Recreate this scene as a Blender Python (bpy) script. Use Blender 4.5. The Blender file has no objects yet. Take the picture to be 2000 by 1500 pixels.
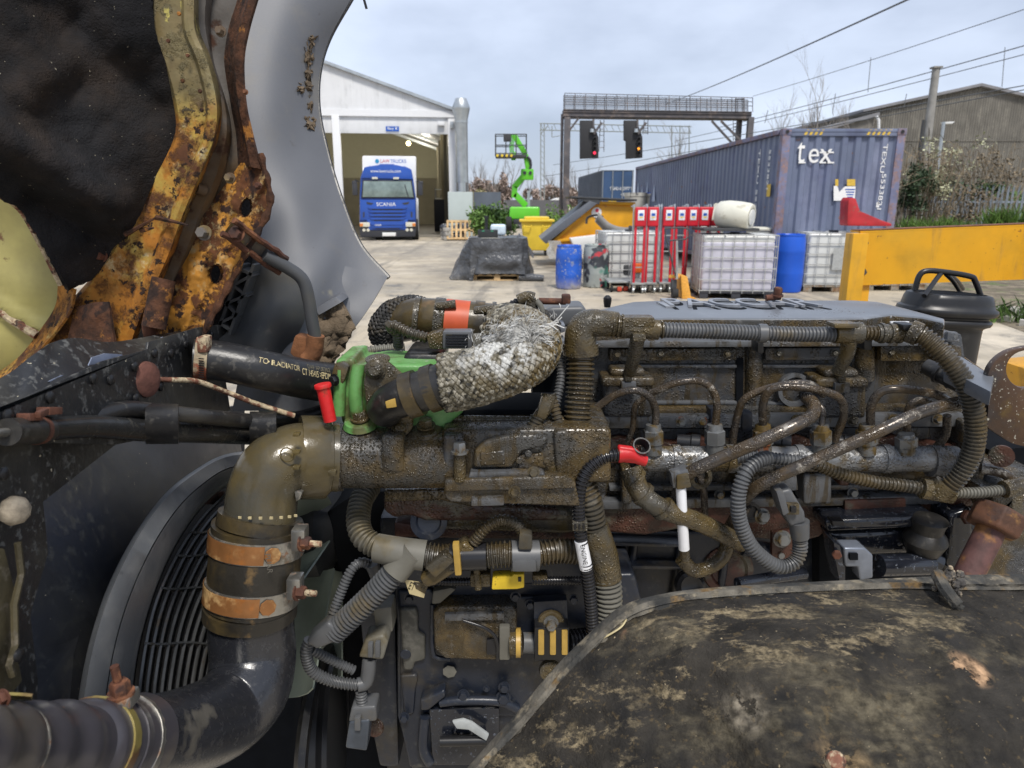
import bpy, bmesh, math, random
from mathutils import Vector, Matrix, noise
random.seed(7)
S = bpy.context.scene
COL = S.collection
# ---------------------------------------------------------------- camera
CH = 1.67; FPX = 1387.0; PITCH = math.atan(350/FPX)
cam_d = bpy.data.cameras.new('camera'); cam = bpy.data.objects.new('camera', cam_d); COL.objects.link(cam)
cam.location = (0, 0, CH); cam.rotation_euler = (math.pi/2-PITCH, 0, 0)
cam_d.sensor_width = 36; cam_d.lens = 36*FPX/2000; cam_d.clip_start = .02; cam_d.clip_end = 3000
cam_d.dof.use_dof = True; cam_d.dof.focus_distance = 1.05; cam_d.dof.aperture_fstop = 11
S.camera = cam
# ---------------------------------------------------------------- render
S.render.engine = 'CYCLES'
S.cycles.use_denoising = True
S.cycles.max_bounces = 6; S.cycles.diffuse_bounces = 3; S.cycles.glossy_bounces = 3
S.cycles.transmission_bounces = 4; S.cycles.transparent_max_bounces = 8
S.cycles.caustics_reflective = False; S.cycles.caustics_refractive = False
S.cycles.sample_clamp_indirect = 4
S.view_settings.view_transform = 'Standard'; S.view_settings.look = 'None'
S.view_settings.gamma = 1; S.view_settings.use_curve_mapping = False
S.view_settings.exposure = 0.56
# ---------------------------------------------------------------- world
SUN_EL, SUN_AZ = math.radians(58), math.radians(163)   # azimuth clockwise from +Y
w = bpy.data.worlds.new('World'); S.world = w; w.use_nodes = True
nt = w.node_tree; nt.nodes.clear()
out = nt.nodes.new('ShaderNodeOutputWorld'); mixs = nt.nodes.new('ShaderNodeMixShader')
bg1 = nt.nodes.new('ShaderNodeBackground'); bg2 = nt.nodes.new('ShaderNodeBackground')
sky = nt.nodes.new('ShaderNodeTexSky'); sky.sky_type = 'NISHITA'; sky.sun_disc = False
sky.sun_elevation = SUN_EL; sky.sun_rotation = SUN_AZ
nt.links.new(sky.outputs[0], bg1.inputs[0]); bg1.inputs[1].default_value = .12
tc = nt.nodes.new('ShaderNodeTexCoord'); mp = nt.nodes.new('ShaderNodeMapping'); mp.inputs['Scale'].default_value = (1, 1, 2.4)
nz = nt.nodes.new('ShaderNodeTexNoise'); nz.inputs['Scale'].default_value = 2.1; nz.inputs['Detail'].default_value = 6; nz.inputs['Roughness'].default_value = .52
cr = nt.nodes.new('ShaderNodeValToRGB')
cr.color_ramp.elements[0].position = .36; cr.color_ramp.elements[0].color = (.33, .375, .475, 1)
cr.color_ramp.elements[1].position = .62; cr.color_ramp.elements[1].color = (.57, .63, .76, 1)
nt.links.new(tc.outputs['Generated'], mp.inputs[0]); nt.links.new(mp.outputs[0], nz.inputs[0]); nt.links.new(nz.outputs[0], cr.inputs[0])
nt.links.new(cr.outputs[0], bg2.inputs[0]); bg2.inputs[1].default_value = 1.0
mixs.inputs[0].default_value = .85
nt.links.new(bg1.outputs[0], mixs.inputs[1]); nt.links.new(bg2.outputs[0], mixs.inputs[2]); nt.links.new(mixs.outputs[0], out.inputs[0])
sd = bpy.data.lights.new('sun', 'SUN'); sd.energy = 2.6; sd.angle = math.radians(12); sd.color = (1, .95, .88)
sun = bpy.data.objects.new('sun', sd); COL.objects.link(sun)
sdir = Vector((math.sin(SUN_AZ)*math.cos(SUN_EL), math.cos(SUN_AZ)*math.cos(SUN_EL), math.sin(SUN_EL)))
sun.rotation_euler = sdir.to_track_quat('Z', 'Y').to_euler()
sun.location = (0, -5, 12)
# ---------------------------------------------------------------- projection helpers (2000x1500 photograph pixels -> places)
_f = Vector((0, math.cos(PITCH), -math.sin(PITCH))); _u = Vector((0, math.sin(PITCH), math.cos(PITCH))); _r = Vector((1, 0, 0))
C0 = Vector((0, 0, CH))
def ray(x, y): return _f + _r*((x-1000)/FPX) + _u*((750-y)/FPX)
def P(x, y, Y): d = ray(x, y); return C0 + d*(Y/d.y)
def PX(x, y, X): d = ray(x, y); return C0 + d*(X/d.x)
def PZ(x, y, Z): d = ray(x, y); return C0 + d*((Z-CH)/d.z)
def G(x, y): return PZ(x, y, 0)
def M(px, x, y, Y): return px*(Y/ray(x, y).y)/FPX      # pixels -> metres there
# ---------------------------------------------------------------- splines
def cat(pts, n=8):
    pts = [Vector(p) for p in pts]
    if len(pts) < 3: 
        return [pts[0].lerp(pts[-1], i/n) for i in range(n+1)]
    e = [pts[0]*2-pts[1]]+pts+[pts[-1]*2-pts[-2]]
    o = []
    for i in range(1, len(e)-2):
        a, b, c, d = e[i-1:i+3]
        for k in range(n):
            t = k/n
            o.append(.5*((2*b)+(c-a)*t+(2*a-5*b+4*c-d)*t*t+(3*b-a-3*c+d)*t**3))
    o.append(pts[-1]); return o
def resample(path, step):
    L = [0]
    for a, b in zip(path, path[1:]): L.append(L[-1]+(b-a).length)
    n = max(2, int(round(L[-1]/step))); o = []; j = 0
    for i in range(n+1):
        s = L[-1]*i/n
        while j < len(L)-2 and L[j+1] < s: j += 1
        t = (s-L[j])/max(1e-9, L[j+1]-L[j]); o.append(path[j].lerp(path[j+1], min(1, max(0, t))))
    return o
def frames(path):
    T = []
    for i in range(len(path)):
        a = path[max(0, i-1)]; b = path[min(len(path)-1, i+1)]
        T.append((b-a).normalized() if (b-a).length > 1e-9 else Vector((1, 0, 0)))
    n = T[0].orthogonal().normalized()
    up = Vector((0, 0, 1)); q = up-T[0]*up.dot(T[0])
    if q.length > .2: n = q.normalized()
    F = []
    for i, t in enumerate(T):
        n = (n-t*n.dot(t)); n = n.normalized() if n.length > 1e-6 else t.orthogonal().normalized()
        F.append((n.copy(), t.cross(n).normalized(), t))
    return F
def ROTM(rx=0, ry=0, rz=0):
    from mathutils import Euler
    return Euler((rx, ry, rz)).to_matrix()
def axes(d):
    d = Vector(d).normalized(); a = Vector((0, 0, 1)) if abs(d.z) < .9 else Vector((1, 0, 0))
    x = a.cross(d).normalized(); return x, d.cross(x).normalized(), d
# ---------------------------------------------------------------- mesh builder
class MB:
    def __init__(s): s.v = []; s.f = []; s.m = []; s.cur = 0
    def add(s, vs, fs):
        o = len(s.v); s.v += [Vector(v) for v in vs]; s.f += [tuple(i+o for i in f) for f in fs]; s.m += [s.cur]*len(fs); return s
    def box(s, c, d, R=None):
        c = Vector(c); h = Vector(d)*.5; vs = []
        for z in (-1, 1):
            for x, y in ((-1, -1), (1, -1), (1, 1), (-1, 1)):
                p = Vector((x*h.x, y*h.y, z*h.z)); vs.append(c+(R@p if R else p))
        return s.add(vs, [(3, 2, 1, 0), (4, 5, 6, 7), (0, 1, 5, 4), (1, 2, 6, 5), (2, 3, 7, 6), (3, 0, 4, 7)])
    def bar(s, a, b, w, h=None, up=(0, 0, 1)):
        a, b = Vector(a), Vector(b); h = h or w; d = (b-a); t = d.normalized(); u = Vector(up); u = u-t*u.dot(t)
        u = u.normalized() if u.length > 1e-4 else t.orthogonal().normalized(); x = t.cross(u)
        vs = [p+x*(i*w/2)+u*(j*h/2) for p in (a, b) for i, j in ((-1, -1), (1, -1), (1, 1), (-1, 1))]
        return s.add(vs, [(3, 2, 1, 0), (4, 5, 6, 7), (0, 1, 5, 4), (1, 2, 6, 5), (2, 3, 7, 6), (3, 0, 4, 7)])
    def prism(s, pts, off):
        pts = [Vector(p) for p in pts]; n = len(pts); off = Vector(off)
        nrm = Vector((0, 0, 0))
        for i in range(n): nrm += pts[i].cross(pts[(i+1) % n])
        if nrm.dot(off) > 0: pts = pts[::-1]
        return s.add(pts+[p+off for p in pts], [tuple(range(n)), tuple(range(2*n-1, n-1, -1))]+[(i, i+n, (i+1) % n+n, (i+1) % n) for i in range(n)])
    def tube(s, path, r, seg=14, caps=True, flat=1.0):
        path = [Vector(p) for p in path]; n = len(path); F = frames(path)
        R = r if isinstance(r, (list, tuple)) else [r]*n; vs = []; fs = []
        for i in range(n):
            a, b, _ = F[i]
            for k in range(seg):
                th = 2*math.pi*k/seg; vs.append(path[i]+(a*math.cos(th)*flat+b*math.sin(th))*R[i])
        for i in range(n-1):
            for k in range(seg):
                k2 = (k+1) % seg; fs.append((i*seg+k, i*seg+k2, (i+1)*seg+k2, (i+1)*seg+k))
        if caps: fs += [tuple(range(seg-1, -1, -1)), tuple((n-1)*seg+k for k in range(seg))]
        return s.add(vs, fs)
    def conv(s, path, r, pitch=.006, depth=.13, seg=14):
        p = resample([Vector(q) for q in path], pitch/4); R = []
        for i in range(len(p)): R.append(r*(1, 1, 1-depth*1.5, 1-depth*1.5)[i % 4])
        return s.tube(p, R, seg)
    def lathe(s, p, d, prof, seg=24, caps=True, sq=None):
        x, y, z = axes(d); p = Vector(p); vs = []; fs = []; n = len(prof)
        for t, r in prof:
            for k in range(seg):
                th = 2*math.pi*k/seg; c, q = math.cos(th), math.sin(th)
                if sq: c = math.copysign(abs(c)**sq, c); q = math.copysign(abs(q)**sq, q)
                vs.append(p+z*t+(x*c+y*q)*r)
        for i in range(n-1):
            for k in range(seg):
                k2 = (k+1) % seg; fs.append((i*seg+k, i*seg+k2, (i+1)*seg+k2, (i+1)*seg+k))
        if caps: fs += [tuple(range(seg-1, -1, -1)), tuple((n-1)*seg+k for k in range(seg))]
        return s.add(vs, fs)
    def ball(s, c, r, seg=14, sc=(1, 1, 1)):
        n = max(4, seg//2); vs = []; fs = []; c = Vector(c)
        if not isinstance(r, (int, float)): sc = r; r = 1
        for i in range(1, n):
            a = math.pi*i/n
            for k in range(seg):
                b = 2*math.pi*k/seg; vs.append(c+Vector((math.sin(a)*math.cos(b)*sc[0], math.sin(a)*math.sin(b)*sc[1], math.cos(a)*sc[2]))*r)
        vs += [c+Vector((0, 0, sc[2]*r)), c-Vector((0, 0, sc[2]*r))]; T = len(vs)-2
        for i in range(n-2):
            for k in range(seg):
                k2 = (k+1) % seg; fs.append((i*seg+k, (i+1)*seg+k, (i+1)*seg+k2, i*seg+k2))
        for k in range(seg):
            k2 = (k+1) % seg; fs += [(T, k, k2), (T+1, (n-2)*seg+k2, (n-2)*seg+k)]
        return s.add(vs, fs)
    def hexnut(s, p, d, r, h, washer=True):
        x, y, z = axes(d); p = Vector(p)
        if washer: s.lathe(p, d, [(0, r*1.35), (h*.2, r*1.35)], 16)
        s.lathe(p+z*h*.15, d, [(0, r), (h*.8, r), (h, r*.85)], 6); return s
    def grid(s, rows, thick=0, closed=False):
        nr, nc = len(rows), len(rows[0]); vs = [Vector(p) for r in rows for p in r]; fs = []
        for i in range(nr-1):
            for j in range(nc-1): fs.append((i*nc+j, i*nc+j+1, (i+1)*nc+j+1, (i+1)*nc+j))
        if thick:
            N = []
            for i in range(nr):
                for j in range(nc):
                    a = vs[min(i+1, nr-1)*nc+j]-vs[max(i-1, 0)*nc+j]; b = vs[i*nc+min(j+1, nc-1)]-vs[i*nc+max(j-1, 0)]
                    q = a.cross(b); N.append(q.normalized() if q.length > 1e-12 else Vector((0, -1, 0)))
            o = nr*nc; vs2 = [v+n*thick for v, n in zip(vs, N)]
            f2 = [tuple(i+o for i in f[::-1]) for f in fs]
            rim = [i*nc for i in range(nr)]+[(nr-1)*nc+j for j in range(1, nc)]+[i*nc+nc-1 for i in range(nr-2, -1, -1)]+[j for j in range(nc-2, 0, -1)]
            side = [(rim[k], rim[k]+o, rim[(k+1) % len(rim)]+o, rim[(k+1) % len(rim)]) for k in range(len(rim))]
            vs += vs2; fs += f2+side
        return s.add(vs, fs)
    def mi(s, i): s.cur = i; return s
    def build(s, name, mat, parent=None, bevel=0, seg=2, smooth=40, label=None, cat=None, group=None, kind=None, origin=None, tri=False):
        off = Vector((0, 0, 0))
        if parent is not None:
            q = parent
            while q is not None: off += q.location; q = q.parent
        elif origin is not None: off = Vector(origin)
        else:
            n = len(s.v); off = Vector((sum(v.x for v in s.v)/n, sum(v.y for v in s.v)/n, min(v.z for v in s.v)))
        me = bpy.data.meshes.new(name); me.from_pydata([tuple(v-off) for v in s.v], [], s.f)
        mats = mat if isinstance(mat, (list, tuple)) else [mat]
        for m_ in mats: me.materials.append(m_)
        if len(mats) > 1: me.polygons.foreach_set('material_index', s.m)
        bm = bmesh.new(); bm.from_mesh(me)
        bmesh.ops.recalc_face_normals(bm, faces=bm.faces)
        if bevel:
            ed = [e for e in bm.edges if len(e.link_faces) == 2 and e.calc_face_angle(0) > math.radians(28)]
            try: bmesh.ops.bevel(bm, geom=ed, offset=bevel, segments=seg, profile=.6, affect='EDGES', clamp_overlap=True)
            except Exception: pass
        bm.to_mesh(me); bm.free()
        if smooth:
            me.polygons.foreach_set('use_smooth', [True]*len(me.polygons))
            me.set_sharp_from_angle(angle=math.radians(smooth))
        o = bpy.data.objects.new(name, me); COL.objects.link(o)
        if parent is not None: o.parent = parent
        else: o.location = off
        tag(o, label, cat, group, kind); return o
def tag(o, label=None, cat=None, group=None, kind=None):
    if label: o['label'] = label
    if cat: o['category'] = cat
    if group: o['group'] = group
    if kind: o['kind'] = kind
    return o
def E(name, label, cat, loc=(0, 0, 0), group=None):
    o = bpy.data.objects.new(name, None); o.empty_display_size = .05; COL.objects.link(o); o.location = loc
    return tag(o, label, cat, group)
def dup(root, loc, rz=None, label=None):
    r = root.copy(); COL.objects.link(r); r.location = loc
    if rz is not None: r.rotation_euler = (0, 0, rz)
    if label: r['label'] = label
    for ch in list(root.children):
        c = ch.copy(); COL.objects.link(c); c.parent = r
        for g in list(ch.children):
            d = g.copy(); COL.objects.link(d); d.parent = c
    return r
# ---------------------------------------------------------------- materials
def lin(c):
    if isinstance(c, str):
        c = [int(c[i:i+2], 16)/255 for i in (0, 2, 4)]; c = [(x/12.92 if x < .04045 else ((x+.055)/1.055)**2.4) for x in c]
    return (c[0], c[1], c[2], 1)
def mat(name, col, rough=.5, metal=0, var=.12, vs=30, layers=(), bumps=(), spec=.5, coat=0, emit=None, trans=0, alpha=1, ior=1.45):
    m = bpy.data.materials.new(name); m.use_nodes = True; nt = m.node_tree; N = nt.nodes; L = nt.links
    b = N['Principled BSDF']; col = lin(col)
    geo = N.new('ShaderNodeNewGeometry')
    cur_c = None; seed = random.uniform(0, 40)
    def noise_n(scale, detail=5, st=(1, 1, 1), rough_=.6, off=0):
        mp = N.new('ShaderNodeMapping'); mp.inputs['Scale'].default_value = st; mp.inputs['Location'].default_value = (seed+off, seed*.7-off, seed*.3+off*.5)
        L.new(geo.outputs['Position'], mp.inputs[0]); n = N.new('ShaderNodeTexNoise'); n.inputs['Scale'].default_value = scale
        n.inputs['Detail'].default_value = detail; n.inputs['Roughness'].default_value = rough_; L.new(mp.outputs[0], n.inputs[0]); return n.outputs[0]
    def mixc(f, a, c2):
        x = N.new('ShaderNodeMix'); x.data_type = 'RGBA'; L.new(f, x.inputs[0])
        if isinstance(a, tuple): x.inputs[6].default_value = a
        else: L.new(a, x.inputs[6])
        if isinstance(c2, tuple): x.inputs[7].default_value = c2
        else: L.new(c2, x.inputs[7])
        return x.outputs[2]
    def mixf(f, a, c2):
        x = N.new('ShaderNodeMix'); x.data_type = 'FLOAT'; L.new(f, x.inputs[0])
        for i, q in ((2, a), (3, c2)):
            if isinstance(q, (int, float)): x.inputs[i].default_value = q
            else: L.new(q, x.inputs[i])
        return x.outputs[0]
    def ramp(f, t, w_):
        x = N.new('ShaderNodeMapRange'); x.interpolation_type = 'SMOOTHSTEP'; L.new(f, x.inputs[0])
        x.inputs[1].default_value = t-w_; x.inputs[2].default_value = t+w_; return x.outputs[0]
    def mul(a, c2):
        x = N.new('ShaderNodeMath'); x.operation = 'MULTIPLY'; L.new(a, x.inputs[0])
        if isinstance(c2, (int, float)): x.inputs[1].default_value = c2
        else: L.new(c2, x.inputs[1])
        return x.outputs[0]
    nv = noise_n(vs, 4)
    c_lo = tuple(x*(1-var*1.6) for x in col[:3])+(1,); c_hi = tuple(min(1, x*(1+var*1.6)) for x in col[:3])+(1,)
    cc = mixc(ramp(nv, .5, .25), c_lo, c_hi); rr = rough; mm = metal; nrm = None
    def bump(h, dist):
        nonlocal nrm
        x = N.new('ShaderNodeBump'); x.inputs['Strength'].default_value = 1; x.inputs['Distance'].default_value = dist
        L.new(h, x.inputs['Height'])
        if nrm is not None: L.new(nrm, x.inputs['Normal'])
        nrm = x.outputs[0]
    for i, (sc_, h_) in enumerate(bumps):
        bump(noise_n(sc_, 4, off=i*3.1+9), h_)
    for i, l in enumerate(layers):
        sc_ = l.get('s', 20)
        if l.get('k') == 'drops':
            mp = N.new('ShaderNodeMapping'); mp.inputs['Location'].default_value = (seed, i, 0); mp.inputs['Scale'].default_value = l.get('st', (1, 1, 1))
            L.new(geo.outputs['Position'], mp.inputs[0])
            vo = N.new('ShaderNodeTexVoronoi'); vo.inputs['Scale'].default_value = sc_; L.new(mp.outputs[0], vo.inputs[0])
            inv = N.new('ShaderNodeMath'); inv.operation = 'SUBTRACT'; inv.inputs[0].default_value = 1; L.new(vo.outputs['Distance'], inv.inputs[1])
            f = ramp(inv.outputs[0], l.get('t', .62), l.get('w', .12))
            f = mul(f, ramp(noise_n(l.get('cs', 14), 3, off=i*5+2), l.get('ct', .5), .1))
        else:
            f = ramp(noise_n(sc_, l.get('d', 6), l.get('st', (1, 1, 1)), l.get('nr', .62), off=i*7.3), l.get('t', .5), l.get('w', .05))
        if 'reg' in l:
            (pc, rad) = l['reg']; vd = N.new('ShaderNodeVectorMath'); vd.operation = 'DISTANCE'; L.new(geo.outputs['Position'], vd.inputs[0]); vd.inputs[1].default_value = tuple(pc)
            rg = N.new('ShaderNodeMapRange'); rg.interpolation_type = 'SMOOTHSTEP'; L.new(vd.outputs['Value'], rg.inputs[0])
            rg.inputs[1].default_value = rad; rg.inputs[2].default_value = rad*.55; f = mul(f, rg.outputs[0])
        if 'z' in l:   # settles on / below a height band: (z0,z1) full at z0
            sx = N.new('ShaderNodeSeparateXYZ'); L.new(geo.outputs['Position'], sx.inputs[0]); rg = N.new('ShaderNodeMapRange'); L.new(sx.outputs[2], rg.inputs[0])
            rg.inputs[1].default_value = l['z'][1]; rg.inputs[2].default_value = l['z'][0]; f = mul(f, rg.outputs[0])
        f = mul(f, l.get('a', 1.0))
        c2 = lin(l['c'])
        if l.get('v', .15):
            n2 = noise_n(l.get('vs', sc_*3.1), 4, off=i*3+1); v_ = l.get('v', .15)*2
            c2 = mixc(ramp(n2, .5, .22), tuple(x*(1-v_) for x in c2[:3])+(1,), tuple(min(1, x*(1+v_)) for x in c2[:3])+(1,))
        cc = mixc(mul(f, l.get('ca', 1.0)), cc, c2); rr = mixf(f, rr, l.get('r', rough)); mm = mixf(f, mm, l.get('m', 0)) if (metal or l.get('m')) else mm
        if l.get('h'): bump(f, l['h'])
    L.new(cc, b.inputs['Base Color'])
    if isinstance(rr, (int, float)): b.inputs['Roughness'].default_value = rr
    else: L.new(rr, b.inputs['Roughness'])
    if isinstance(mm, (int, float)): b.inputs['Metallic'].default_value = mm
    else: L.new(mm, b.inputs['Metallic'])
    b.inputs['Specular IOR Level'].default_value = spec; b.inputs['Coat Weight'].default_value = coat; b.inputs['Coat Roughness'].default_value = .08
    b.inputs['Transmission Weight'].default_value = trans; b.inputs['Alpha'].default_value = alpha; b.inputs['IOR'].default_value = ior
    if emit: b.inputs['Emission Color'].default_value = lin(emit[0]); b.inputs['Emission Strength'].default_value = emit[1]
    if nrm is not None: L.new(nrm, b.inputs['Normal'])
    return m
# text lying on a plane, converted to a mesh
def text(s, p, xd, yd, size, mt, parent, name='lettering', depth=.0, spacing=1.0, bold=0, fit=None, **kw):
    cu = bpy.data.curves.new('t', 'FONT'); cu.body = s; cu.size = size; cu.extrude = depth; cu.align_x = 'LEFT'; cu.space_character = spacing; cu.offset = bold
    t = bpy.data.objects.new('t', cu); me = bpy.data.meshes.new_from_object(t)
    bpy.data.objects.remove(t); xd = Vector(xd).normalized(); yd = Vector(yd).normalized(); zd = xd.cross(yd); p = Vector(p)
    vs = [v.co.copy() for v in me.vertices]; x0 = min(v.x for v in vs); x1 = max(v.x for v in vs); y0 = min(v.y for v in vs); y1 = max(v.y for v in vs)
    kx = ky = 1
    if fit: kx = fit[0]/(x1-x0); ky = fit[1]/(y1-y0)
    mb = MB(); mb.add([p+xd*(v.x-x0)*kx+yd*(v.y-y0)*ky+zd*v.z for v in vs], [tuple(q.vertices) for q in me.polygons])
    bpy.data.meshes.remove(me)
    return mb.build(name, mt, parent, smooth=0, **kw)
# ================================================================= SETTING
m_ground = mat('yard_dust', (.395, .338, .25), .9, var=.10, vs=.9, layers=[
    dict(c=(.45, .395, .31), s=.35, t=.52, w=.12, r=.95, d=5, st=(.5, 1.4, 1)),
    dict(c=(.26, .235, .195), s=.45, t=.60, w=.08, r=.75, d=6, st=(.8, 1.0, 1), a=.6),
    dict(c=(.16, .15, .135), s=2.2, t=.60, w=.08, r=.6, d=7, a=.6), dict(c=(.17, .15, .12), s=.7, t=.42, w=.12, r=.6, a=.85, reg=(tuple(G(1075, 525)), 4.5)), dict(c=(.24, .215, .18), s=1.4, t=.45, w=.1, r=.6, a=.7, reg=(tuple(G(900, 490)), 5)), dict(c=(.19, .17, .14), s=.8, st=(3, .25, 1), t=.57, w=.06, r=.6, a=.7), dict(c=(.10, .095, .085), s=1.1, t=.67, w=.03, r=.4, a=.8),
    dict(c=(.52, .48, .40), s=22, t=.66, w=.05, r=.9, d=3, a=.6)], bumps=[(14, .02), (70, .006)])
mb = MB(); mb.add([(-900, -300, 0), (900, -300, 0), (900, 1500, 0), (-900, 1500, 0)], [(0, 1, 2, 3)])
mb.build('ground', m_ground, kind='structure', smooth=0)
m_soil = mat('verge_soil', (.20, .165, .115), .95, var=.3, vs=2, layers=[dict(c=(.12, .15, .055), s=1.6, t=.56, w=.08, r=.95), dict(c=(.10, .08, .06), s=4, t=.56, w=.08)], bumps=[(9, .05)])
mb = MB(); pts = [(5.6, 7.4, .004), (13.5, 9.0, .004), (30, 16, .004), (30, 120, .004), (9.0, 120, .004), (8.2, 15, .004), (6.9, 9.4, .004)]
mb.add(pts, [tuple(range(7))]); mb.build('verge', m_soil, kind='structure', smooth=0)

m_white = mat('white_cladding', (.66, .67, .68), .45, var=.04, vs=.5, layers=[dict(c=(.5, .51, .51), s=.9, t=.6, w=.15, st=(3, 3, .4), a=.5)])
m_whitef = mat('white_trim', (.72, .73, .74), .4, var=.03)
m_olive = mat('hall_lining', (.20, .18, .125), .8, var=.12, vs=.4)
m_dk = mat('dark_void', (.02, .02, .022), .8)
m_hfloor = mat('hall_floor', (.10, .09, .075), .6, var=.2, vs=1)
m_galv = mat('galvanised', (.46, .49, .50), .38, metal=.75, var=.08, vs=3)
m_sign = mat('sign_blue', (.02, .10, .42), .4)
m_letw = mat('letter_white', (.78, .78, .76), .5, var=.03)
m_lamp = mat('lit_lamp', (.9, .85, .6), .5, emit=((1, .85, .45), 6))
# ---- white hall on the left
YH = 38.5
hall = E('workshop_hall', 'white gabled workshop hall with a wide open bay door', 'building', G(885, 462))
def HP(x, y, dY=0): return P(x, y, YH)+Vector((0, dY, 0))
cor = HP(884, 217); xr = cor.x; ze = cor.z; apx = P(430, 56, YH); xl = 2*apx.x-xr; za = apx.z
zh1 = HP(760, 229).z; zh0 = HP(760, 262).z
MB().prism([(xl, YH, ze), (xr, YH, ze), (apx.x, YH, za)], (0, .12, 0)).build('gable_wall', m_white, hall, smooth=0)
MB().box(((xl+xr)/2, YH+.02, (zh1+ze)/2), (xr-xl, .16, ze-zh1+.02)).build('eaves_band', m_whitef, hall, smooth=0)
MB().box(((xl+xr)/2, YH+.12, (zh1+zh0)/2), (xr-xl-.3, .12, zh1-zh0)).build('door_header', m_white, hall, bevel=.01)
for i in range(1, 9):
    x = xl+(xr-xl)*i/9
    MB().box((x, YH-.012, (ze+min(za, ze+(za-ze)*(1-abs(x-apx.x)/(xr-apx.x))))/2), (.03, .02, (za-ze)*(1-abs(x-apx.x)/(xr-apx.x))-.15)).build('cladding_seam', m_whitef, hall, smooth=0)
mb = MB(); mb.bar((xl-.2, YH-.05, ze), (apx.x, YH-.05, za+.03), .3, .14, up=(0, 0, 1)); mb.bar((apx.x, YH-.05, za+.03), (xr+.2, YH-.05, ze), .3, .14); mb.build('roof_edge', m_galv, hall, smooth=0)
mb = MB(); mb.prism([(xl, YH+.12, ze), (apx.x, YH+.12, za), (xr, YH+.12, ze), (xr, YH+.12, ze-.12), (apx.x, YH+.12, za-.12), (xl, YH+.12, ze-.12)], (0, 26, 0)); mb.build('roof', m_white, hall, smooth=0)
MB().box((xr-.12, YH+.13, zh1/2), (M(17, 876, 350, YH), .3, zh1)).build('corner_post', m_whitef, hall, bevel=.01)
px_ = P(660, 300, YH).x
MB().box((px_, YH+.05, zh1/2), (M(14, 660, 350, YH), .3, zh1)).build('bay_post', m_whitef, hall, bevel=.01)
MB().box((xr-.1, YH+13, ze/2), (.12, 26, ze)).build('side_wall', m_white, hall, smooth=0)
MB().box((xl+.1, YH+13, ze/2), (.12, 26, ze)).build('side_wall', m_white, hall, smooth=0)
MB().box(((xl+xr)/2, YH+26, ze*.31), (xr-xl-.3, .1, ze*.62)).build('back_wall', m_olive, hall, smooth=0)
MB().prism([(xl+.1, YH+25.9, ze*.62), (xr-.1, YH+25.9, ze*.62), (xr-.1, YH+25.9, ze-.05), (apx.x, YH+25.9, za-.05), (xl+.1, YH+25.9, ze-.05)], (0, .1, 0)).build('back_wall_upper', mat('hall_upper', (.36, .34, .24), .8), hall, smooth=0)
MB().box((xr-.24, YH+12.9, ze/2), (.06, 25.6, ze-.1)).build('inner_lining', m_olive, hall, smooth=0)
MB().box(((xl+xr)/2, YH+13, .012), (xr-xl-.4, 25.7, .012)).build('hall_floor', m_hfloor, hall, smooth=0)
for k in range(4):
    y = YH+4+k*6; mb = MB(); mb.bar((xl+.3, y, ze-.3), (apx.x, y, za-.3), .12, .2); mb.bar((apx.x, y, za-.3), (xr-.3, y, ze-.3), .12, .2); mb.build('roof_rafter', m_galv, hall, smooth=0)
    MB().box((xr-.4, y, ze/2), (.2, .2, ze-.2)).build('inner_column', m_olive, hall, smooth=0)
q = P(812, 281, YH+4); MB().ball(q, .13).build('bay_lamp', m_lamp, hall)
for lx_, ly_ in ((-1.8, 10), (-1.8, 20), (-9, 8), (-9, 19)):
    ld = bpy.data.lights.new('bay_fill_light', 'POINT'); ld.energy = 190; ld.color = (1, .93, .78); ld.shadow_soft_size = .3; lo_ = bpy.data.objects.new('bay_fill_light', ld); COL.objects.link(lo_); lo_.parent = hall; lo_.location = Vector((xr+lx_, YH+ly_, ze-.6))-hall.location  # added fill lights brightening the hall; the visible lamp is bay_lamp
q = HP(764, 253); mb = MB().box(q+Vector((0, .02, 0)), (M(25, 764, 253, YH), .04, M(9, 764, 253, YH))); sg = mb.build('bay_sign', m_sign, hall, smooth=0)
text('Bay 8', q+Vector((-.24, -.006, -.07)), (1, 0, 0), (0, 0, 1), .2, m_letw, sg, fit=(.48, .15))
q = HP(858, 242); MB().box(q+Vector((0, -.05, 0)), (.35, .22, .2)).build('alarm_box', m_whitef, hall, bevel=.03)
q = HP(879, 245); MB().box(q+Vector((0, -.1, 0)), (.2, .3, .35)).build('junction_box', m_galv, hall, bevel=.03)
hall.rotation_euler = (0, 0, math.radians(7))
# things in the bay
m_tan = mat('tan_sack', (.42, .31, .14), .8, var=.2, vs=2)
q = G(682, 458)+Vector((0, 6, 0)); mb = MB()
for i, (dx, dz, s_) in enumerate([(0, .8, .8), (.1, 2.2, .65), (.35, 1.3, .6)]): mb.ball(q+Vector((dx, 0, dz)), 1, 14, (s_*.8, .5, s_))
mb.build('bulk_sacks', m_tan, label='tan bulk sacks heaped inside the hall behind its inner post', cat='sack', bevel=0)
q = G(836, 458)+Vector((0, 9, 0)); m_shelf = mat('rack_steel', (.10, .10, .10), .6); rk = E('tool_rack', 'dark open shelf rack inside the hall beside the truck', 'rack', q)
for dx in (-.45, .45):
    for dy in (-.3, .3): MB().box(q+Vector((dx, dy, 1.4)), (.06, .06, 2.8)).build('upright', m_shelf, rk, smooth=0)
for k in range(5): MB().box(q+Vector((0, 0, .3+k*.6)), (.9, .6, .04)).build('shelf', m_galv, rk, smooth=0)
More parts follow.
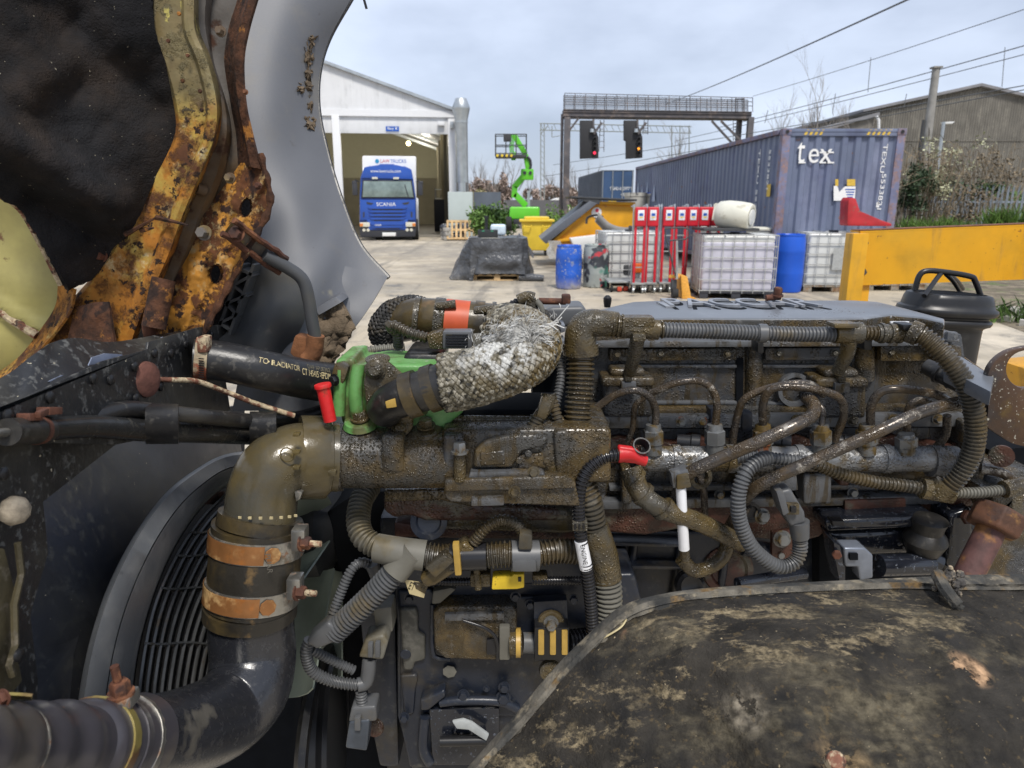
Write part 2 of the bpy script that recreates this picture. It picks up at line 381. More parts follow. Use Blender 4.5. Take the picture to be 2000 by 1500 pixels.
for k in range(4): MB().box(q+Vector((-.15+.1*k, -.1, .3+k*.6+.16)), (.4, .35, .26)).build('bin', mat('bin%d' % k, [(.3, .03, .03), (.03, .08, .3), (.4, .4, .38), (.05, .05, .05)][k], .6), rk, bevel=.01)
q = G(864, 456)+Vector((-.3, 3, 0)); MB().box(q+Vector((0, 0, 1.0)), (.9, .6, 2.0)).build('tool_cabinet', mat('cab_dk', (.02, .022, .03), .5), label='tall black tool cabinet just inside the bay by the corner post', cat='cabinet', bevel=.02)

# ---- flue and cabinet beside the hall
q = P(902, 450, 37.6); q.z = 0; sc = M(1, 902, 300, q.y)
def HZ(y): return P(902, y, q.y).z
fl = E('exhaust_flue', 'tall galvanised round flue with flared cap on a pale cabinet', 'flue', q)
prof = [(0, 13), (HZ(215)-HZ(374), 13), (HZ(208)-HZ(374), 17), (HZ(204)-HZ(374), 17.3), (HZ(193)-HZ(374), 10.5), (HZ(191)-HZ(374), 10.5)]
prof = [(0, 12*sc), (HZ(236)-HZ(374), 12*sc), (HZ(213)-HZ(374), 17*sc), (HZ(210)-HZ(374), 17.3*sc), (HZ(193)-HZ(374), 11*sc), (HZ(192)-HZ(374), 10*sc)]
MB().lathe((P(902, 300, q.y).x, q.y, HZ(374)), (0, 0, 1), prof, 28).build('duct', m_galv, fl)
for yy in (240, 355): MB().lathe((P(902, 300, q.y).x, q.y, HZ(yy)), (0, 0, 1), [(0, 13*sc), (.07, 13*sc)], 28).build('band', m_galv, fl)
MB().box((P(903, 378, q.y).x, q.y, (HZ(374)+HZ(357))/2), (22*sc, .5, HZ(357)-HZ(374))).build('duct_foot', m_shelf, fl, bevel=.02)
m_cab = mat('cabinet_pale', (.47, .53, .51), .5, var=.04, vs=.8)
MB().box((P(900, 400, q.y).x, q.y, HZ(375)/2), (47*sc, 1.0, HZ(375))).build('cabinet', m_cab, fl, bevel=.02)
for yy in (230, 282): MB().bar((xr, YH+1, HZ(yy)), (P(892, 300, q.y).x, q.y, HZ(yy)), .06).build('wall_bracket', m_galv, fl, smooth=0)

# ---- lorry in the bay
LT = G(762, 469.5); LS = M(1, 762, 400, LT.y); YL = LT.y
m_blue = mat('lorry_blue', (.018, .075, .36), .28, var=.08, vs=.7, coat=.4)
m_boxw = mat('box_white', (.74, .74, .72), .45, var=.03, vs=1)
m_plas = mat('lorry_plastic', (.035, .037, .045), .6)
m_gls = mat('lorry_glass', (.16, .21, .20), .08, var=.35, vs=.9, spec=.9)
m_lens = mat('lamp_lens', (.62, .60, .50), .2); m_amb = mat('lamp_amber', (.65, .22, .05), .3)
m_tyre = mat('tyre_rubber', (.02, .02, .02), .85)
lo = E('box_lorry', 'blue cabbed lorry with a white box body parked in the bay door', 'lorry', LT)
def LP(x, y, dY=0): p = P(x, y, YL); return Vector((p.x, YL+dY, p.z))
def lplate(pts, dY, th, name, m, bevel=0, par=None, **k): return MB().prism([LP(x, y, dY) for x, y in pts], (0, th, 0)).build(name, m, par or lo, bevel=bevel, **k)
lplate([(704, 300), (813, 300), (814, 445), (705, 445)], 1.6, 8.5, 'box_body', m_boxw, .08)
lplate([(706, 440), (813, 440), (813, 452), (706, 452)], 1.7, 8.2, 'chassis', m_plas)
lplate([(705, 345), (711, 328), (722, 324), (790, 324), (803, 330), (807, 350), (812, 388), (812, 440), (703, 440), (703, 388)], .12, 1.7, 'cab_body', m_blue, .06)
lplate([(706, 348), (712, 327), (740, 322), (775, 322), (799, 328), (806, 350)], -.02, .3, 'sun_visor', m_blue, .04)
lplate([(709, 352), (804, 352), (810, 387), (706, 387)], .02, .12, 'windscreen_surround', m_plas, .03)
lplate([(711, 354), (802, 354), (807, 385), (709, 385)], -.03, .06, 'windscreen', m_gls, .02)
lplate([(704, 390), (811, 390), (811, 430), (704, 430)], -.04, .2, 'front_panel', m_blue, .04)
for i, yy in enumerate((404, 411, 418, 425, 436, 441)):
    wd = 38-i*1.2; sl = lplate([(757-wd+18*0, yy), (757+wd, yy), (757+wd-3, yy+4.4), (757-wd+3, yy+4.4)], -.10, .09, 'grille_slat', m_blue, .015)
    lplate([(757-wd+8, yy+4.4), (757+wd-8, yy+4.4), (757+wd-9, yy+6.3), (757-wd+9, yy+6.3)], -.075, .05, 'grille_gap', m_plas)
lplate([(717, 428), (797, 428), (793, 449), (721, 449)], -.06, .1, 'lower_grille', m_blue, .03)
lplate([(703, 443), (812, 443), (811, 463), (705, 463)], -.03, .4, 'bumper', m_plas, .05)
for s_, x0 in ((1, 704), (-1, 811)):
    hl = lplate([(x0, 434), (x0+s_*19, 434), (x0+s_*19, 443), (x0, 443)], -.09, .1, 'headlight', m_lens, .02)
    lplate([(x0, 436), (x0+s_*6, 436), (x0+s_*6, 442), (x0, 442)], -.11, .05, 'indicator', m_amb, .01, par=hl)
    for k in (8, 16): MB().lathe(LP(x0+s_*k, 449, -.02), (0, -1, 0), [(0, .075), (.04, .075)], 14).build('fog_lamp', m_lens, lo)
    MB().bar(LP(x0-s_*2, 355), LP(x0+s_*(-9 if s_ > 0 else -6), 352, -.2), .05).build('mirror_arm', m_plas, lo, smooth=0)
    mr = MB(); mr.box(LP(x0-s_*9, 370, -.2), (.24, .2, .55)); mr.box(LP(x0-s_*10, 358, -.2), (.22, .2, .2)); mr.build('mirror', m_plas, lo, bevel=.05)
    lplate([(x0+s_*6, 414), (x0+s_*9, 414), (x0+s_*9, 424), (x0+s_*6, 424)], -.05, .02, 'corner_vent', m_plas)
    lplate([(x0+s_*12, 394), (x0+s_*26, 397), (x0+s_*22, 400), (x0+s_*14, 399)], -.05, .02, 'corner_vent', m_plas)
    MB().lathe(LP(x0+s_*15, 0, .6)*1+Vector((0, 0, .5-LP(x0, 0).z)), (1, 0, 0), [(-.16, .44), (-.14, .5), (.14, .5), (.16, .44)], 24).build('wheel', m_tyre, lo)
for k in (732, 773): lplate([(k-5, 346), (k+6, 346), (k+6, 350), (k-5, 350)], -.06, .06, 'roof_lamp', m_lens, .01)
lplate([(747, 454), (773, 454), (773, 461), (747, 461)], -.07, .04, 'number_plate', m_boxw, .005)
lplate([(812, 385), (817, 388), (818, 452), (813, 456)], .6, .9, 'side_fairing', m_boxw, .03)
lplate([(741, 320), (770, 320), (770, 325), (741, 325)], .1, .3, 'roof_hatch', m_blue, .02)
MB().bar(LP(790, 360, -.04), LP(797, 384, -.05), .03).build('wiper', m_plas, lo, smooth=0)
text('SCANIA', LP(736, 402.5, -.05), (1, 0, 0), (0, 0, 1), .3, m_letw, lo, fit=(37*LS, 7*LS))
text('www.lawtrucks.com', LP(724, 337, -.03), (1, 0, 0), (0, 0, 1), .3, m_letw, lo, fit=(58*LS, 5.5*LS))
text('LAW', LP(741, 314, 1.59), (1, 0, 0), (0, 0, 1), .3, mat('let_red', (.6, .04, .05), .5), lo, fit=(18*LS, 6.5*LS))
text('TRUCKS', LP(761, 314, 1.59), (1, 0, 0), (0, 0, 1), .3, mat('let_blue', (.05, .14, .45), .5), lo, fit=(31*LS, 6.5*LS))
MB().lathe(LP(734, 311, 1.6), (0, -1, 0), [(0, 4*LS), (.02, 4*LS)], 20).build('round_emblem', mat('emb', (.03, .28, .45), .5), lo)
text('G420', LP(733, 441, -.11), (1, 0, 0), (0, 0, 1), .2, m_letw, lo, fit=(12*LS, 3.4*LS))

lo.rotation_euler = (0, 0, math.radians(8))
# ---- helper things: pallets, drums, cages
m_wood = mat('pallet_wood', (.50, .34, .17), .8, var=.25, vs=4, layers=[dict(c=(.3, .2, .1), s=6, t=.6, w=.1, st=(1, 8, 8), a=.6)])
def pallet(name, label, loc, R=None, wdt=1.2, dep=1.0, group=None, hz=.144):
    r = E(name, label, 'pallet', (0, 0, 0), group)
    for k in range(7): MB().box((-wdt/2+.05+k*(wdt-.1)/6, 0, hz-.011), (.1, dep, .022)).build('board', m_wood, r, smooth=0)
    for y in (-dep/2+.05, 0, dep/2-.05):
        MB().box((0, y, hz-.034), (wdt, .1, .022)).build('board', m_wood, r, smooth=0)
        MB().box((0, y, .011), (wdt, .1, .022)).build('board', m_wood, r, smooth=0)
        for x in (-wdt/2+.07, 0, wdt/2-.07): MB().box((x, y, (hz-.023)/2), (.14, .1, hz-.067)).build('block', m_wood, r, smooth=0)
    r.location = loc
    if R: r.rotation_euler = R
    return r
pallet('pallet', 'pale wooden pallet under the black tarpaulin load', G(971, 548)+Vector((0, .5, 0)))
q = G(900, 470); pallet('pallet', 'bare wooden pallet leaning up by the pale cabinet', q+Vector((0, .15, .47)), (math.radians(68), 0, math.radians(3)), wdt=1.35, dep=.95)
q2 = q+Vector((-.65, .5, 0)); mb = MB()
for k in range(14): mb.ball(q2+Vector((random.uniform(-.3, 1.9), random.uniform(.2, .6), random.uniform(.1, .85))), 1, 10, (.26, .2, .18))
mb.build('bin_bags', mat('bag_grey', (.05, .055, .065), .35, layers=[dict(c=(.2, .21, .23), s=9, t=.6, w=.1)]), label='grey refuse bags heaped behind the leaning pallet', cat='rubbish', kind='stuff')
m_conc = mat('concrete', (.42, .40, .36), .9, var=.15, vs=2, bumps=[(20, .01)])
for (x, y, lab_) in ((868, 468, 'stack of pale concrete lumps at the foot of the hall corner'), (874, 470, 'stack of pale concrete lumps touching the leaning pallet')):
    q = G(x, y); mb = MB()
    for k in range(3): mb.box(q+Vector((0, 0, .12+k*.2)), (.3, .3, .18), ROTM(0, 0, k*.5))
    mb.build('concrete_block_pile', m_conc, bevel=.02, label=lab_, cat='rubble', group='concrete lumps by the pallet')

# ---- tarpaulin load
q = G(971, 549); qs = M(1, 971, 520, q.y)
m_tarp = mat('tarp_black', (.065, .068, .074), .32, var=.3, vs=1.3, layers=[dict(c=(.13, .135, .145), s=2.4, t=.57, w=.1, r=.45, a=.6), dict(c=(.3, .27, .22), s=1.6, t=.6, w=.1, r=.7, a=.5, z=(0, .4))], bumps=[(2.2, .12), (7, .03)])
def clx(u):   # u 0..1 round the load: local x,y on unit-ish rounded box
    a = 2*math.pi*u; c, s_ = math.cos(a), math.sin(a); return math.copysign(abs(c)**.4, c), math.copysign(abs(s_)**.4, s_)
rows = []
NU, NV = 90, 16
for j in range(NV+1):
    v = j/NV; row = []
    for i in range(NU+1):
        u = (i % NU)/NU; cx, cy = clx(u); tx, ty = cx*.66+.02, cy*.48
        spread = .0+(.60*max(0, -cx)**6+.14*max(0, cx)**6)*(.75+.25*math.sin(3*u*6.28))*(0 if cy < -.75 else 1)
        f = max(0, v-.12)/.88; bx = tx+cx*spread*f**.9; by = ty+cy*(.03*f)
        z = .95*(1-f)+.0; zb = .16 if (cy < -.5 and abs(cx) < .8) else .01
        z = zb+(.95-zb)*(1-f)
        if v < .12: k = v/.12; bx, by, z = tx*k, ty*k, .95+.03*(1-k)
        n = noise.noise(Vector((u*22, v*2.5, 3)))*.12*f+noise.noise(Vector((u*9, v*5, 8)))*.09*f
        row.append(q+Vector((bx+cx*n, .5+by+cy*n, z+.05*noise.noise(Vector((bx*3, by*3, 1)))*(1-f))))
    rows.append(row)
mb = MB(); mb.grid(rows, .004); tp = mb.build('tarpaulin', m_tarp, smooth=60, label='crumpled black tarpaulin draped over the load on the pale pallet', cat='tarpaulin')
mb = MB(); mb.tube([q+Vector((.5, .05, .07)), q+Vector((.75, 0, .08)), q+Vector((1.05, -.05, .07))], [.07, .09, .07], 12); mb.build('tarpaulin_roll', m_tarp, label='rolled black sheet lying beside the tarpaulin load', cat='sheet')
mb = MB(); mb.grid([[q+Vector((.43+.12*i+.03*j, .15+.2*j, 1.0-.16*i-.05*math.sin(j*2.1))) for j in range(5)] for i in range(4)], .006); mb.build('tarpaulin_flap', m_tarp, label='loose black flap standing off the right shoulder of the load', cat='sheet')
m_board = mat('top_board', (.6, .58, .5), .7)
MB().box(P(955, 465, q.y+.3), (.52, .5, .03)).build('board_sheet', m_board, label='pale board lying on top of the tarpaulin load', cat='board', bevel=.004)
m_crate = mat('crate_black', (.025, .028, .03), .5); m_cgr = mat('crate_green', (.05, .28, .16), .5)
cr_ = E('stacking_crate', 'black plastic stacking crate with green handles on the load', 'crate', P(953, 463, q.y+.3))
c0 = P(953, 456, q.y+.3)
for dx in (-.2, .2): MB().box(c0+Vector((dx*1.05, 0, 0)), (.02, .4, .16)).build('end_panel', m_crate, cr_, smooth=0)
for dy in (-.2, .2):
    MB().box(c0+Vector((0, dy, 0)), (.4, .02, .16)).build('side_panel', m_crate, cr_, bevel=.004)
    for dx in (-.1, .1): MB().box(c0+Vector((dx, dy-.012, .06)), (.06, .01, .02)).build('handle', m_cgr, cr_, smooth=0)
MB().box(c0+Vector((0, 0, -.075)), (.4, .4, .01)).build('crate_floor', m_crate, cr_, smooth=0)
c1 = P(973, 449, q.y+.9); can = MB().box(c1, (.36, .3, .26)); can.build('water_canister', mat('canister', (.58, .68, .75), .35, spec=.6), bevel=.07, seg=4, label='pale blue white canister lying behind the black crate', cat='canister')
MB().lathe(P(950, 450, q.y+1.2), (0, 0, 1), [(0, .04), (.26, .04), (.28, .05), (.34, .05)], 12).build('bottle', m_crate, label='dark upright bottle standing behind the black crate', cat='bottle')

# ---- yellow wheeled bin
q = G(1048, 500); s1 = M(1, 1050, 460, q.y); m_yel = mat('bin_yellow', (.72, .52, .05), .42, var=.06, vs=2)
bn = E('wheeled_bin', 'large yellow four wheeled waste bin behind the tarpaulin', 'bin', q)
mb = MB(); hw, hw0 = 30*s1, 24*s1; zt = 66*s1
mb.add([q+Vector(v) for v in [(-hw0, 0, .18), (hw0, 0, .18), (hw0, .85, .18), (-hw0, .85, .18), (-hw, -.1, zt), (hw, -.1, zt), (hw, 1.0, zt), (-hw, 1.0, zt)]], [(3, 2, 1, 0), (4, 5, 6, 7), (0, 1, 5, 4), (1, 2, 6, 5), (2, 3, 7, 6), (3, 0, 4, 7)]); mb.build('bin_body', m_yel, bn, bevel=.05)
MB().box(q+Vector((0, .45, zt+.03)), (2*hw+.14, 1.24, .08)).build('rim', m_yel, bn, bevel=.03)
MB().box(q+Vector((0, .5, zt+.11)), (2*hw-.2, 1.1, .1)).build('lid', m_yel, bn, bevel=.05)
for x in (-.5, .5):
    mb = MB(); mb.tube([q+Vector((x*hw*1.2-.12, -.13, zt-.12)), q+Vector((x*hw*1.2-.1, -.2, zt-.16)), q+Vector((x*hw*1.2+.1, -.2, zt-.16)), q+Vector((x*hw*1.2+.12, -.13, zt-.12))], .02, 8); mb.build('handle', m_yel, bn)
    for y in (.12, .75): MB().lathe(q+Vector((x*hw0*1.5, y, .1)), (1, 0, 0), [(-.03, .09), (.03, .09)], 16).build('castor', m_tyre, bn)

# ---- green access platform
YG = 31.0; m_grn = mat('lift_green', (.12, .52, .03), .38, var=.06, vs=1.5, coat=.2)
bl = E('boom_lift', 'bright green cherry picker with raised folding boom and basket', 'boom lift', (P(1028, 437, 31).x, 31, 0))
def GP(x, y, d=0): return P(x, y, YG)+Vector((0, d, 0))
MB().prism([GP(996, 404), (GP(1054, 404)), GP(1054, 429), GP(994, 429)], (0, 1.1, 0)).build('turret', m_grn, bl, bevel=.08, seg=3)
MB().box(GP(1028, 433, .5), (1.1, 1.4, .2)).build('undercarriage', m_plas, bl, bevel=.03)
for x in (-.7, .7):
    for y in (-.4, 1.4): MB().lathe(GP(1026, 434, y)+Vector((x, 0, -.05)), (1, 0, 0), [(-.12, .24), (-.1, .29), (.1, .29), (.12, .24)], 20).build('wheel', m_tyre, bl)
for nm, pts_, wpx in (('lower_boom', [(1028, 402), (1005, 378)], 12), ('riser', [(1004, 386), (1006, 362)], 11), ('knuckle_link', [(1004, 366), (1031, 334)], 12), ('upper_boom', [(1034, 340), (1027, 300), (1004, 262)], 10)):
    mb = MB()
    for a, b in zip(pts_, pts_[1:]): mb.bar(GP(*a, .5), GP(*b, .5), M(wpx, 1028, 350, YG), .3, up=(0, 1, 0))
    mb.build(nm, m_grn, bl, bevel=.03)
MB().box(GP(1030, 340, .45), (M(25, 1030, 340, YG), .4, M(21, 1030, 340, YG))).build('elbow_housing', m_grn, bl, bevel=.04)
for dx in (1025, 1036): MB().lathe(GP(dx, 337, .24), (0, -1, 0), [(0, .07), (.03, .07)], 14).build('pivot_pin', m_plas, bl)
MB().bar(GP(1013, 372, .45), GP(1028, 342, .45), .07).build('hydraulic_ram', m_galv, bl, smooth=0)
MB().tube(cat([GP(1030, 305, .3), GP(1036, 312, .3), GP(1037, 325, .3), GP(1033, 332, .3)]), .05, 8).build('hose_loop', m_plas, bl)
MB().bar(GP(1033, 372, .5), GP(1033, 404, .5), .12).build('telescopic_ram', m_galv, bl, smooth=0)
m_dkst = mat('dark_steel', (.05, .052, .055), .6)
mb = MB(); x0, x1, yt, yb = 968, 1028, 264, 306
for d in (0, .8):
    for yy in (yt, (yt+yb)/2, yb-5): mb.tube([GP(x0, yy, d-.4), GP(x1, yy, d-.4)], .02, 6)
    for k in range(4): xx = x0+(x1-x0)*k/3; mb.tube([GP(xx, yt, d-.4), GP(xx, yb, d-.4)], .02, 6)
for xx in (x0, x1):
    for yy in (yt, (yt+yb)/2): mb.tube([GP(xx, yy, -.4), GP(xx, yy, .4)], .02, 6)
mb.build('basket_rails', m_dkst, bl)
MB().box(GP(998, 306, 0), (M(60, 1000, 300, YG), .8, .12)).build('basket_floor', m_dkst, bl, bevel=.02)
MB().box(GP(991, 269, 0), (.32, .3, .3)).build('control_box', m_dkst, bl, bevel=.04)
for k in range(4): MB().box(GP(972+k*9, 305, -.42), (.09, .02, .1), ROTM(0, .5, 0)).build('hazard_stripe', m_yel, bl, smooth=0)
mb = MB()
for k in range(3): mb.tube(cat([GP(1000+k*3, 262, .1), GP(996+k*3, 285, .1), GP(1000+k*3, 312, .1), GP(1006, 296, .3)]), .025, 6)
mb.build('cable_loops', m_grn, bl)

# ---- orange skip
YS = G(1160, 520).y; m_skip = mat('skip_orange', (.68, .33, .015), .45, var=.1, vs=1.5, layers=[dict(c=(.3, .13, .03), s=5, t=.68, w=.03, a=.8)])
sk = E('waste_skip', 'orange covered waste skip with sloping grey lid', 'skip', G(1160, 520))
def SP(x, y, d=0): return P(x, y, YS)+Vector((0, d, 0))
body = [(1084, 492), (1079, 474), (1162, 396), (1240, 398), (1246, 455), (1120, 470), (1110, 505), (1092, 508)]
MB().prism([SP(*p) for p in body], (0, 1.7, 0)).build('skip_body', m_skip, sk, bevel=.03)
for a, b in (((1079, 474), (1162, 396)), ((1162, 396), (1240, 398)), ((1086, 470), (1246, 455))): MB().bar(SP(*a, -.04), SP(*b, -.04), .09, .08, up=(0, 0, 1)).build('rim_bar', m_skip, sk, bevel=.01)
m_lid = mat('lid_grey', (.11, .12, .14), .45, var=.1, vs=1.5)
MB().prism([SP(1056, 467, -.2), SP(1066, 476, -.2), SP(1166, 397, -.2), SP(1150, 392, -.2)], (0, 2.1, 0)).build('sloping_lid', m_lid, sk, bevel=.03)
MB().prism([SP(1113, 383, -.2), SP(1115, 387, -.2), SP(1242, 393, -.2), SP(1242, 389, -.2)], (0, 2.1, 0)).build('top_lid', m_dkst, sk, bevel=.02)
MB().bar(SP(1170, 395, -.12), SP(1140, 389, -.12), .12).build('lid_hinge', m_dkst, sk, smooth=0)
MB().lathe(SP(1165, 415, -.01), (0, -1, 0), [(0, .14), (.01, .14)], 24).build('round_sticker', m_boxw, sk)
MB().lathe(SP(1166, 411, -.022), (0, -1, 0), [(0, .05), (.004, .05)], 16).build('sticker_mark', mat('mark_red', (.6, .05, .08), .5), sk)
m_gut = mat('grey_plastic', (.17, .165, .155), .55, var=.15, vs=2)
a0 = P(1165, 424, YS-1.6); a1 = P(1205, 455, YS-1.6); rows = []
ctr = [P(1165, 422, YS-1.6), P(1190, 445, YS-1.7), P(1222, 452, YS-1.8), P(1248, 440, YS-1.9)]
for p in cat(ctr, 6): rows.append([p+Vector((.03*math.sin(t), .16*math.cos(t), .15*math.sin(t))) for t in [math.pi*.75+k*math.pi*1.2/10 for k in range(11)]])
mb = MB(); mb.grid(rows, .01); mb.build('bent_gutter', m_gut, smooth=60, label='bent grey plastic trough lying between the skip and the white tank', cat='trough')
mb = MB(); mb.tube(cat([P(1145, 437, YS-1.5), P(1148, 425, YS-1.5), P(1165, 420, YS-1.5), P(1178, 424, YS-1.5)]), [.02]*25, 8, flat=2); mb.build('rubber_strip', m_dkst, label='curled dark rubber strip hanging before the orange skip', cat='strip')
mb = MB(); rows = [[P(1070+8*i+4*math.sin(j*2), 470+9*j, YS-.6+.05*math.sin(i*3+j)) for i in range(4)] for j in range(5)]
mb.grid(rows, .004); mb.build('clear_wrap', mat('wrap', (.5, .5, .48), .2, alpha=.55), label='scrap of clear plastic wrap caught under the skip lid', cat='wrap')
mb = MB(); mb.prism([P(1114, 466, YS-1), P(1180, 458, YS-1), P(1180, 485, YS-1), P(1130, 500, YS-1)], (0, .6, 0)); mb.build('white_tub', m_boxw, bevel=.03, label='white tub behind the blue drum and painted drum', cat='tub')

# ---- drums
def drum(name, label, x, ybase, ht, rad, m, group=None, tilt=None, lidm=None, closed=True):
    q = G(x, ybase)+Vector((0, rad, 0)); r = E(name, label, 'drum', q, group)
    pr = [(0, rad*.86), (.015, rad*.93), (ht*.12, rad*.99), (ht*.3, rad*1.0), (ht*.33, rad*1.015), (ht*.36, rad), (ht*.68, rad), (ht*.7, rad*1.015), (ht*.73, rad), (ht*.9, rad*.97), (ht-.03, rad*.9)]
    MB().lathe(q, (0, 0, 1), pr, 32).build('shell', m, r)
    MB().lathe(q+Vector((0, 0, ht-.035)), (0, 0, 1), [(0, rad*.93), (.03, rad*.93), (.035, rad*.88), (.012, rad*.84)], 32).build('lid', lidm or m, r)
    for dx in (-.5, .5): MB().lathe(q+Vector((dx*rad, 0, ht-.02)), (0, 0, 1), [(0, .035), (.03, .035)], 12).build('bung', lidm or m, r)
    return r
m_bd = mat('drum_blue', (.02, .10, .48), .42, var=.12, vs=4, layers=[dict(c=(.25, .28, .33), s=7, t=.6, w=.05, a=.7, r=.7), dict(c=(.45, .40, .3), s=16, t=.64, w=.03, r=.8), dict(c=(.35, .31, .25), s=3, t=.45, w=.2, z=(0, .25), a=.8)])
m_bd2 = mat('drum_blue_clean', (.012, .09, .52), .38, var=.06, vs=2)
drum('plastic_drum', 'scuffed blue plastic drum in front of the skip', 1112, 566, .88, .265, m_bd)
m_pd = mat('drum_painted', (.33, .36, .34), .55, var=.1, vs=4, layers=[
    dict(c=(.05, .055, .065), s=2.6, t=.58, w=.02, d=2), dict(c=(.05, .22, .16), s=2.8, t=.61, w=.07, d=2), dict(c=(.42, .04, .05), s=3.6, t=.64, w=.03, d=2), dict(c=(.7, .7, .68), s=6, t=.68, w=.02)])
drum('plastic_drum', 'pale grey drum splashed with green red and black paint', 1166, 563, .88, .27, m_pd)
drum('open_drum', 'clean blue open drum between two white caged tanks', 1545, 573, 1.12, .30, m_bd2)
# ---- caged tanks
m_bot = mat('tank_white', (.64, .65, .63), .35, var=.05, vs=2, spec=.5)
m_botp = mat('tank_lilac', (.50, .49, .56), .35, var=.08, vs=3)
m_cage = mat('cage_galv', (.50, .51, .50), .4, metal=.6, var=.12, vs=6)
m_pall = mat('tank_pallet', (.28, .25, .20), .8, var=.25, vs=5, layers=[dict(c=(.2, .11, .05), s=6, t=.55, w=.1)])
def ibc(label, x, ybase, w_=1.2, d_=1.0, h_=1.16, rz=0, lilac=False, nx=8, plate=False):
    q = G(x, ybase); r = E('caged_tank', label, 'tank', (0, 0, 0), 'white plastic tanks in wire cages')
    yc = d_/2
    if lilac:
        MB().box((0, yc, .13+(h_-.25)*.5), (w_-.07, d_-.07, h_-.25)).build('bottle', m_botp, r, bevel=.07, seg=4)
        MB().box((0, yc, h_-.09), (w_-.075, d_-.075, .16)).build('bottle_top', m_bot, r, bevel=.06, seg=4)
    else: MB().box((0, yc, .13+(h_-.15)*.5), (w_-.07, d_-.07, h_-.15)).build('bottle', m_bot, r, bevel=.07, seg=4)
    MB().lathe((0, yc, h_-.03), (0, 0, 1), [(0, .09), (.05, .09)], 20).build('cap', m_plas, r)
    mb = MB()
    for z in [.15+(h_-.17)*k/5 for k in range(6)]:
        c = [(-w_/2, 0, z), (w_/2, 0, z), (w_/2, d_, z), (-w_/2, d_, z), (-w_/2, 0, z)]
        for a, b in zip(c, c[1:]): mb.tube([a, b], .010, 6)
    for k in range(nx):
        xx = -w_/2+w_*k/(nx-1)
        for y in (-.012, d_+.012): mb.tube([(xx, y, .1), (xx, y, h_-.02)], .008, 6)
    for k in range(1, 6):
        yy = d_*k/6
        for x_ in (-w_/2-.012, w_/2+.012): mb.tube([(x_, yy, .1), (x_, yy, h_-.02)], .0095, 6)
    for x_ in (-.25, .25): mb.tube([(x_, 0, h_-.01), (x_, d_, h_-.01)], .012, 6)
    mb.build('cage', m_cage, r)
    if plate: MB().box((.12, -.025, h_*.56), (.5, .004, .42)).build('label_plate', mat('plate_grey', (.36, .37, .36), .4), r, smooth=0)
    mb = MB(); mb.box((0, yc, .115), (w_, d_, .03))
    for x_ in (-w_/2+.09, 0, w_/2-.09):
        for y in (.08, yc, d_-.08): mb.box((x_, y, .05), (.16, .14, .1))
    mb.build('pallet_base', m_pall if not lilac else m_plas, r, bevel=.008)
    r.location = q; r.rotation_euler = (0, 0, rz); return r
ibc('caged tank half full of lilac grey liquid, left of the clean blue drum', 1437, 584, 1.34, 1.0, 1.16, math.radians(-5), True)
ibc('caged white tank with grey label plate, right of the clean blue drum', 1632, 571, 1.25, 1.0, 1.16, math.radians(-6), False, 7, True)
ibc('caged white tank standing behind the red trolleys', 1235, 559, 1.25, 1.0, 1.14, math.radians(4))
ibc('caged white tank behind the yellow beam', 1748, 568, 1.2, 1.0, 1.12, math.radians(0))
m_cream = mat('drum_cream', (.62, .61, .52), .4, var=.06, vs=3, layers=[dict(c=(.3, .26, .18), s=6, t=.62, w=.08, a=.5)])
for i, (x, yb, lab) in enumerate([(1408, 566, 'cream drum standing behind the lilac tank below the lying white drum'), (1512, 568, 'cream drum standing behind the clean blue drum')]):
    q = G(x, yb)+Vector((0, 1.1, 0)); r = E('plastic_drum', lab, 'drum', q, 'cream drums behind the tanks')
    MB().lathe(q, (0, 0, 1), [(0, .27), (.4, .29), (1.16, .28)], 28).build('shell', m_cream, r); MB().lathe(q+Vector((0, 0, 1.15)), (0, 0, 1), [(0, .305), (.03, .31), (.05, .27), (.07, .2)], 28).build('lid', m_cream, r)
q = P(1437, 421, 13.3); r = E('lying_drum', 'white plastic drum lying on its side above the cream drums', 'drum', q-Vector((0, 0, .26)))
dr = Vector((.80, -.58, -.10)).normalized(); 
MB().lathe(q-dr*.34, dr, [(0, .19), (.03, .225), (.2, .255), (.4, .258), (.58, .245), (.63, .225), (.635, .18), (.62, .17)], 32).build('shell', m_cream, r)
MB().lathe(q+dr*.285, dr, [(0, .14), (.02, .14), (.022, .13)], 28).build('end_disc', m_bot, r)
MB().lathe(q-dr*.36, dr, [(0, .12), (.03, .2)], 24).build('base_disc', m_cream, r)
MB().box(P(1415, 447, 13.5), (1.0, .9, .05)).build('black_board', m_dkst, label='black board under the lying white drum', cat='board', bevel=.006)
q = P(1403, 410, 13.9); mb = MB(); mb.grid([[q+Vector((.05*i-.1+.02*math.sin(j), .03*math.sin(i+j), .10-.06*j+.03*math.sin(i*1.3))) for i in range(6)] for j in range(6)], .005); mb.build('plastic_bag', m_cream, smooth=60, label='crumpled cream plastic sheet beside the lying drum', cat='sheet')
m_tk = mat('tank_grime', (.42, .41, .37), .6, var=.12, vs=2, layers=[dict(c=(.12, .12, .13), s=3, t=.6, w=.04), dict(c=(.35, .1, .05), s=4, t=.68, w=.03)])
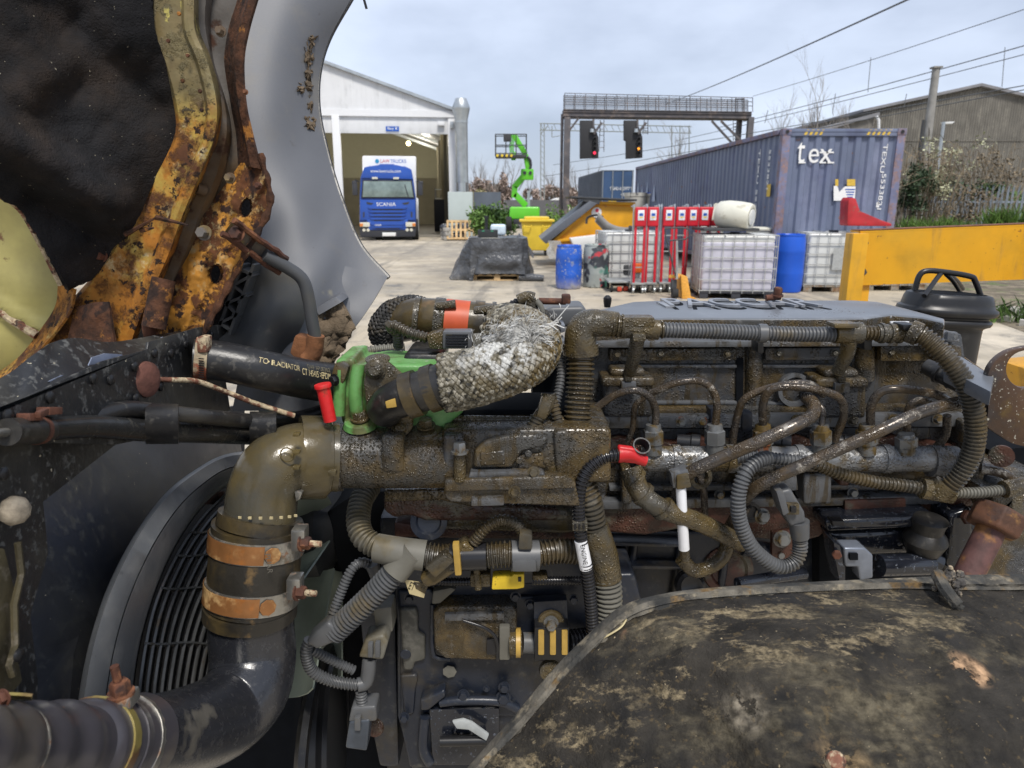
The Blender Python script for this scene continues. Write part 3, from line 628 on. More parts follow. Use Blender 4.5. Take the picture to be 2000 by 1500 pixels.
for x, lab in ((1242, 'pale round water butt beside the blue container, the plain one'), (1287, 'wider pale round water butt with blue rim and dark swirl mark')):
    q = G(x, 490)+Vector((0, .5, 0)); z1 = P(x, 378, q.y).z; r = E('water_butt', lab, 'butt', q)
    rr = .42 if x < 1260 else .52
    MB().lathe(q, (0, 0, 1), [(0, rr*.85), (z1-.12, rr), (z1-.1, rr*1.05), (z1, rr*1.05), (z1, rr*.9)], 30).build('shell', m_tk, r)
    MB().lathe(q+Vector((0, 0, z1)), (0, 0, 1), [(0, rr*1.04), (.03, rr*1.04)], 30).build('rim', m_bd2 if x > 1260 else m_tk, r)
# red wedge on the right tank
q = P(1690, 437, 14.0); m_red = mat('red_steel', (.42, .025, .03), .45, var=.15, vs=3, layers=[dict(c=(.2, .12, .08), s=7, t=.62, w=.05, a=.7)])
pp = [(1655, 437), (1657, 392), (1662, 385), (1672, 388), (1680, 412), (1722, 430), (1742, 437), (1742, 442), (1656, 441)]
MB().prism([P(x, y, 13.9) for x, y in pp], (0, .35, 0)).build('red_bracket', m_red, bevel=.02, label='red steel corner bracket lying on the tank beneath the container lettering', cat='bracket')

# ---- red trolleys in a row
m_tr = mat('trolley_red', (.52, .015, .03), .4, var=.08, vs=5); m_tg = mat('trolley_grey', (.33, .34, .33), .5, metal=.4, var=.15, vs=7)
m_lbl = mat('label_white', (.72, .72, .74), .4)
def trolley():
    r = E('plant_trolley', 'x', 'trolley', (0, 0, 0), 'red headed trolleys nested in a row')
    H = 1.64
    for x in (-.085, .085):
        MB().bar((x, 0, .2), (x, .02, H-.04), .045, .04).build('upright', m_tr, r, bevel=.004)
        MB().tube(cat([(x*1.5, .05, .2), (x*1.5, .05, H-.1), (x*1.3, .14, H), (x*1.3, .4, H)], 5), .015, 8).build('side_rail', m_galv, r)
    MB().box((0, -.01, H-.19), (.22, .05, .36)).build('head_panel', m_tr, r, bevel=.025, seg=3)
    lb = MB().box((0, -.04, H-.16), (.12, .008, .19)).build('label_card', m_lbl, r, bevel=.003)
    MB().box((0, -.046, H-.15), (.07, .004, .05)).build('label_print', m_sign, r, smooth=0); MB().box((0, -.046, H-.2), (.06, .004, .02)).build('label_print', m_yel, r, smooth=0)
    for z in (.5, .8, 1.1): MB().box((0, 0, z), (.14, .02, .025)).build('rung', m_tg, r, smooth=0)
    MB().box((0, .3, .19), (.26, .75, .04)).build('deck', m_tg, r, bevel=.01)
    for x in (-.09, .09):
        for y in (-.02, .6):
            MB().box((x, y, .14), (.05, .07, .08)).build('fork', m_tg, r, bevel=.01); MB().lathe((x, y+.02, .06), (1, 0, 0), [(-.018, .055), (-.014, .062), (.014, .062), (.018, .055)], 16).build('castor', m_galv, r)
    return r
tro = trolley(); rest = ['first from the painted drum', 'second from the painted drum', 'third in the row from the painted drum', 'fourth in the row from the painted drum', 'fifth in the row, third from the lilac tank', 'sixth in the row, second from the lilac tank', 'last one by the lying drum']
for i, x in enumerate((1241, 1265, 1296, 1322, 1345, 1369, 1391)):
    loc = G(x+4, 573)+Vector((0, .05*i, 0)); lab = 'red headed trolley with white card, '+rest[i]
    if i == 0: tro.location = loc; tro['label'] = lab
    else: dup(tro, loc, math.radians((i*7) % 5-2), lab)
q = G(1215, 571); r = E('flat_dolly', 'low grey dolly with castors beside the red trolleys', 'dolly', q)
MB().box(q+Vector((0, .35, .2)), (.55, .7, .04)).build('deck', m_tg, r, bevel=.01)
for x in (-.2, .2):
    for y in (.06, .6): MB().lathe(q+Vector((x, y, .07)), (1, 0, 0), [(-.02, .07), (.02, .07)], 16).build('castor', m_tyre, r)
q = G(1222, 560); r = E('floor_machine', 'small orange and black garden machine with long handle standing on the dolly', 'machine', q+Vector((.05, 0, .23)))
MB().box(q+Vector((.05, .2, .34)), (.2, .2, .22)).build('motor', m_dkst, r, bevel=.04); MB().box(q+Vector((.24, .15, .38)), (.2, .2, .2)).build('cover', mat('cover_orange', (.65, .12, .02), .45), r, bevel=.04)
MB().tube([q+Vector((0, .2, .4)), q+Vector((.08, .2, 1.2))], .018, 8).build('handle', m_dkst, r)
MB().box(q+Vector((.08, .2, 1.2)), (.07, .05, .1)).build('grip', m_dkst, r, bevel=.02)
for x, y, lab_ in ((1208, 569, 'red wheel block under the left end of the grey dolly'), (1220, 568, 'red wheel block under the middle of the grey dolly')): MB().box(G(x, y)+Vector((0, -.1, .06)), (.09, .1, .09)).build('red_wheel_chock', mat('chock', (.5, .06, .03), .5), bevel=.02, label=lab_, cat='block', group='red blocks under the dolly')
# pallet truck
q = G(1343, 584); r = E('pallet_truck', 'orange hand pallet truck with grey loop handle beside the lilac tank', 'pallet truck', q); m_po = mat('truck_orange', (.66, .32, .05), .45)
def QP(x, y, d=0): return P(x, y, q.y)+Vector((0, d, 0))
MB().tube(cat([QP(1320, 540), QP(1302, 470), QP(1299, 452), QP(1303, 446), QP(1340, 446), QP(1345, 452), QP(1341, 466), QP(1306, 470)], 6), .014, 8).build('tow_handle', m_dkst, r)
MB().bar(QP(1322, 545), QP(1322, 470), .035).build('draw_bar', m_tg, r, smooth=0)
MB().prism([QP(1330, 538), QP(1343, 540), QP(1350, 580), QP(1362, 584), QP(1332, 584)], (0, .5, 0)).build('fork_head', m_po, r, bevel=.02)
MB().box(QP(1320, 541, .1), (.22, .08, .06)).build('cross_head', m_po, r, bevel=.02)
MB().lathe(QP(1318, 573), (1, 0, 0), [(-.05, .09), (.05, .09)], 20).build('steer_wheel', m_tyre, r)
MB().box(QP(1318, 558, .1), (.1, .12, .2)).build('pump_block', m_dkst, r, bevel=.02)

# ---- shipping containers
m_cont = mat('container_blue', (.132, .158, .232), .5, var=.08, vs=.8, layers=[
    dict(c=(.10, .115, .20), s=1.2, t=.56, w=.08, a=.6), dict(c=(.25, .11, .05), s=4, t=.68, w=.02, r=.9), dict(c=(.24, .26, .36), s=.9, t=.62, w=.1, st=(1, 1, .3), a=.5)])
m_contr = mat('container_post', (.15, .16, .25), .6, var=.15, vs=2, layers=[dict(c=(.24, .14, .10), s=5, t=.54, w=.12, r=.9, a=.7), dict(c=(.34, .18, .11), s=14, t=.62, w=.06, r=.9, a=.7)])
m_cdoor = mat('container_navy', (.035, .075, .16), .5, var=.1, vs=1); m_side2 = mat('container_slate', (.10, .12, .15), .6, var=.1, vs=1)
def corr(mb, a, b, z0, z1, inn, pitch=.278, dep=.045, n=None):
    """corrugated wall between ground points a,b; inn = inward unit vector"""
    a, b = Vector(a), Vector(b); L_ = (b-a).length; n = n or int(L_/pitch); d = (b-a)/L_; p = L_/n; prof = []
    for i in range(n): prof += [(i*p, 0), (i*p+p*.36, 0), (i*p+p*.5, 1), (i*p+p*.86, 1)]
    prof.append((L_, 0)); rows = [[a+d*s_+inn*(dep*k)+Vector((0, 0, z)) for s_, k in prof] for z in (z0, z1)]
    mb.grid(rows, .004)
xA, xB = P(1530, 255, 14.9).x, P(1771, 252, 14.9).x; zT = P(1650, 251, 14.9).z; zB = zT-2.9; YC = 14.9
FL = Vector((xA, YC, 0)); FR = Vector((xB, YC, 0)); dv = (P(1241, 327, 30.0)-Vector((xA, YC, 0))); dv.z = 0; dv.normalize(); LL = 15.0; RXV = Vector((1, 0, 0))
ct = E('shipping_container', 'faded blue shipping container with white lettering on its end, the nearest', 'container', FL+RXV*1.2)
mb = MB(); corr(mb, FL+Vector((.16, .03, 0)), FR+Vector((-.16, .03, 0)), zB+.15, zT-.13, Vector((0, 1, 0)), n=8, dep=.045); mb.build('end_wall', m_cont, ct, smooth=0)
mb = MB(); corr(mb, FL+dv*.16+RXV*.03, FL+dv*(LL-.16)+RXV*.03, zB+.15, zT-.1, RXV, n=50, dep=.036); mb.build('side_wall', m_cont, ct, smooth=0)
mb = MB(); corr(mb, FR+dv*.16-RXV*.03, FR+dv*(LL-.16)-RXV*.03, zB+.15, zT-.1, -RXV, n=50, dep=.036); mb.build('side_wall', m_cont, ct, smooth=0)
rf = [FL, FR, FR+dv*LL, FL+dv*LL]; MB().prism([p+Vector((0, 0, zT-.06)) for p in rf], (0, 0, .03)).build('roof', m_cont, ct, smooth=0)
MB().prism([p+Vector((0, 0, zB+.03)) for p in rf], (0, 0, .12)).build('floor', m_cont, ct, smooth=0)
mb = MB(); corr(mb, FL+dv*(LL-.03), FR+dv*(LL-.03), zB+.15, zT-.1, -dv, n=8); mb.build('end_wall', m_cont, ct, smooth=0)
for c_ in rf:
    s_ = .08 if c_ in (FL,) or (c_-FL).length < .01 or (c_-(FL+dv*LL)).length < .01 else -.08; yo = .08 if c_.y < YC+1 else -.08
    MB().box(c_+Vector((s_, yo, (zB+zT)/2)), (.16, .16, zT-zB-.24)).build('corner_post', m_contr, ct, bevel=.01)
    for z in (zB+.06, zT-.06):
        cs = MB().box(c_+Vector((s_, yo, z)), (.18, .178, .13)).build('corner_casting', m_contr, ct, bevel=.012)
        MB().lathe(c_+Vector((s_, -.0125 if yo > 0 else .0125, z))+Vector((0, -.004, 0)), (0, -1, 0), [(0, .036), (.004, .036)], 16).build('casting_hole', m_dk, cs)
for z in (zB+.08, zT-.07):
    MB().box((FL+FR)/2+Vector((0, .05, z)), (2.12, .08, .14)).build('end_rail', m_cont, ct, bevel=.006)
    for b_ in (FL, FR): MB().bar(b_+dv*.2+Vector((0, 0, z+.02)), b_+dv*(LL-.2)+Vector((0, 0, z+.02)), .07, .09).build('side_rail', m_contr, ct, bevel=.004)
m_haz = mat('hazard_yellow', (.62, .42, .06), .5)
for x0, n_ in ((xA+.42, 4), (xB-.78, 5)):
    for k in range(n_): MB().prism([(x0+k*.1, YC+.006, zT-.12), (x0+k*.1+.05, YC+.006, zT-.12), (x0+k*.1+.1, YC+.006, zT-.02), (x0+k*.1+.05, YC+.006, zT-.02)], (0, -.003, 0)).build('hazard_stripe', m_haz, ct, smooth=0)
def CP(x, y, dy=.02): p = P(x, y, YC); return Vector((p.x, YC+dy, p.z))
w_ = CP(1625, 300).x-CP(1556, 300).x
text('t', CP(1556, 318), (1, 0, 0), (0, 0, 1), .4, m_letw, ct, fit=(w_*.22, .40), depth=.002)
text('ex', CP(1579, 318), (1, 0, 0), (0, 0, 1), .4, m_letw, ct, fit=(w_*.66, .27), depth=.002)
for x_, y_, l_ in ((1610, 297.5, .17), (1622, 297.5, .15), (1609, 317.5, .16), (1622, 317.5, .16), (1567, 317.5, .14)): MB().box(CP(x_, y_, .016), (l_, .003, .028)).build('letter_serif', m_letw, ct, smooth=0)
text('TEXU', CP(1727, 281), (-.02, 0, -1), (1, 0, -.02), .2, m_letw, ct, fit=(.55, .085), depth=.002)
text('5533821', CP(1724, 339), (-.03, 0, -1), (1, 0, -.03), .2, m_letw, ct, fit=(.70, .085), depth=.002)
text('1', CP(1712, 405), (1, 0, 0), (0, 0, 1), .2, m_letw, ct, fit=(.06, .1), depth=.002)
MB().prism([CP(1629, 392, .015), CP(1629, 363, .015), CP(1636, 363, .015), CP(1640, 375, .015), CP(1651, 364, .015), CP(1672, 364, .015), CP(1670, 392, .015)], (0, .004, 0)).build('data_panel', m_letw, ct, smooth=0)
for x0, x1 in ((1632, 1638), (1655, 1671)): MB().prism([CP(x0, 363, .014), CP(x0, 350, .014), CP(x1, 350, .014), CP(x1, 363, .014)], (0, .004, 0)).build('yellow_sticker', m_haz, ct, smooth=0)
for k in range(4): MB().box(CP(1661, 370+k*5, .012), (.2-.03*k, .003, .02)).build('panel_print', m_sign, ct, smooth=0)
# marks on the long side
def SPt(s_, z): return FL+dv*s_+Vector((-.004, 0, z))
text('TEXU 553382', SPt(1.25, zT-.3), (0, 0, -1), (0, -1, 0), .2, m_letw, ct, fit=(1.7, .1), depth=.002)
text('5533821', SPt(.65, zT-.35), (0, 0, -1), (0, -1, 0), .2, m_letw, ct, fit=(.8, .1), depth=.002)
MB().prism([SPt(.95, zB+.55), SPt(.55, zB+.55), SPt(.55, zB+.85)], (-.003, 0, 0)).build('warning_triangle', m_haz, ct, smooth=0)
MB().prism([SPt(.6, zB+1.6), SPt(.4, zB+1.6), SPt(.4, zB+1.85), SPt(.6, zB+1.85)], (-.003, 0, 0)).build('yellow_sticker', m_haz, ct, smooth=0)
MB().prism([SPt(.9, zB+.2), SPt(.6, zB+.2), SPt(.6, zB+.4), SPt(.9, zB+.4)], (-.003, 0, 0)).build('yellow_sticker', m_haz, ct, smooth=0)
for i, s_ in enumerate((11.2, 12.4, 13.3, 14.1)): MB().prism([SPt(s_, zB+1.55), SPt(s_+.5, zB+1.55), SPt(s_+.25, zB+1.55+.6+.15*(i % 2))], (-.003, 0, 0)).build('white_flame_mark', mat('flame%d' % i, (.36, .42, .56), .5), ct, smooth=0)
# far container
YF = 46; q0 = P(1176, 334, YF); q1 = P(1238, 334, YF); zt = q0.z; zb_ = zt-2.6
c2 = E('shipping_container', 'navy shipping container with grey roofed side standing beyond the skip', 'container', (q0.x, YF, 0))
MB().prism([(q0.x, YF, zb_), (q1.x, YF, zb_), (q1.x, YF, zt), (q0.x, YF, zt)], (0, .1, 0)).build('door_end', m_cdoor, c2, smooth=0)
mb = MB(); dq = (P(1118, 352, 62)-q0); dq.z = 0; dq.normalize(); corr(mb, (q0.x, YF, 0), Vector((q0.x, YF, 0))+dq*12, zb_, zt-.05, Vector((1, .2, 0)).normalized(), n=40); mb.build('side_wall', m_side2, c2, smooth=0)
MB().prism([(q0.x, YF, zt-.03), (q1.x, YF, zt-.03), Vector((q1.x, YF, zt-.03))+dq*12, Vector((q0.x, YF, zt-.03))+dq*12], (0, 0, .08)).build('roof', m_side2, c2, smooth=0)
for k in (.03, .34, .66, .97): x = q0.x+(q1.x-q0.x)*k; MB().bar((x, YF-.05, zb_), (x, YF-.05, zt), .05).build('lock_bar', m_galv, c2, smooth=0)
text('TGHU 655977 9', (q0.x+.5, YF-.02, zt-1.15), (1, 0, 0), (0, 0, 1), .3, m_letw, c2, fit=(1.4, .2)); text('45 G1', (q0.x+1.2, YF-.02, zt-1.5), (1, 0, 0), (0, 0, 1), .3, m_letw, c2, fit=(.6, .18))
MB().box((q0.x+.7, YF-.03, zt-1.75), (.5, .03, .2)).build('yellow_sticker', m_haz, c2, smooth=0)
for k in (.15, .85): MB().box((q0.x+(q1.x-q0.x)*k, YF+.6, zb_/2), (.5, 1.0, zb_)).build('support_block', m_conc, c2, smooth=0)
MB().box(((q0.x+q1.x)/2, YF+8, zb_/2), (1.6, 6, zb_)).build('support_block', m_conc, c2, smooth=0)

# ---- railway signal gantry
YR = 46.0; m_gan = mat('gantry_steel', (.085, .08, .085), .6, var=.15, vs=1.2, layers=[dict(c=(.2, .16, .14), s=2, t=.58, w=.12)])
gt = E('signal_gantry', 'grey steel railway signal gantry with railed walkway over the track', 'gantry', G(1104, 441))
def RP(x, y, d=0): return P(x, y, YR)+Vector((0, d, 0))
zg = RP(1104, 214).z; zg2 = RP(1104, 229).z
def pst(x, wpx, d=0, zt_=None): p = RP(x, 300, d); MB().box((p.x, YR+d, (zt_ or zg2)/2), (M(wpx, x, 300, YR), .35, (zt_ or zg2))).build('column', m_gan, gt, bevel=.02)
pst(1107, 12); pst(1098, 5, .5, zg-.2); pst(1461, 11); pst(1447, 9, .8)
zg_r = RP(1466, 222).z
MB().prism([RP(1100, 214), RP(1468, 219), RP(1468, 233), RP(1100, 229)], (0, .9, 0)).build('main_beam', m_gan, gt, smooth=0)
for yo in (0, 4, 12): MB().bar(RP(1100, 214+yo, -.03), RP(1468, 219+yo, -.03), .08, .05).build('beam_flange', m_gan, gt, smooth=0)
mb = MB()
for d in (0, .9):
    for ya, yb_ in ((182, 191), (190, 199), (199, 207)): mb.tube([RP(1103, ya, d), RP(1470, yb_, d)], .022, 6)
    for k in range(19): t_ = k/18; mb.tube([RP(1103+367*t_, 182+9*t_, d), RP(1103+367*t_, 214+5*t_, d)], .022, 6)
mb.build('walkway_rail', m_gan, gt)
m_mesh = mat('mesh_haze', (.30, .32, .35), .8, alpha=.35)
MB().prism([RP(1103, 183, .95), RP(1470, 192, .95), RP(1470, 219, .95), RP(1103, 214, .95)], (0, .01, 0)).build('mesh_panel', m_mesh, gt, smooth=0)
for a, b in (((1112, 255), (1130, 231)), ((1390, 236), (1432, 282)), ((1408, 236), (1448, 276))): MB().bar(RP(*a), RP(*b), .12).build('brace', m_gan, gt, smooth=0)
mb = MB()
for k in range(9): mb.tube([RP(1436, 240+k*6, .4), RP(1446, 240+k*6, .4)], .02, 5)
for x in (1436, 1446): mb.tube([RP(x, 232, .4), RP(x, 292, .4)], .02, 5)
for x in (1436, 1452): mb.tube([RP(x, 192, -.1), RP(x, 219, -.1)], .04, 5)
mb.tube([RP(1436, 194, -.1), RP(1452, 194, -.1)], .04, 5); mb.build('ladder', m_gan, gt)
m_sig = mat('signal_black', (.025, .025, .028), .6)
def signal(x, lab, mlit, step):
    r = E('railway_signal', lab, 'signal', RP(x, 308))
    MB().bar(RP(x+6, 233), RP(x+6, 250), .12).build('hanger', m_gan, r, smooth=0)
    MB().prism([RP(x-20, 235), RP(x+4, 235), RP(x+16, 268), RP(x+16, 308), RP(x-16 if step else x-20, 310), RP(x-16 if step else x-20, 275), RP(x-20, 273)], (0, .35, 0)).build('signal_head', m_sig, r, bevel=.02)
    for k in range(4): MB().lathe(RP(x+8, 272+k*9, -.02), (0, -1, .05), [(0, .11), (.16, .12), (.165, .10), (.01, .09)], 14, caps=False).build('hood', m_sig, r)
    MB().lathe(RP(x+8, 299 if not step else 291, -.03), (0, -1, 0), [(0, .09), (.03, .08)], 14).build('lit_lens', mlit, r)
    mb = MB(); 
    for xx in (x+20, x+27):
        mb.tube([RP(xx, 234, .1), RP(xx-3 if xx == x+20 else xx, 296 if not step else 262, .1)], .025, 5)
    for k in range(5): mb.tube([RP(x+19, 240+k*12 if not step else 240+k*5, .1), RP(x+27, 240+k*12 if not step else 240+k*5, .1)], .02, 5)
    mb.build('ladder', m_gan, r); MB().bar(RP(x+6, 262, -.1), RP(x+22, 240, -.1), .14).build('stay', m_gan, r, smooth=0)
    MB().lathe(RP(x+3, 252, -.15), (0, 0, -1), [(0, .12), (.2, .15), (.24, .05)], 12).build('lamp_bell', m_galv, r)
signal(1153, 'black hanging railway signal showing a red light', mat('lens_red', (.5, .02, .04), .3, emit=((1, .03, .08), 1.3)), False)
signal(1239, 'black hanging railway signal showing an amber light', mat('lens_amber', (.6, .25, .02), .3, emit=((1, .35, .03), 1.3)), True)

# ---- catenary portal further off
YK = 80; m_cat = mat('portal_grey', (.26, .28, .27), .7)
po = E('catenary_portal', 'pale grey lattice catenary portal far beyond the gantry', 'gantry', G(1064, 420))
def KP(x, y): return P(x, y, YK)
mb = MB()
for x in (1056, 1063): mb.tube([KP(x, 242), KP(x, 415)], .06, 5)
for k in range(14): mb.tube([KP(1056, 250+k*11), KP(1063, 256+k*11)], .03, 4)
mb.build('mast', m_cat, po); mb = MB()
for y in (241, 254): mb.tube([KP(1054, y), KP(1350, y+6)], .06, 5)
for k in range(24): mb.tube([KP(1056+k*12.5, 241+k*.25), KP(1062+k*12.5, 254+k*.25)], .03, 4)
mb.tube([KP(1056, 262), KP(1070, 246)], .06, 5); mb.build('cross_beam', m_cat, po); mb = MB()
for x in (1312, 1328, 1346): MB().tube([KP(x, 245), KP(x, 330)], .06, 5).build('drop_post', m_cat, po)
mb.tube([KP(1078, 246), KP(1078, 268)], .05, 5); mb.tube([KP(1078, 268), KP(1110, 262)], .04, 5); mb.build('drop_post', m_cat, po)
# wires
m_wire = mat('wire', (.12, .125, .13), .6)
def wire(a, Ya, b, Yb, r, lab, sag=.25, drops=()):
    pa, pb = P(a[0], a[1], Ya), P(b[0], b[1], Yb); pts_ = []
    for i in range(13): t_ = i/12; p = pa.lerp(pb, t_); p.z -= sag*4*t_*(1-t_); pts_.append(p)
    MB().tube(pts_, r, 6).build('overhead_wire', m_wire, label=lab, cat='wire', origin=pb)
wire((1830, -27), 12, (1300, 203), 46, .018, 'thick overhead wire running from top edge down to the gantry', .1)
wire((2040, 5), 30, (1470, 188), 60, .018, 'upper thin overhead wire crossing the sky above the brown shed', .1)
wire((2040, 78), 30, (1400, 250), 60, .022, 'overhead wire passing just above the concrete pole top', .1)
wire((2040, 96), 30, (1320, 275), 60, .018, 'overhead wire crossing the concrete pole just below its top', .1)
wire((2040, 160), 28, (1080, 322), 70, .02, 'overhead wire skimming the ridge of the brown shed', .1)
wire((2040, 168), 28, (1060, 345), 70, .02, 'lowest overhead wire skimming the brown shed roof', .1)
mb = MB()
for x, y0, y1 in ((1701, 112, 180), (1963, 92, 170), (1632, 183, 222), (1771, 183, 210), (1500, 215, 240)): mb.tube([P(x, y0, 40), P(x-6, y1, 40)], .018, 5)
mb.build('wire_droppers', m_wire, label='thin vertical droppers hanging between the overhead wires', cat='wire', kind='stuff')
# concrete pole, street lamp
m_pole = mat('pole_concrete', (.27, .26, .24), .8, var=.15, vs=2)
q = P(1806, 300, 30); zt = P(1818, 132, 30).z; r = E('line_pole', 'tall weathered concrete pole with small cap beside the brown shed', 'pole', (q.x, 30, 0))
MB().tube([(q.x+.05, 30, 0), (q.x, 30, zt)], [.19, .14], 10).build('shaft', m_pole, r); MB().box((q.x, 30, zt), (.34, .34, .06)).build('cap', m_pole, r, smooth=0); MB().tube([(q.x-.22, 30.05, 0), (q.x-.2, 30.05, zt*.72)], .05, 8).build('cable_duct', m_dkst, r)
q = P(1835, 300, 34); zt = P(1836, 238, 34).z; r = E('street_lamp', 'slim grey street lamp with white head in front of the brown shed', 'lamp', (q.x, 34, 0))
MB().tube([(q.x, 34, 0), (q.x, 34, zt)], .07, 8).build('post', m_galv, r); MB().prism([(q.x-.05, 34, zt), (q.x+.5, 34, zt+.02), (q.x+.4, 34, zt-.08), (q.x, 34, zt-.1)], (0, .2, 0)).build('lamp_head', m_letw, r, bevel=.02)

# ---- brown shed
YB = 62; m_shed = mat('shed_sheet', (.155, .145, .125), .8, var=.12, vs=.8, layers=[dict(c=(.24, .225, .19), s=1.2, t=.56, w=.1, st=(4, 1, .5), a=.6)])
m_sroof = mat('shed_roof', (.20, .20, .21), .6, var=.12, vs=.6)
sh = E('corrugated_shed', 'big brown corrugated shed with low gable behind the fence', 'building', (P(1900, 400, YB).x, YB, 0))
ap = P(1912, 171, YB); lx = P(1690, 215, YB).x; le = P(1690, 217, YB).z; rx_ = 2*ap.x-lx
mb = MB(); n = 90; rows = [[], []]
for i in range(n*4+1):
    t_ = i/(n*4); x = lx+(rx_-lx)*t_; k = [0, .6, 1, .6][i % 4]*.07; zt_ = ap.z-(ap.z-le)*abs(x-ap.x)/(ap.x-lx); rows[0].append((x, YB+k, 0)); rows[1].append((x, YB+k, zt_))
mb.grid(rows, .02); mb.build('gable_wall', m_shed, sh, smooth=0)
for z in (.44, .75): MB().box(((lx+rx_)/2, YB-.03, le*z), (rx_-lx, .03, .05)).build('sheet_lap', m_shed, sh, smooth=0)
bk = P(1580, 250, 110); 
ov = .3
for sx, x_e in ((1, lx), (-1, rx_)):
    mb = MB(); mb.prism([(x_e-sx*ov, YB-.3, le-.1), (ap.x, YB-.3, ap.z+.08), (ap.x, YB-.3, ap.z+.3), (x_e-sx*ov, YB-.3, le+.12)], (0, 55, 0)); mb.build('roof', m_sroof, sh, smooth=0)
MB().box((lx+.1, YB+27, le/2), (.1, 54, le)).build('side_wall', m_shed, sh, smooth=0)
ax0 = P(1600, 240, YB+4).x; az = P(1700, 226, YB-1).z
MB().prism([(ax0-2, YB-1, 0), (lx+.3, YB-1, 0), (lx+.3, YB-1, az), (ax0-2, YB-1, az-1.3)], (0, 20, 0)).build('lean_to', m_shed, sh, smooth=0)
MB().prism([(ax0-2.3, YB-1.3, az-1.35), (lx+.6, YB-1.3, az), (lx+.6, YB-1.3, az+.25), (ax0-2.3, YB-1.3, az-1.1)], (0, 21, 0)).build('lean_to_roof', m_sroof, sh, smooth=0)
MB().tube([P(1712, 227, YB-1.3), P(1716, 235, YB-1.3), P(1716, 262, YB-1.3)], .12, 8).build('downpipe', m_whitef, sh)

# ---- vegetation
def leafcloud(mb, c, rad, n, size, up=.2):
    for _ in range(n):
        while True:
            p = Vector((random.uniform(-1, 1), random.uniform(-1, 1), random.uniform(-1, 1)))
            if p.length <= 1: break
        p = p*(.35+.65*random.random()); p = Vector(c)+Vector((p.x*rad[0], p.y*rad[1], p.z*rad[2])); s_ = size*random.uniform(.6, 1.5)
        a = Vector((random.gauss(0, 1), random.gauss(0, 1), random.gauss(0, 1)+up)).normalized(); b = a.orthogonal().normalized(); 
        if random.random() < .5: b = a.cross(b)
        mb.add([p-a*s_, p+b*s_*.45, p+a*s_, p-b*s_*.45], [(0, 1, 2, 3)])
def branch(mb, p, d, L_, r, lev, spread=.5):
    n = 4; pts_ = [p]; q = p.copy(); dd = d.copy()
    for i in range(n):
        dd = (dd+Vector((random.gauss(0, .1), random.gauss(0, .1), random.gauss(.03, .07)))).normalized(); q = q+dd*L_/n; pts_.append(q)
    mb.tube(pts_, [r*(1-.55*i/n) for i in range(n+1)], 5 if lev > 1 else 3, caps=False)
    if lev <= 0: return
    for i in range(1, n+1):
        for _ in range(2 if lev > 1 else 3):
            if random.random() < .85:
                a = Vector((random.gauss(0, 1), random.gauss(0, 1), random.gauss(0, .6))).normalized(); nd = (dd*1.0+a*spread+Vector((0, 0, .25))).normalized()
                branch(mb, pts_[i], nd, L_*random.uniform(.35, .6), r*(1-.55*i/n)*.6, lev-1, spread)
m_bark = mat('bark_grey', (.17, .15, .125), .9); m_twig = mat('twig_grey', (.26, .235, .21), .9)
def tree(x, ybt, Y, hpx, lab, sp=.55, lev=3, r0=.1):
    b = P(x, 300, Y); b.z = 0; zt_ = P(x, hpx, Y).z; r = E('bare_tree', lab, 'tree', b)
    z0 = zt_*.35; MB().tube([b, b+Vector((.05, 0, z0*.5)), b+Vector((0, 0, z0))], [r0, r0*.85, r0*.7], 7).build('trunk', m_bark, r)
    mb = MB(); branch(mb, b+Vector((0, 0, z0*.98)), Vector((0, 0, 1)), (zt_-z0)*.62, r0*.55, lev, sp)
    for k in range(5): a = k*1.3; branch(mb, b+Vector((0, 0, z0*(.9-.1*k))), Vector((math.cos(a)*.6, math.sin(a)*.6, 1)).normalized(), (zt_-z0)*.5, r0*.35, 2, sp)
    mb.build('crown', m_twig, r)
tree(1590, 0, 50, 112, 'tall thin bare birch rising behind the blue container', .5, 3, .13)
tree(1520, 0, 54, 165, 'small bare tree left of the tall birch', .7, 3, .1)
tree(1680, 0, 58, 165, 'bare tree above the lean-to roof of the brown shed', .6, 3, .1)
tree(1335, 0, 58, 235, 'bare tree seen under the gantry beam', .7, 3, .12)
tree(1365, 0, 60, 260, 'low bare tree between gantry and blue container', .8, 3, .1)
m_hb = mat('haze_brown', (.30, .235, .20), .95, var=.25, vs=.5); m_hg = mat('haze_olive', (.26, .235, .12), .95, var=.25, vs=.5)
for i, (x, yt, wd, Y, m_, lab) in enumerate([(935, 335, 34, 95, m_hb, 'far bare brown trees right beside the flue'), (975, 330, 30, 100, m_hb, 'tallest far brown tree left of the green lift'), (950, 360, 40, 88, m_hg, 'olive green scrub below the far trees by the flue'), (1045, 365, 25, 110, m_hb, 'low brown tree just right of the green boom'), (1080, 352, 26, 120, m_hb, 'brown tree between the green boom and the gantry column'), (1130, 345, 30, 90, m_hb, 'brown tree behind the gantry column over the far container')]):
    b = P(x, 380, Y); zt_ = P(x, yt, Y).z; wm = M(wd, x, 380, Y); b.z = 0; mb = MB()
    for k in range(9): leafcloud(mb, (b.x+random.uniform(-.7, .7)*wm, Y+random.uniform(-2, 2), zt_*random.uniform(.35, .8)), (wm*.35, 1.5, zt_*.22), 300, .22)
    r = E('distant_tree', lab, 'tree', b); mb.build('crown', m_, r, smooth=0)
    mb = MB(); 
    for k in range(3): branch(mb, Vector((b.x+(k-1)*wm*.4, Y, 0)), Vector((random.gauss(0, .15), 0, 1)).normalized(), zt_*.85, .12, 2, .6)
    mb.build('limbs', m_bark, r)
m_lf = mat('leaf_green', (.10, .18, .04), .7, var=.35, vs=1.5); m_lf2 = mat('leaf_bright', (.13, .23, .045), .7, var=.3, vs=2)
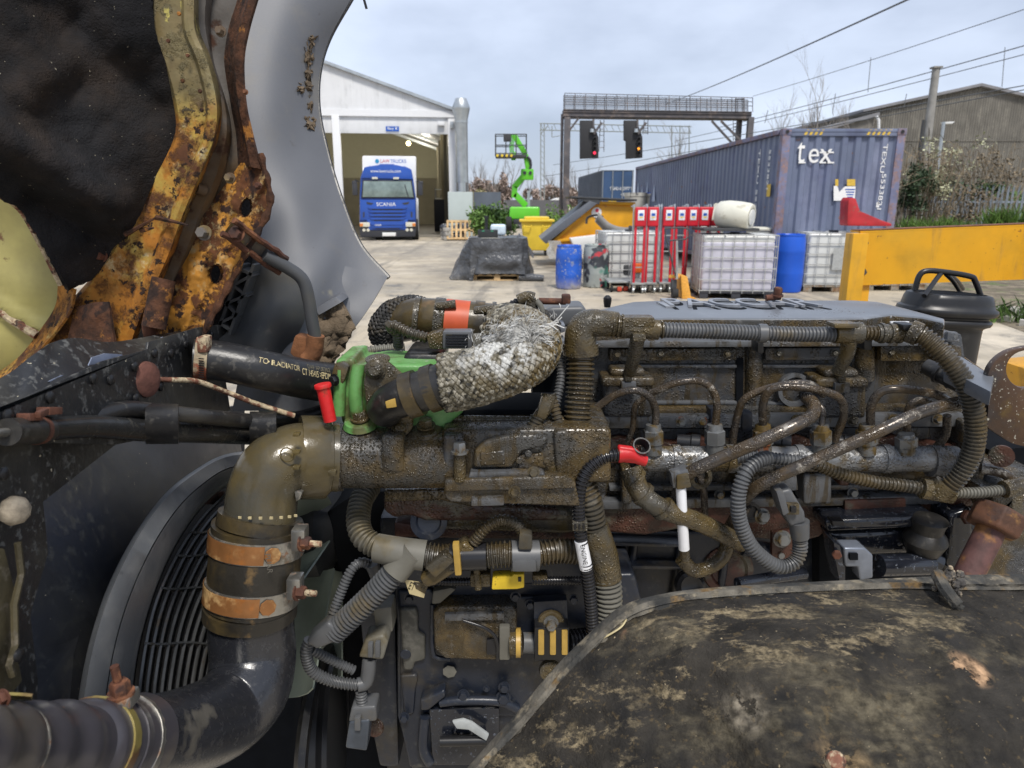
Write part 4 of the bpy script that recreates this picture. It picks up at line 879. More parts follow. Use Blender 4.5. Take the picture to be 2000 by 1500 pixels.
m_lfd = mat('leaf_dark', (.035, .06, .025), .65, var=.35, vs=2); m_dry = mat('leaf_dry', (.18, .14, .09), .85, var=.35, vs=3); m_pale = mat('leaf_pale', (.38, .38, .24), .7, var=.3, vs=3)
# hedge by the flue
mb = MB(); b = P(955, 425, 34)
for k in range(16): leafcloud(mb, (P(930+k*4.6, 420, 33).x, 33+random.uniform(-.8, 1), random.uniform(.7, 1.2)), (.5, .6, .8), 190, .09)
mb.build('hedge_shrub', m_lf, smooth=0, label='green leafy hedge between pale cabinet and green lift', cat='shrub', kind='stuff')
MB().box(P(952, 392, 44), (1.6, .2, 1.0)).build('dark_hoarding', m_side2, label='dark grey boarded fence above the green hedge', cat='fence', origin=(P(952, 392, 44).x, 44, 0))
mb = MB(); x0 = P(985, 400, 52).x; x1 = P(1110, 400, 52).x; n = 60
for k in range(n): mb.box((x0+(x1-x0)*k/n, 52, 1.0), (.1, .03, 2.0))
mb.box(((x0+x1)/2, 52.05, 1.7), (x1-x0, .04, .06)); mb.box(((x0+x1)/2, 52.05, .5), (x1-x0, .04, .06)); mb.build('far_palisade', mat('fence_far', (.2, .2, .21), .7), label='grey palisade fence behind the lift and gantry column', cat='fence', smooth=0)
MB().prism([P(1050, 400, 70), P(1092, 386, 70), P(1092, 400, 70)], (0, 6, 0)).build('far_white_roof', m_letw, label='far white pitched roof right of the green lift', cat='roof', smooth=0)
mb = MB()
for k in range(10): leafcloud(mb, (P(1060+k*7, 410, 36).x, 36, random.uniform(.4, 1.2)), (.4, .4, .7), 60, .08)
mb.build('weed_shrub', m_lf2, smooth=0, label='thin bright weeds in front of the grey palisade by the lift', cat='shrub', kind='stuff')
# palisade fence on the right
fe = E('palisade_fence', 'grey steel palisade fence half hidden by brambles under the shed', 'fence', (P(1900, 440, 21.5).x, 21.5, 0))
m_pal = mat('pale_steel', (.27, .30, .33), .5, metal=.3, var=.15, vs=2)
x0 = P(1765, 430, 21.5).x; prot = None
for k in range(44):
    x = x0+k*.155
    if prot is None:
        mb = MB(); mb.prism([(-.034, 0, .05), (-.012, -.02, .05), (.012, -.02, .05), (.034, 0, .05), (.034, 0, 2.05), (.015, -.015, 2.25), (0, 0, 2.12), (-.015, -.015, 2.25), (-.034, 0, 2.05)], (0, .004, 0)); prot = mb.build('pale', m_pal, smooth=0, origin=(0, 0, 0)); o = prot
    else: o = prot.copy(); COL.objects.link(o)
    o.parent = fe; o.location = Vector((x, 21.5, 0))-fe.location; o.rotation_euler = (0, random.gauss(0, .012), 0)
for z in (.5, 1.75): MB().box((x0+3.4, 21.53, z), (7.2, .04, .06)).build('rail', m_pal, fe, smooth=0)
# brambles
def bramble(x, y, Y, rx, rz, n, m_, size=.045, lab='', name='bramble_bush', twigs=30):
    c = P(x, y, Y); r = E(name, lab, 'bush', (c.x, Y, 0)); mb = MB()
    for k in range(10): leafcloud(mb, (c.x+random.uniform(-.7, .7)*rx, Y+random.uniform(-.4, .4), max(.15, c.z+random.uniform(-.7, .7)*rz)), (rx*.4, .4, rz*.4), n//10, size)
    mb.build('foliage', m_, r, smooth=0); mb = MB()
    for k in range(twigs):
        p = Vector((c.x+random.uniform(-1, 1)*rx, Y+random.uniform(-.4, .4), 0)); h = c.z+rz*random.uniform(-.2, 1.1); e = Vector((random.gauss(0, .3)*rx, random.gauss(0, .2), h))
        mb.tube(cat([p, p+Vector((e.x*.3, e.y*.5, h*.6)), p+e, p+e+Vector((random.gauss(0, .35), 0, -random.uniform(0, .35)))], 5), .009, 3, caps=False)
    mb.build('stems', m_dry, r)
bramble(1790, 370, 20.5, .7, .9, 1500, m_lfd, .05, 'dark green bramble bush right against the container corner')
bramble(1800, 345, 21, .8, .7, 700, m_pale, .05, 'pale leaved climber above the dark bramble by the container', twigs=50)
bramble(1860, 320, 22.5, 1.3, .9, 380, m_pale, .05, 'tall sparse buddleia with pale leaves under the street lamp', twigs=26)
bramble(1880, 370, 22, 1.7, .7, 900, m_lfd, .05, 'bramble tangle behind the middle of the palisade fence', twigs=60)
bramble(1960, 335, 23, 1.3, .8, 350, m_dry, .05, 'dry brown scrub behind the right end of the palisade', twigs=30)
bramble(1980, 385, 22.2, 1.2, .5, 900, m_lf, .05, 'green ivy patch showing between the right palisade pales', twigs=20)
bramble(1850, 400, 21.0, 1.5, .6, 700, m_dry, .045, 'dry stems tangled in front of the fence beside the container', twigs=50)
def flat_leaves(x0, x1, Y, z, n, m_, lab, dz=.5):
    mb = MB(); a, b = P(x0, 420, Y).x, P(x1, 420, Y).x
    for k in range(n):
        p = Vector((random.uniform(a, b), Y+random.uniform(-.3, .3), z+random.uniform(-.1, .1))); d = Vector((random.gauss(0, .35), random.gauss(0, .2), 1)).normalized(); h = random.uniform(.3, 1)*dz; s_ = d.orthogonal().normalized()*.018
        mb.add([p-s_, p+s_, p+d*h*.6+s_*1.3+Vector((d.x*.05, 0, 0)), p+d*h+Vector((d.x*.2, 0, -.03)), p+d*h*.6-s_*1.3], [(0, 1, 2, 3, 4)])
    mb.build('weeds', m_, smooth=0, label=lab, cat='weeds', kind='stuff')
flat_leaves(1765, 1880, 19.5, .75, 700, m_lf2, 'bright green weeds at the foot of the brambles', .7)
flat_leaves(1925, 2090, 18.5, 1.0, 900, m_lf2, 'bright green weeds before the right palisade pales', .75)
flat_leaves(1765, 2080, 20.2, .1, 2500, m_lf, 'green undergrowth along the fence foot', 1.3)
flat_leaves(1900, 2090, 10.5, 0, 260, m_lf, 'grass on the verge under the yellow beam', .35)
mb = MB()
for k in range(60): p = Vector((random.uniform(7.2, 9.8), random.uniform(9.3, 12), .03)); mb.box(p, (random.uniform(.04, .3), .12, random.uniform(.03, .12)), ROTM(0, 0, random.random()*3))
mb.build('verge_rubble', m_conc, label='broken stones scattered on the verge under the yellow beam', cat='rubble', kind='stuff', smooth=0)

# ---- yellow steel frame beyond the engine
YY = 3.0; m_yb = mat('beam_yellow', (.62, .31, .008), .38, var=.06, vs=3, layers=[dict(c=(.16, .06, .02), s=26, t=.71, w=.015, r=.9), dict(c=(.42, .24, .02), s=3, t=.55, w=.12, a=.6), dict(c=(.35, .2, .04), s=14, st=(1, 1, .12), t=.62, w=.06, a=.6, r=.6), dict(c=(.13, .06, .03), s=60, t=.69, w=.02, r=.9)])
m_byr = mat('beam_edge_rust', (.15, .06, .03), .8, var=.3, vs=30); m_bolt = mat('bolt_steel', (.10, .09, .08), .45, metal=.7)
fr = E('yellow_beam_frame', 'bolted yellow steel channel beam on a square post behind the engine', 'beam', (P(1690, 580, YY).x, YY, 0))
def YP(x, y, d=0): return P(x, y, YY)+Vector((0, d, 0))
MB().tube([YP(1681, 452, -.003), YP(1681, 553, -.003)], .0035, 8).build('weld_bead', m_yb, fr)
MB().prism([YP(1680, 451), YP(2150, 432), YP(2150, 537), YP(1680, 554)], (0, .012, 0)).build('web_plate', m_yb, fr, smooth=0)
for ya, yb_ in ((451, 432), (554, 537)): MB().prism([YP(1680, ya, -.0005), YP(2150, yb_, -.0005), YP(2150, yb_+3.5, -.0005), YP(1680, ya+3.5, -.0005)], (0, .09, 0)).build('flange', m_yb, fr, smooth=0)
MB().prism([YP(1680, 449.3, -.002), YP(2150, 430.5, -.002), YP(2150, 431.5, -.002), YP(1680, 450.4, -.002)], (0, .085, 0)).build('rusty_edge', m_byr, fr, smooth=0)
pz = YP(1664, 455).z; xL, xM, xR = YP(1650, 500).x, YP(1680, 500).x, YP(1710, 500).x
MB().box(((xL+xM)/2, YY-.02, pz/2), (xM-xL, .07, pz)).build('end_post', m_yb, fr, bevel=.003)
zz = YP(1690, 556).z; MB().box(((xM+xR)/2, YY+.04, zz/2-.002), (xR-xM, .05, zz)).build('inner_post', m_yb, fr, bevel=.003)
for x, y in ((1686, 474), (1683, 531)):
    MB().hexnut(YP(x, y, -.003), (0, -1, 0), .0125, .02).build('bolt', m_bolt, fr)
xE = YP(2150, 500).x; MB().box((xE, YY-.17, YP(2150, 434).z/2), (.07, .46, YP(2150, 434).z)).build('end_post', m_yb, fr, bevel=.003)
MB().prism([YP(1915, 692, -.4), YP(2150, 668, -.4), YP(2150, 800, -.4), YP(1915, 800, -.4)], (0, .3, 0)).build('lower_rail', m_yb, fr, bevel=.004)
# ================================================================= NEAR: bonnet, wing, radiator side
m_felt = mat('felt_black', (.013, .013, .014), .95, var=.35, vs=9, spec=.15, layers=[
    dict(c=(.05, .035, .025), s=6, t=.6, w=.14, r=.95, a=.6), dict(c=(.035, .035, .04), s=3.2, t=.55, w=.15, r=.95, a=.7), dict(c=(.30, .27, .2), s=260, t=.735, w=.02, r=.9, a=.8, d=2)],
    bumps=[(30, .006), (420, .0018)])
m_yrust = mat('yellow_rusted', (.40, .28, .06), .5, var=.2, vs=14, layers=[
    dict(c=(.50, .45, .26), s=22, t=.55, w=.03, r=.6, d=8, nr=.7), dict(c=(.32, .125, .014), s=15, t=.455, w=.10, r=.7, d=8, nr=.72),
    dict(c=(.085, .032, .012), s=20, t=.53, w=.06, r=.85, h=.0012, d=9, nr=.74), dict(c=(.03, .015, .010), s=60, t=.59, w=.02, r=.9, h=.001, d=6, nr=.7),
    dict(c=(.155, .13, .062), s=9, t=.30, w=.05, r=.45, z=(1.805, 1.77), a=.92, v=.1), dict(c=(.42, .36, .10), s=19, t=.625, w=.012, r=.5, z=(1.80, 1.77))], bumps=[(60, .0010)])
m_ypan = mat('yellow_panel', (.36, .32, .11), .42, var=.12, vs=6, layers=[dict(c=(.16, .14, .06), s=4, t=.5, w=.15, r=.5, a=.8), dict(c=(.1, .05, .02), s=16, t=.68, w=.03)])
m_flan = mat('flange_rust', (.065, .026, .012), .9, var=.4, vs=60, layers=[
    dict(c=(.42, .33, .15), s=14, t=.64, w=.02, r=.6, h=-.001, d=8), dict(c=(.28, .115, .02), s=22, t=.60, w=.03, r=.75, d=8, nr=.7), dict(c=(.022, .011, .008), s=34, t=.57, w=.04, r=.95)], bumps=[(70, .003), (200, .0012)])
m_cream_rust = mat('cream_rust', (.42, .32, .16), .6, var=.2, vs=16, layers=[
    dict(c=(.40, .18, .025), s=16, t=.46, w=.06, r=.7, d=8, nr=.7), dict(c=(.10, .037, .013), s=20, t=.515, w=.03, r=.9, h=.001, d=9, nr=.72), dict(c=(.03, .014, .01), s=40, t=.58, w=.03, r=.95, d=6)], bumps=[(45, .002)])
m_chan = mat('channel_grime', (.115, .105, .095), .5, var=.18, vs=10, layers=[
    dict(c=(.10, .062, .03), s=8, t=.52, w=.10, r=.6), dict(c=(.18, .13, .06), s=14, t=.62, w=.05), dict(c=(.05, .022, .012), s=20, t=.6, w=.04, r=.9)], bumps=[(50, .001)])
m_wing = mat('wing_grey', (.105, .110, .122), .52, var=.06, vs=3, layers=[
    dict(c=(.19, .17, .13), s=5, t=.60, w=.1, r=.6, a=.45), dict(c=(.09, .085, .085), s=45, t=.69, w=.02, r=.6, a=.5), dict(c=(.3, .27, .18), s=11, t=.7, w=.04, a=.5)], bumps=[(300, .00015)])
m_wing2 = mat('moulding_dark', (.065, .068, .072), .5, var=.1, vs=5, layers=[dict(c=(.12, .10, .06), s=6, t=.56, w=.12, r=.65, a=.55), dict(c=(.14, .13, .12), s=26, t=.66, w=.05, a=.5)])
m_mud = mat('dried_mud', (.115, .085, .055), .95, var=.3, vs=20, bumps=[(40, .006), (160, .003)])
m_rod = mat('rod_rust', (.15, .06, .035), .8, var=.3, vs=50, layers=[dict(c=(.42, .34, .22), s=60, t=.5, w=.05), dict(c=(.05, .03, .02), s=90, t=.6, w=.04)], bumps=[(150, .001)])
m_rust = mat('rust_brown', (.085, .032, .018), .8, var=.3, vs=40, layers=[dict(c=(.16, .065, .03), s=30, t=.58, w=.05), dict(c=(.04, .02, .016), s=22, t=.58, w=.05)], bumps=[(120, .0012)])
m_rorange = mat('rust_orange', (.17, .07, .028), .85, var=.3, vs=30, bumps=[(90, .002)])
m_spec = mat('black_speckled', (.018, .019, .021), .38, var=.2, vs=12, layers=[
    dict(c=(.10, .10, .095), s=110, t=.60, w=.05, r=.8, d=3, a=.75), dict(c=(.06, .056, .045), s=7, t=.54, w=.12, r=.7, a=.7), dict(c=(.42, .38, .28), s=150, t=.735, w=.015, r=.8, d=2)], bumps=[(160, .0005)])
m_shr = mat('shroud_plastic', (.022, .027, .042), .34, var=.1, vs=4, layers=[
    dict(c=(.07, .072, .07), s=55, t=.58, w=.06, r=.6, d=4, a=.6), dict(c=(.045, .043, .037), s=5, t=.5, w=.15, r=.55, a=.6), dict(c=(.25, .22, .16), s=140, t=.74, w=.015, r=.8, d=2)])
m_ring = mat('ring_plastic', (.085, .09, .096), .42, var=.08, vs=6, layers=[dict(c=(.15, .15, .145), s=12, t=.58, w=.09, r=.6, a=.5), dict(c=(.04, .04, .04), s=40, t=.66, w=.04, a=.6)], bumps=[(200, .0002)])
m_rub = mat('rubber_black', (.016, .016, .017), .34, var=.12, vs=12, layers=[dict(c=(.07, .066, .058), s=90, t=.62, w=.05, r=.7, d=3, a=.6), dict(c=(.045, .04, .03), s=9, t=.55, w=.1, r=.5, a=.6)], bumps=[(220, .0003)])
m_rubg = mat('rubber_gloss', (.02, .02, .02), .25, var=.15, vs=20, layers=[dict(c=(.06, .055, .04), s=60, t=.62, w=.05, r=.4, a=.6)], bumps=[(60, .0006)])
m_stl = mat('clamp_steel', (.34, .33, .30), .32, metal=.85, var=.15, vs=40, layers=[dict(c=(.20, .10, .05), s=50, t=.60, w=.05, r=.7), dict(c=(.12, .10, .07), s=25, t=.58, w=.06, r=.4)])
m_cop = mat('clamp_copper', (.27, .12, .042), .33, metal=.35, var=.14, vs=22, layers=[dict(c=(.5, .32, .14), s=18, t=.6, w=.06), dict(c=(.25, .09, .02), s=26, t=.6, w=.05)], bumps=[(80, .0003)])
m_scr = mat('screw_black', (.012, .012, .013), .35)
m_pipe = mat('pipe_black', (.018, .019, .023), .22, var=.12, vs=5, layers=[
    dict(c=(.075, .068, .055), s=7, t=.61, w=.03, r=.6), dict(c=(.07, .052, .03), s=5, t=.60, w=.05, r=.4), dict(c=(.05, .05, .052), s=110, t=.60, w=.08, r=.5, d=3, a=.35)], bumps=[(240, .0003)], spec=.8)
OIL = (.074, .051, .021)
def oily(name, base, thr=.5, dr=.6, rough=.42, drs=210, dark=.0, **k):
    return mat(name, base, rough, var=.12, vs=14, layers=[
        dict(c=OIL, s=11, t=thr, w=.09, r=.10, v=.25, vs=30), dict(c=(.032, .026, .016), s=24, t=.60, w=.07, r=.14, a=.7),
        dict(c=(.045, .032, .014), s=24, st=(2.4, 1, .3), t=.585, w=.05, r=.10, a=.85, h=.0004),
        dict(c=(.17, .17, .165), s=40, t=.64, w=.05, r=.5, a=.35),
        dict(k='drops', c=(.05, .037, .016), s=drs*1.15, t=.68, w=.16, r=.05, h=.0016, cs=12, ct=1.08-dr, ca=.35, v=0),
        dict(k='drops', c=(.07, .05, .024), s=drs*2.1, t=.66, w=.16, r=.06, h=.0008, cs=18, ct=1.08-dr, ca=.3, v=0)],
        bumps=[(40, .0010)], spec=.55, **k)
m_elb = mat('elbow_olive', (.055, .053, .043), .25, var=.12, vs=6, layers=[dict(c=(.088, .066, .026), s=6, t=.52, w=.14, r=.2, v=.12), dict(c=(.17, .17, .165), s=22, t=.68, w=.05, r=.5, a=.5), dict(k='drops', ca=.3, v=0, c=(.09, .07, .03), s=380, t=.70, w=.12, r=.08, h=.0006, cs=16, ct=.58)], bumps=[(160, .0003)])

# --- curtain of curves helper: curves given in photo pixels + depth, lofted
def curve(pts, n): 
    c = cat([Vector((p[0], p[1], p[2])) for p in pts], 10); return resample(c, max(1e-6, sum((b-a).length for a, b in zip(c, c[1:]))/n))[:n+1]
def loft(curves, n, sub=4, fn=None, lin=False):
    cs = [curve(c, n) for c in curves]; m_ = min(len(c) for c in cs); rows = []
    for i in range(m_):
        line = [cs[q][i].lerp(cs[q+1][i], k/sub) for q in range(len(cs)-1) for k in range(sub)]+[cs[-1][i]] if lin else cat([c[i] for c in cs], sub) if len(cs) > 2 else [cs[0][i].lerp(cs[1][i], k/sub) for k in range(sub+1)]
        row = []
        for j, q in enumerate(line):
            d = q.z+(fn(q.x, q.y) if fn else 0); row.append(P(q.x, q.y, d))
        rows.append(row)
    return rows
def nz3(x, y, s, seed=0): return noise.noise(Vector((x*s, y*s, seed)))

bon = E('raised_bonnet', 'rusty yellow raised bonnet frame with black felt lining and grey outer skin', 'bonnet', P(300, 700, 1.0))
# felt lining
def felt_d(x, y):
    d = .016*nz3(x, y, .006, 1)+.0022*nz3(x, y, .03, 2)+.0008*nz3(x, y, .12, 3)
    for (x0, y0, x1, y1, wd, h) in ((-20, 250, 215, 400, 38, -.03), (60, 380, 210, 470, 26, .018), (90, 0, 150, 170, 40, .018), (150, 60, 300, 210, 45, .02), (40, 180, 140, 110, 40, -.014)):
        vx, vy = x1-x0, y1-y0; t_ = max(0, min(1, ((x-x0)*vx+(y-y0)*vy)/(vx*vx+vy*vy))); dd = math.hypot(x-x0-t_*vx, y-y0-t_*vy); d += h*math.exp(-(dd/wd)**2)
    return d
cl_ = [(-120, -60, .80), (-120, 100, .78), (-110, 300, .76), (-30, 365, .79), (35, 405, .83), (75, 470, .86), (118, 556, .89)]
cr2 = [(296, -60, .93), (300, 60, .92), (328, 140, .93), (346, 215, .93), (345, 268, .93), (322, 312, .93), (288, 372, .93), (245, 455, .93), (190, 532, .93), (128, 560, .91)]
rows = loft([cl_, cr2], 90, 70, felt_d)
MB().grid(rows, .006).build('felt_lining', m_felt, bon, smooth=80)
mb = MB(); mb.tube([r[-1]+Vector((0, -.002, 0)) for r in rows], .0028, 6); mb.build('lining_hem', m_felt, bon)
mb = MB(); mb.tube([r[0]+Vector((0, -.001, 0)) for r in rows], .003, 6); mb.build('lining_hem', m_rod, bon)
# lower yellow panel
rows = loft([[(-120, 330, .92), (-110, 500, .92), (-90, 640, .92), (-60, 760, .92)], [(60, 400, .94), (110, 520, .94), (135, 575, .94), (118, 620, .94), (60, 690, .94), (-10, 745, .94)]], 30, 20, lambda x, y: .006*nz3(x, y, .012, 5)-.01*math.exp(-((y-x*.62-595)/14)**2))
MB().grid(rows, .004).build('yellow_panel', m_ypan, bon, smooth=80)
mb = MB(); mb.tube([P(-20, 590, .925), P(20, 622, .925), P(72, 655, .925)], .006, 8); mb.build('stiffening_rod', m_rod, bon)
rows = loft([[(118, 556, .93), (112, 600, .93), (80, 650, .93), (40, 700, .93), (-15, 740, .93)], [(150, 565, .91), (140, 610, .90), (100, 665, .90), (60, 705, .90), (0, 750, .90)]], 40, 5, lambda x, y: .002*nz3(x, y, .06, 4))
MB().grid(rows, .003).build('folded_edge', m_yrust, bon, smooth=60)
# frame: five curves
K0 = [(292, -60, .935), (292, 0, .935), (300, 60, .93), (325, 130, .93), (346, 215, .93), (346, 265, .93), (322, 315, .93), (285, 375, .93), (240, 460, .93), (190, 535, .93), (135, 600, .93), (85, 680, .93), (60, 730, .93)]
C0b = [(330, -60, .915), (335, 0, .915), (340, 60, .915), (365, 130, .91), (385, 215, .91), (382, 265, .91), (360, 320, .91), (335, 380, .905), (300, 460, .90), (262, 540, .90), (205, 620, .89), (165, 680, .885), (150, 730, .88)]
C1 = [(376, -60, .925), (376, 0, .925), (378, 60, .92), (402, 120, .92), (420, 200, .92), (416, 262, .92), (398, 312, .92), (378, 362, .92), (352, 425, .92), (330, 490, .92), (298, 565, .92), (262, 650, .91), (245, 730, .90)]
C1b = [(383, -60, .955), (383, 0, .955), (386, 60, .955), (409, 120, .955), (428, 200, .955), (424, 262, .955), (405, 312, .955), (386, 362, .955), (360, 425, .955), (338, 490, .955), (306, 565, .955), (270, 650, .95), (250, 730, .93)]
C2 = [(415, -60, .965), (405, 0, .965), (402, 50, .965), (410, 120, .965), (436, 200, .965), (446, 262, .965), (436, 320, .965), (420, 370, .965), (395, 425, .965), (370, 490, .965), (335, 565, .965), (300, 650, .96), (280, 730, .94)]
C3 = [(490, -60, .985), (470, 0, .985), (452, 60, .985), (444, 120, .985), (455, 200, .985), (466, 262, .985), (470, 320, .985), (452, 362, .98), (425, 425, .975), (402, 480, .97), (370, 560, .965), (335, 640, .96), (310, 730, .95)]
C4 = [(522, -60, .94), (505, 0, .94), (488, 60, .94), (478, 120, .94), (482, 200, .94), (495, 262, .94), (512, 330, .94), (526, 385, .94), (514, 430, .94), (480, 490, .94), (445, 560, .94), (405, 635, .94), (385, 720, .94)]
fn = lambda x, y: .0012*nz3(x, y, .03, 6)+.0007*nz3(x, y, .16, 7)
flat = lambda c, t: [(x, y, t) for x, y, d in c]
mixp = lambda a, b, t, d: [(p[0]+(q[0]-p[0])*t, p[1]+(q[1]-p[1])*t, d) for p, q in zip(a, b)]
MB().grid(loft([flat(K0, .934), mixp(K0, C1, .06, .926), mixp(K0, C1, .78, .922), mixp(K0, C1, .86, .912), mixp(K0, C1, .97, .912), flat(C1b, .955)], 110, 3, fn, True), .003).build('frame_strip', m_yrust, bon, smooth=25)
MB().grid(loft([C1b, mixp(C1b, C2, .75, .958), C2, mixp(C2, C3, .12, .978), mixp(C2, C3, .85, .985), C3], 110, 3, lambda x, y: .0012*nz3(x, y, .03, 8)+.0005*nz3(x, y, .2, 7), True), .003).build('inner_channel', m_chan, bon, smooth=25)
def cutC(c, a, b): return c[a:b]
MB().grid(loft([cutC(C3, 0, 7), mixp(cutC(C3, 0, 7), cutC(C4, 0, 7), .55, .952), mixp(cutC(C3, 0, 7), cutC(C4, 0, 7), .6, .943), cutC(C4, 0, 7)], 60, 3, fn, True), .004).build('rusty_seam', m_flan, bon, smooth=25)
# lower flange: cream paint over rust with two oval holes (grid with holes cut out)
C3l = [(488, 318, .955), (468, 380, .955), (418, 430, .955), (400, 480, .955), (368, 560, .95), (330, 645, .95), (305, 700, .945)]
C4l = [(510, 318, .94), (526, 385, .94), (514, 430, .94), (480, 490, .94), (445, 560, .94), (405, 635, .94), (380, 700, .94)]
C3m = [(470, 318, .968), (425, 380, .968), (375, 430, .968), (350, 490, .968), (315, 575, .96), (280, 655, .955), (262, 700, .95)]
rows = loft([C3m, C3l, C4l], 90, 16, lambda x, y: .007*nz3(x, y, .025, 9)+.003*nz3(x, y, .09, 10)-.008*math.exp(-((x+y*.53-700)/10)**2))
rows_px = None
def holes(rows, hs):
    mb = MB(); nr, nc = len(rows), len(rows[0])
    def bad(p):
        d = p-C0; k = d.dot(_f); x = 1000+FPX*d.x/k; y = 750-FPX*d.dot(_u)/k
        for hx, hy, rx, ry, a in hs:
            dx, dy = x-hx, y-hy; X = dx*math.cos(a)+dy*math.sin(a); Y_ = -dx*math.sin(a)+dy*math.cos(a)
            if (X/rx)**2+(Y_/ry)**2 < 1: return True
        return False
    vs = [p for r in rows for p in r]; fs = []
    for i in range(nr-1):
        for j in range(nc-1):
            q = (i*nc+j, i*nc+j+1, (i+1)*nc+j+1, (i+1)*nc+j)
            if not bad(sum((vs[k] for k in q), Vector())/4): fs.append(q)
    mb.add(vs, fs); o = len(mb.v); mb.add([v+Vector((0, .005, 0)) for v in vs], [f[::-1] for f in [tuple(i for i in f) for f in fs]]); return mb

rows = loft([C3m, C3l, C4l], 150, 34, lambda x, y: .003*nz3(x, y, .025, 9)+.0016*nz3(x, y, .09, 10)-.006*math.exp(-((x+y*.53-700)/10)**2))
holes(rows, [(480, 406, 12, 20, .25), (421, 535, 15, 20, .35)]).build('flange_plate', m_cream_rust, bon, smooth=60)
for x, y in ((480, 406), (421, 535)): 
    mb = MB(); c_ = P(x, y, .965); mb.tube([c_+Vector((math.cos(a)*M(15, x, y, .96)+.25*math.sin(a)*.01, 0, math.sin(a)*M(22, x, y, .96))) for a in [k*math.pi/10 for k in range(21)]], .004, 6); mb.build('hole_rim', m_flan, bon)
rr = [(x+8, y, d-.006) for x, y, d in [(500, 300, .945), (520, 385, .945), (508, 430, .945), (474, 490, .945), (438, 560, .945), (398, 635, .945), (378, 690, .945)]]
MB().tube([P(*p) for p in curve(rr, 40)], [.0055+.002*math.sin(i*1.7) for i in range(len(curve(rr, 40)))], 8, flat=.7).build('rusty_rolled_edge', m_flan, bon)
mb = MB(); mb.add([P(430, 375, 1.03), P(515, 375, 1.03), P(470, 640, 1.03), P(340, 640, 1.03)], [(0, 1, 2, 3)]); mb.build('dark_backing', m_felt, bon, smooth=0)
# bolts, plugs, tubes on the frame
for x, y, r_, m_ in ((432, 62, 10, m_chan), (450, 348, 10, m_chan), (400, 455, 14, m_chan), (185, 612, 17, m_rust), (200, 500, 11, m_rust), (505, 363, 7, m_rust), (480, 180, 5, m_rust)):
    MB().hexnut(P(x, y, .925), (-.1, -1, .1), M(r_, x, y, .92)*.8, M(r_, x, y, .92)*1.2).build('bolt', m_, bon)
MB().lathe(P(398, 372, .95), (-.6, -1, .3), [(0, .008), (.012, .007), (.012, .004), (.004, .004)], 14, caps=False).build('drain_stub', m_chan, bon)
MB().tube([P(320, 545, .905), P(300, 640, .89)], [M(24, 310, 590, .9)*.9, M(22, 310, 590, .9)], 14).build('rusty_bush', m_flan, bon)
MB().tube([P(*p) for p in curve([(296, 620, .90), (292, 645, .90), (305, 665, .92), (345, 672, .95)], 12)], .009, 10).build('pipe_stub', m_rust, bon)
MB().grid(loft([[(150, 600, .915), (140, 650, .91), (125, 700, .91)], [(215, 590, .90), (225, 650, .89), (235, 705, .89)]], 12, 8, lambda x, y: -.012*math.exp(-((x-188)/18)**2-((y-612)/20)**2)), .004).build('bolt_plate', m_flan, bon, smooth=60)
for a, b in (((245, 458), (305, 425)), ((305, 425), (368, 440)), ((276, 450), (300, 445))): MB().tube([P(*a, .905), P(*b, .895)], [.0035, .0012], 5).build('rust_flake', m_flan, bon)
# small rust-flecked paint holes along the strip
for x, y in ((350, 27), (329, 80), (367, 108), (357, 158), (391, 178), (394, 215)): MB().lathe(P(x, y, .9115), (0, -1, 0), [(0, M(4.2, x, y, .91)), (.002, M(3.4, x, y, .91))], 10).build('screw_hole', m_flan, bon)

# outer wing skin
def wd_(x, y): return .004*nz3(x, y, .006, 11)
WL = [(470, -80, 1.30), (475, 0, 1.27), (470, 100, 1.235), (475, 200, 1.205), (490, 300, 1.18), (505, 400, 1.15), (500, 480, 1.12), (500, 560, 1.09), (480, 700, 1.06)]
WM = [(590, -80, 1.33), (575, 0, 1.30), (552, 100, 1.265), (545, 200, 1.235), (558, 300, 1.21), (585, 400, 1.17), (600, 480, 1.14), (610, 560, 1.10), (580, 700, 1.06)]
WR = [(730, -80, 1.40), (682, 0, 1.37), (640, 75, 1.345), (621, 140, 1.325), (619, 210, 1.305), (634, 290, 1.28), (662, 385, 1.245), (700, 478, 1.21), (756, 543, 1.19)]
rows = loft([WL, WM, WR], 80, 12, wd_); 
MB().grid(rows, .004).build('outer_skin', m_wing, bon, smooth=80)
MB().tube([r[-1]+Vector((.002, .003, 0)) for r in rows], .0042, 8).build('edge_trim', m_rub, bon)
low = [(756, 543, 1.19), (735, 580, 1.16), (712, 615, 1.14), (680, 660, 1.12), (655, 705, 1.10), (640, 760, 1.09), (625, 800, 1.09)]
lowL = [(560, 500, 1.12), (560, 560, 1.11), (540, 620, 1.10), (500, 680, 1.09), (470, 730, 1.08), (460, 780, 1.08), (455, 800, 1.08)]
MB().grid(loft([lowL, [(660, 520, 1.165), (650, 570, 1.14), (630, 620, 1.12), (600, 670, 1.105), (565, 720, 1.09), (550, 770, 1.085), (540, 800, 1.085)], low], 30, 10, lambda x, y: .004*nz3(x, y, .02, 12)), .005).build('lower_skin', m_wing, bon, smooth=60)
MB().grid(loft([[(620, 610, 1.10), (600, 670, 1.085), (575, 740, 1.075)], [(668, 585, 1.115), (690, 640, 1.10), (655, 705, 1.085)]], 24, 16, lambda x, y: .014*nz3(x, y, .04, 13)+.008*nz3(x, y, .1, 14)), .006).build('mud_cake', m_mud, bon, smooth=60)
MB().prism([P(615, 603, 1.095), P(655, 580, 1.095), P(668, 590, 1.09), P(622, 616, 1.085)], (0, .05, .002)).build('step_ledge', m_wing, bon, bevel=.002)
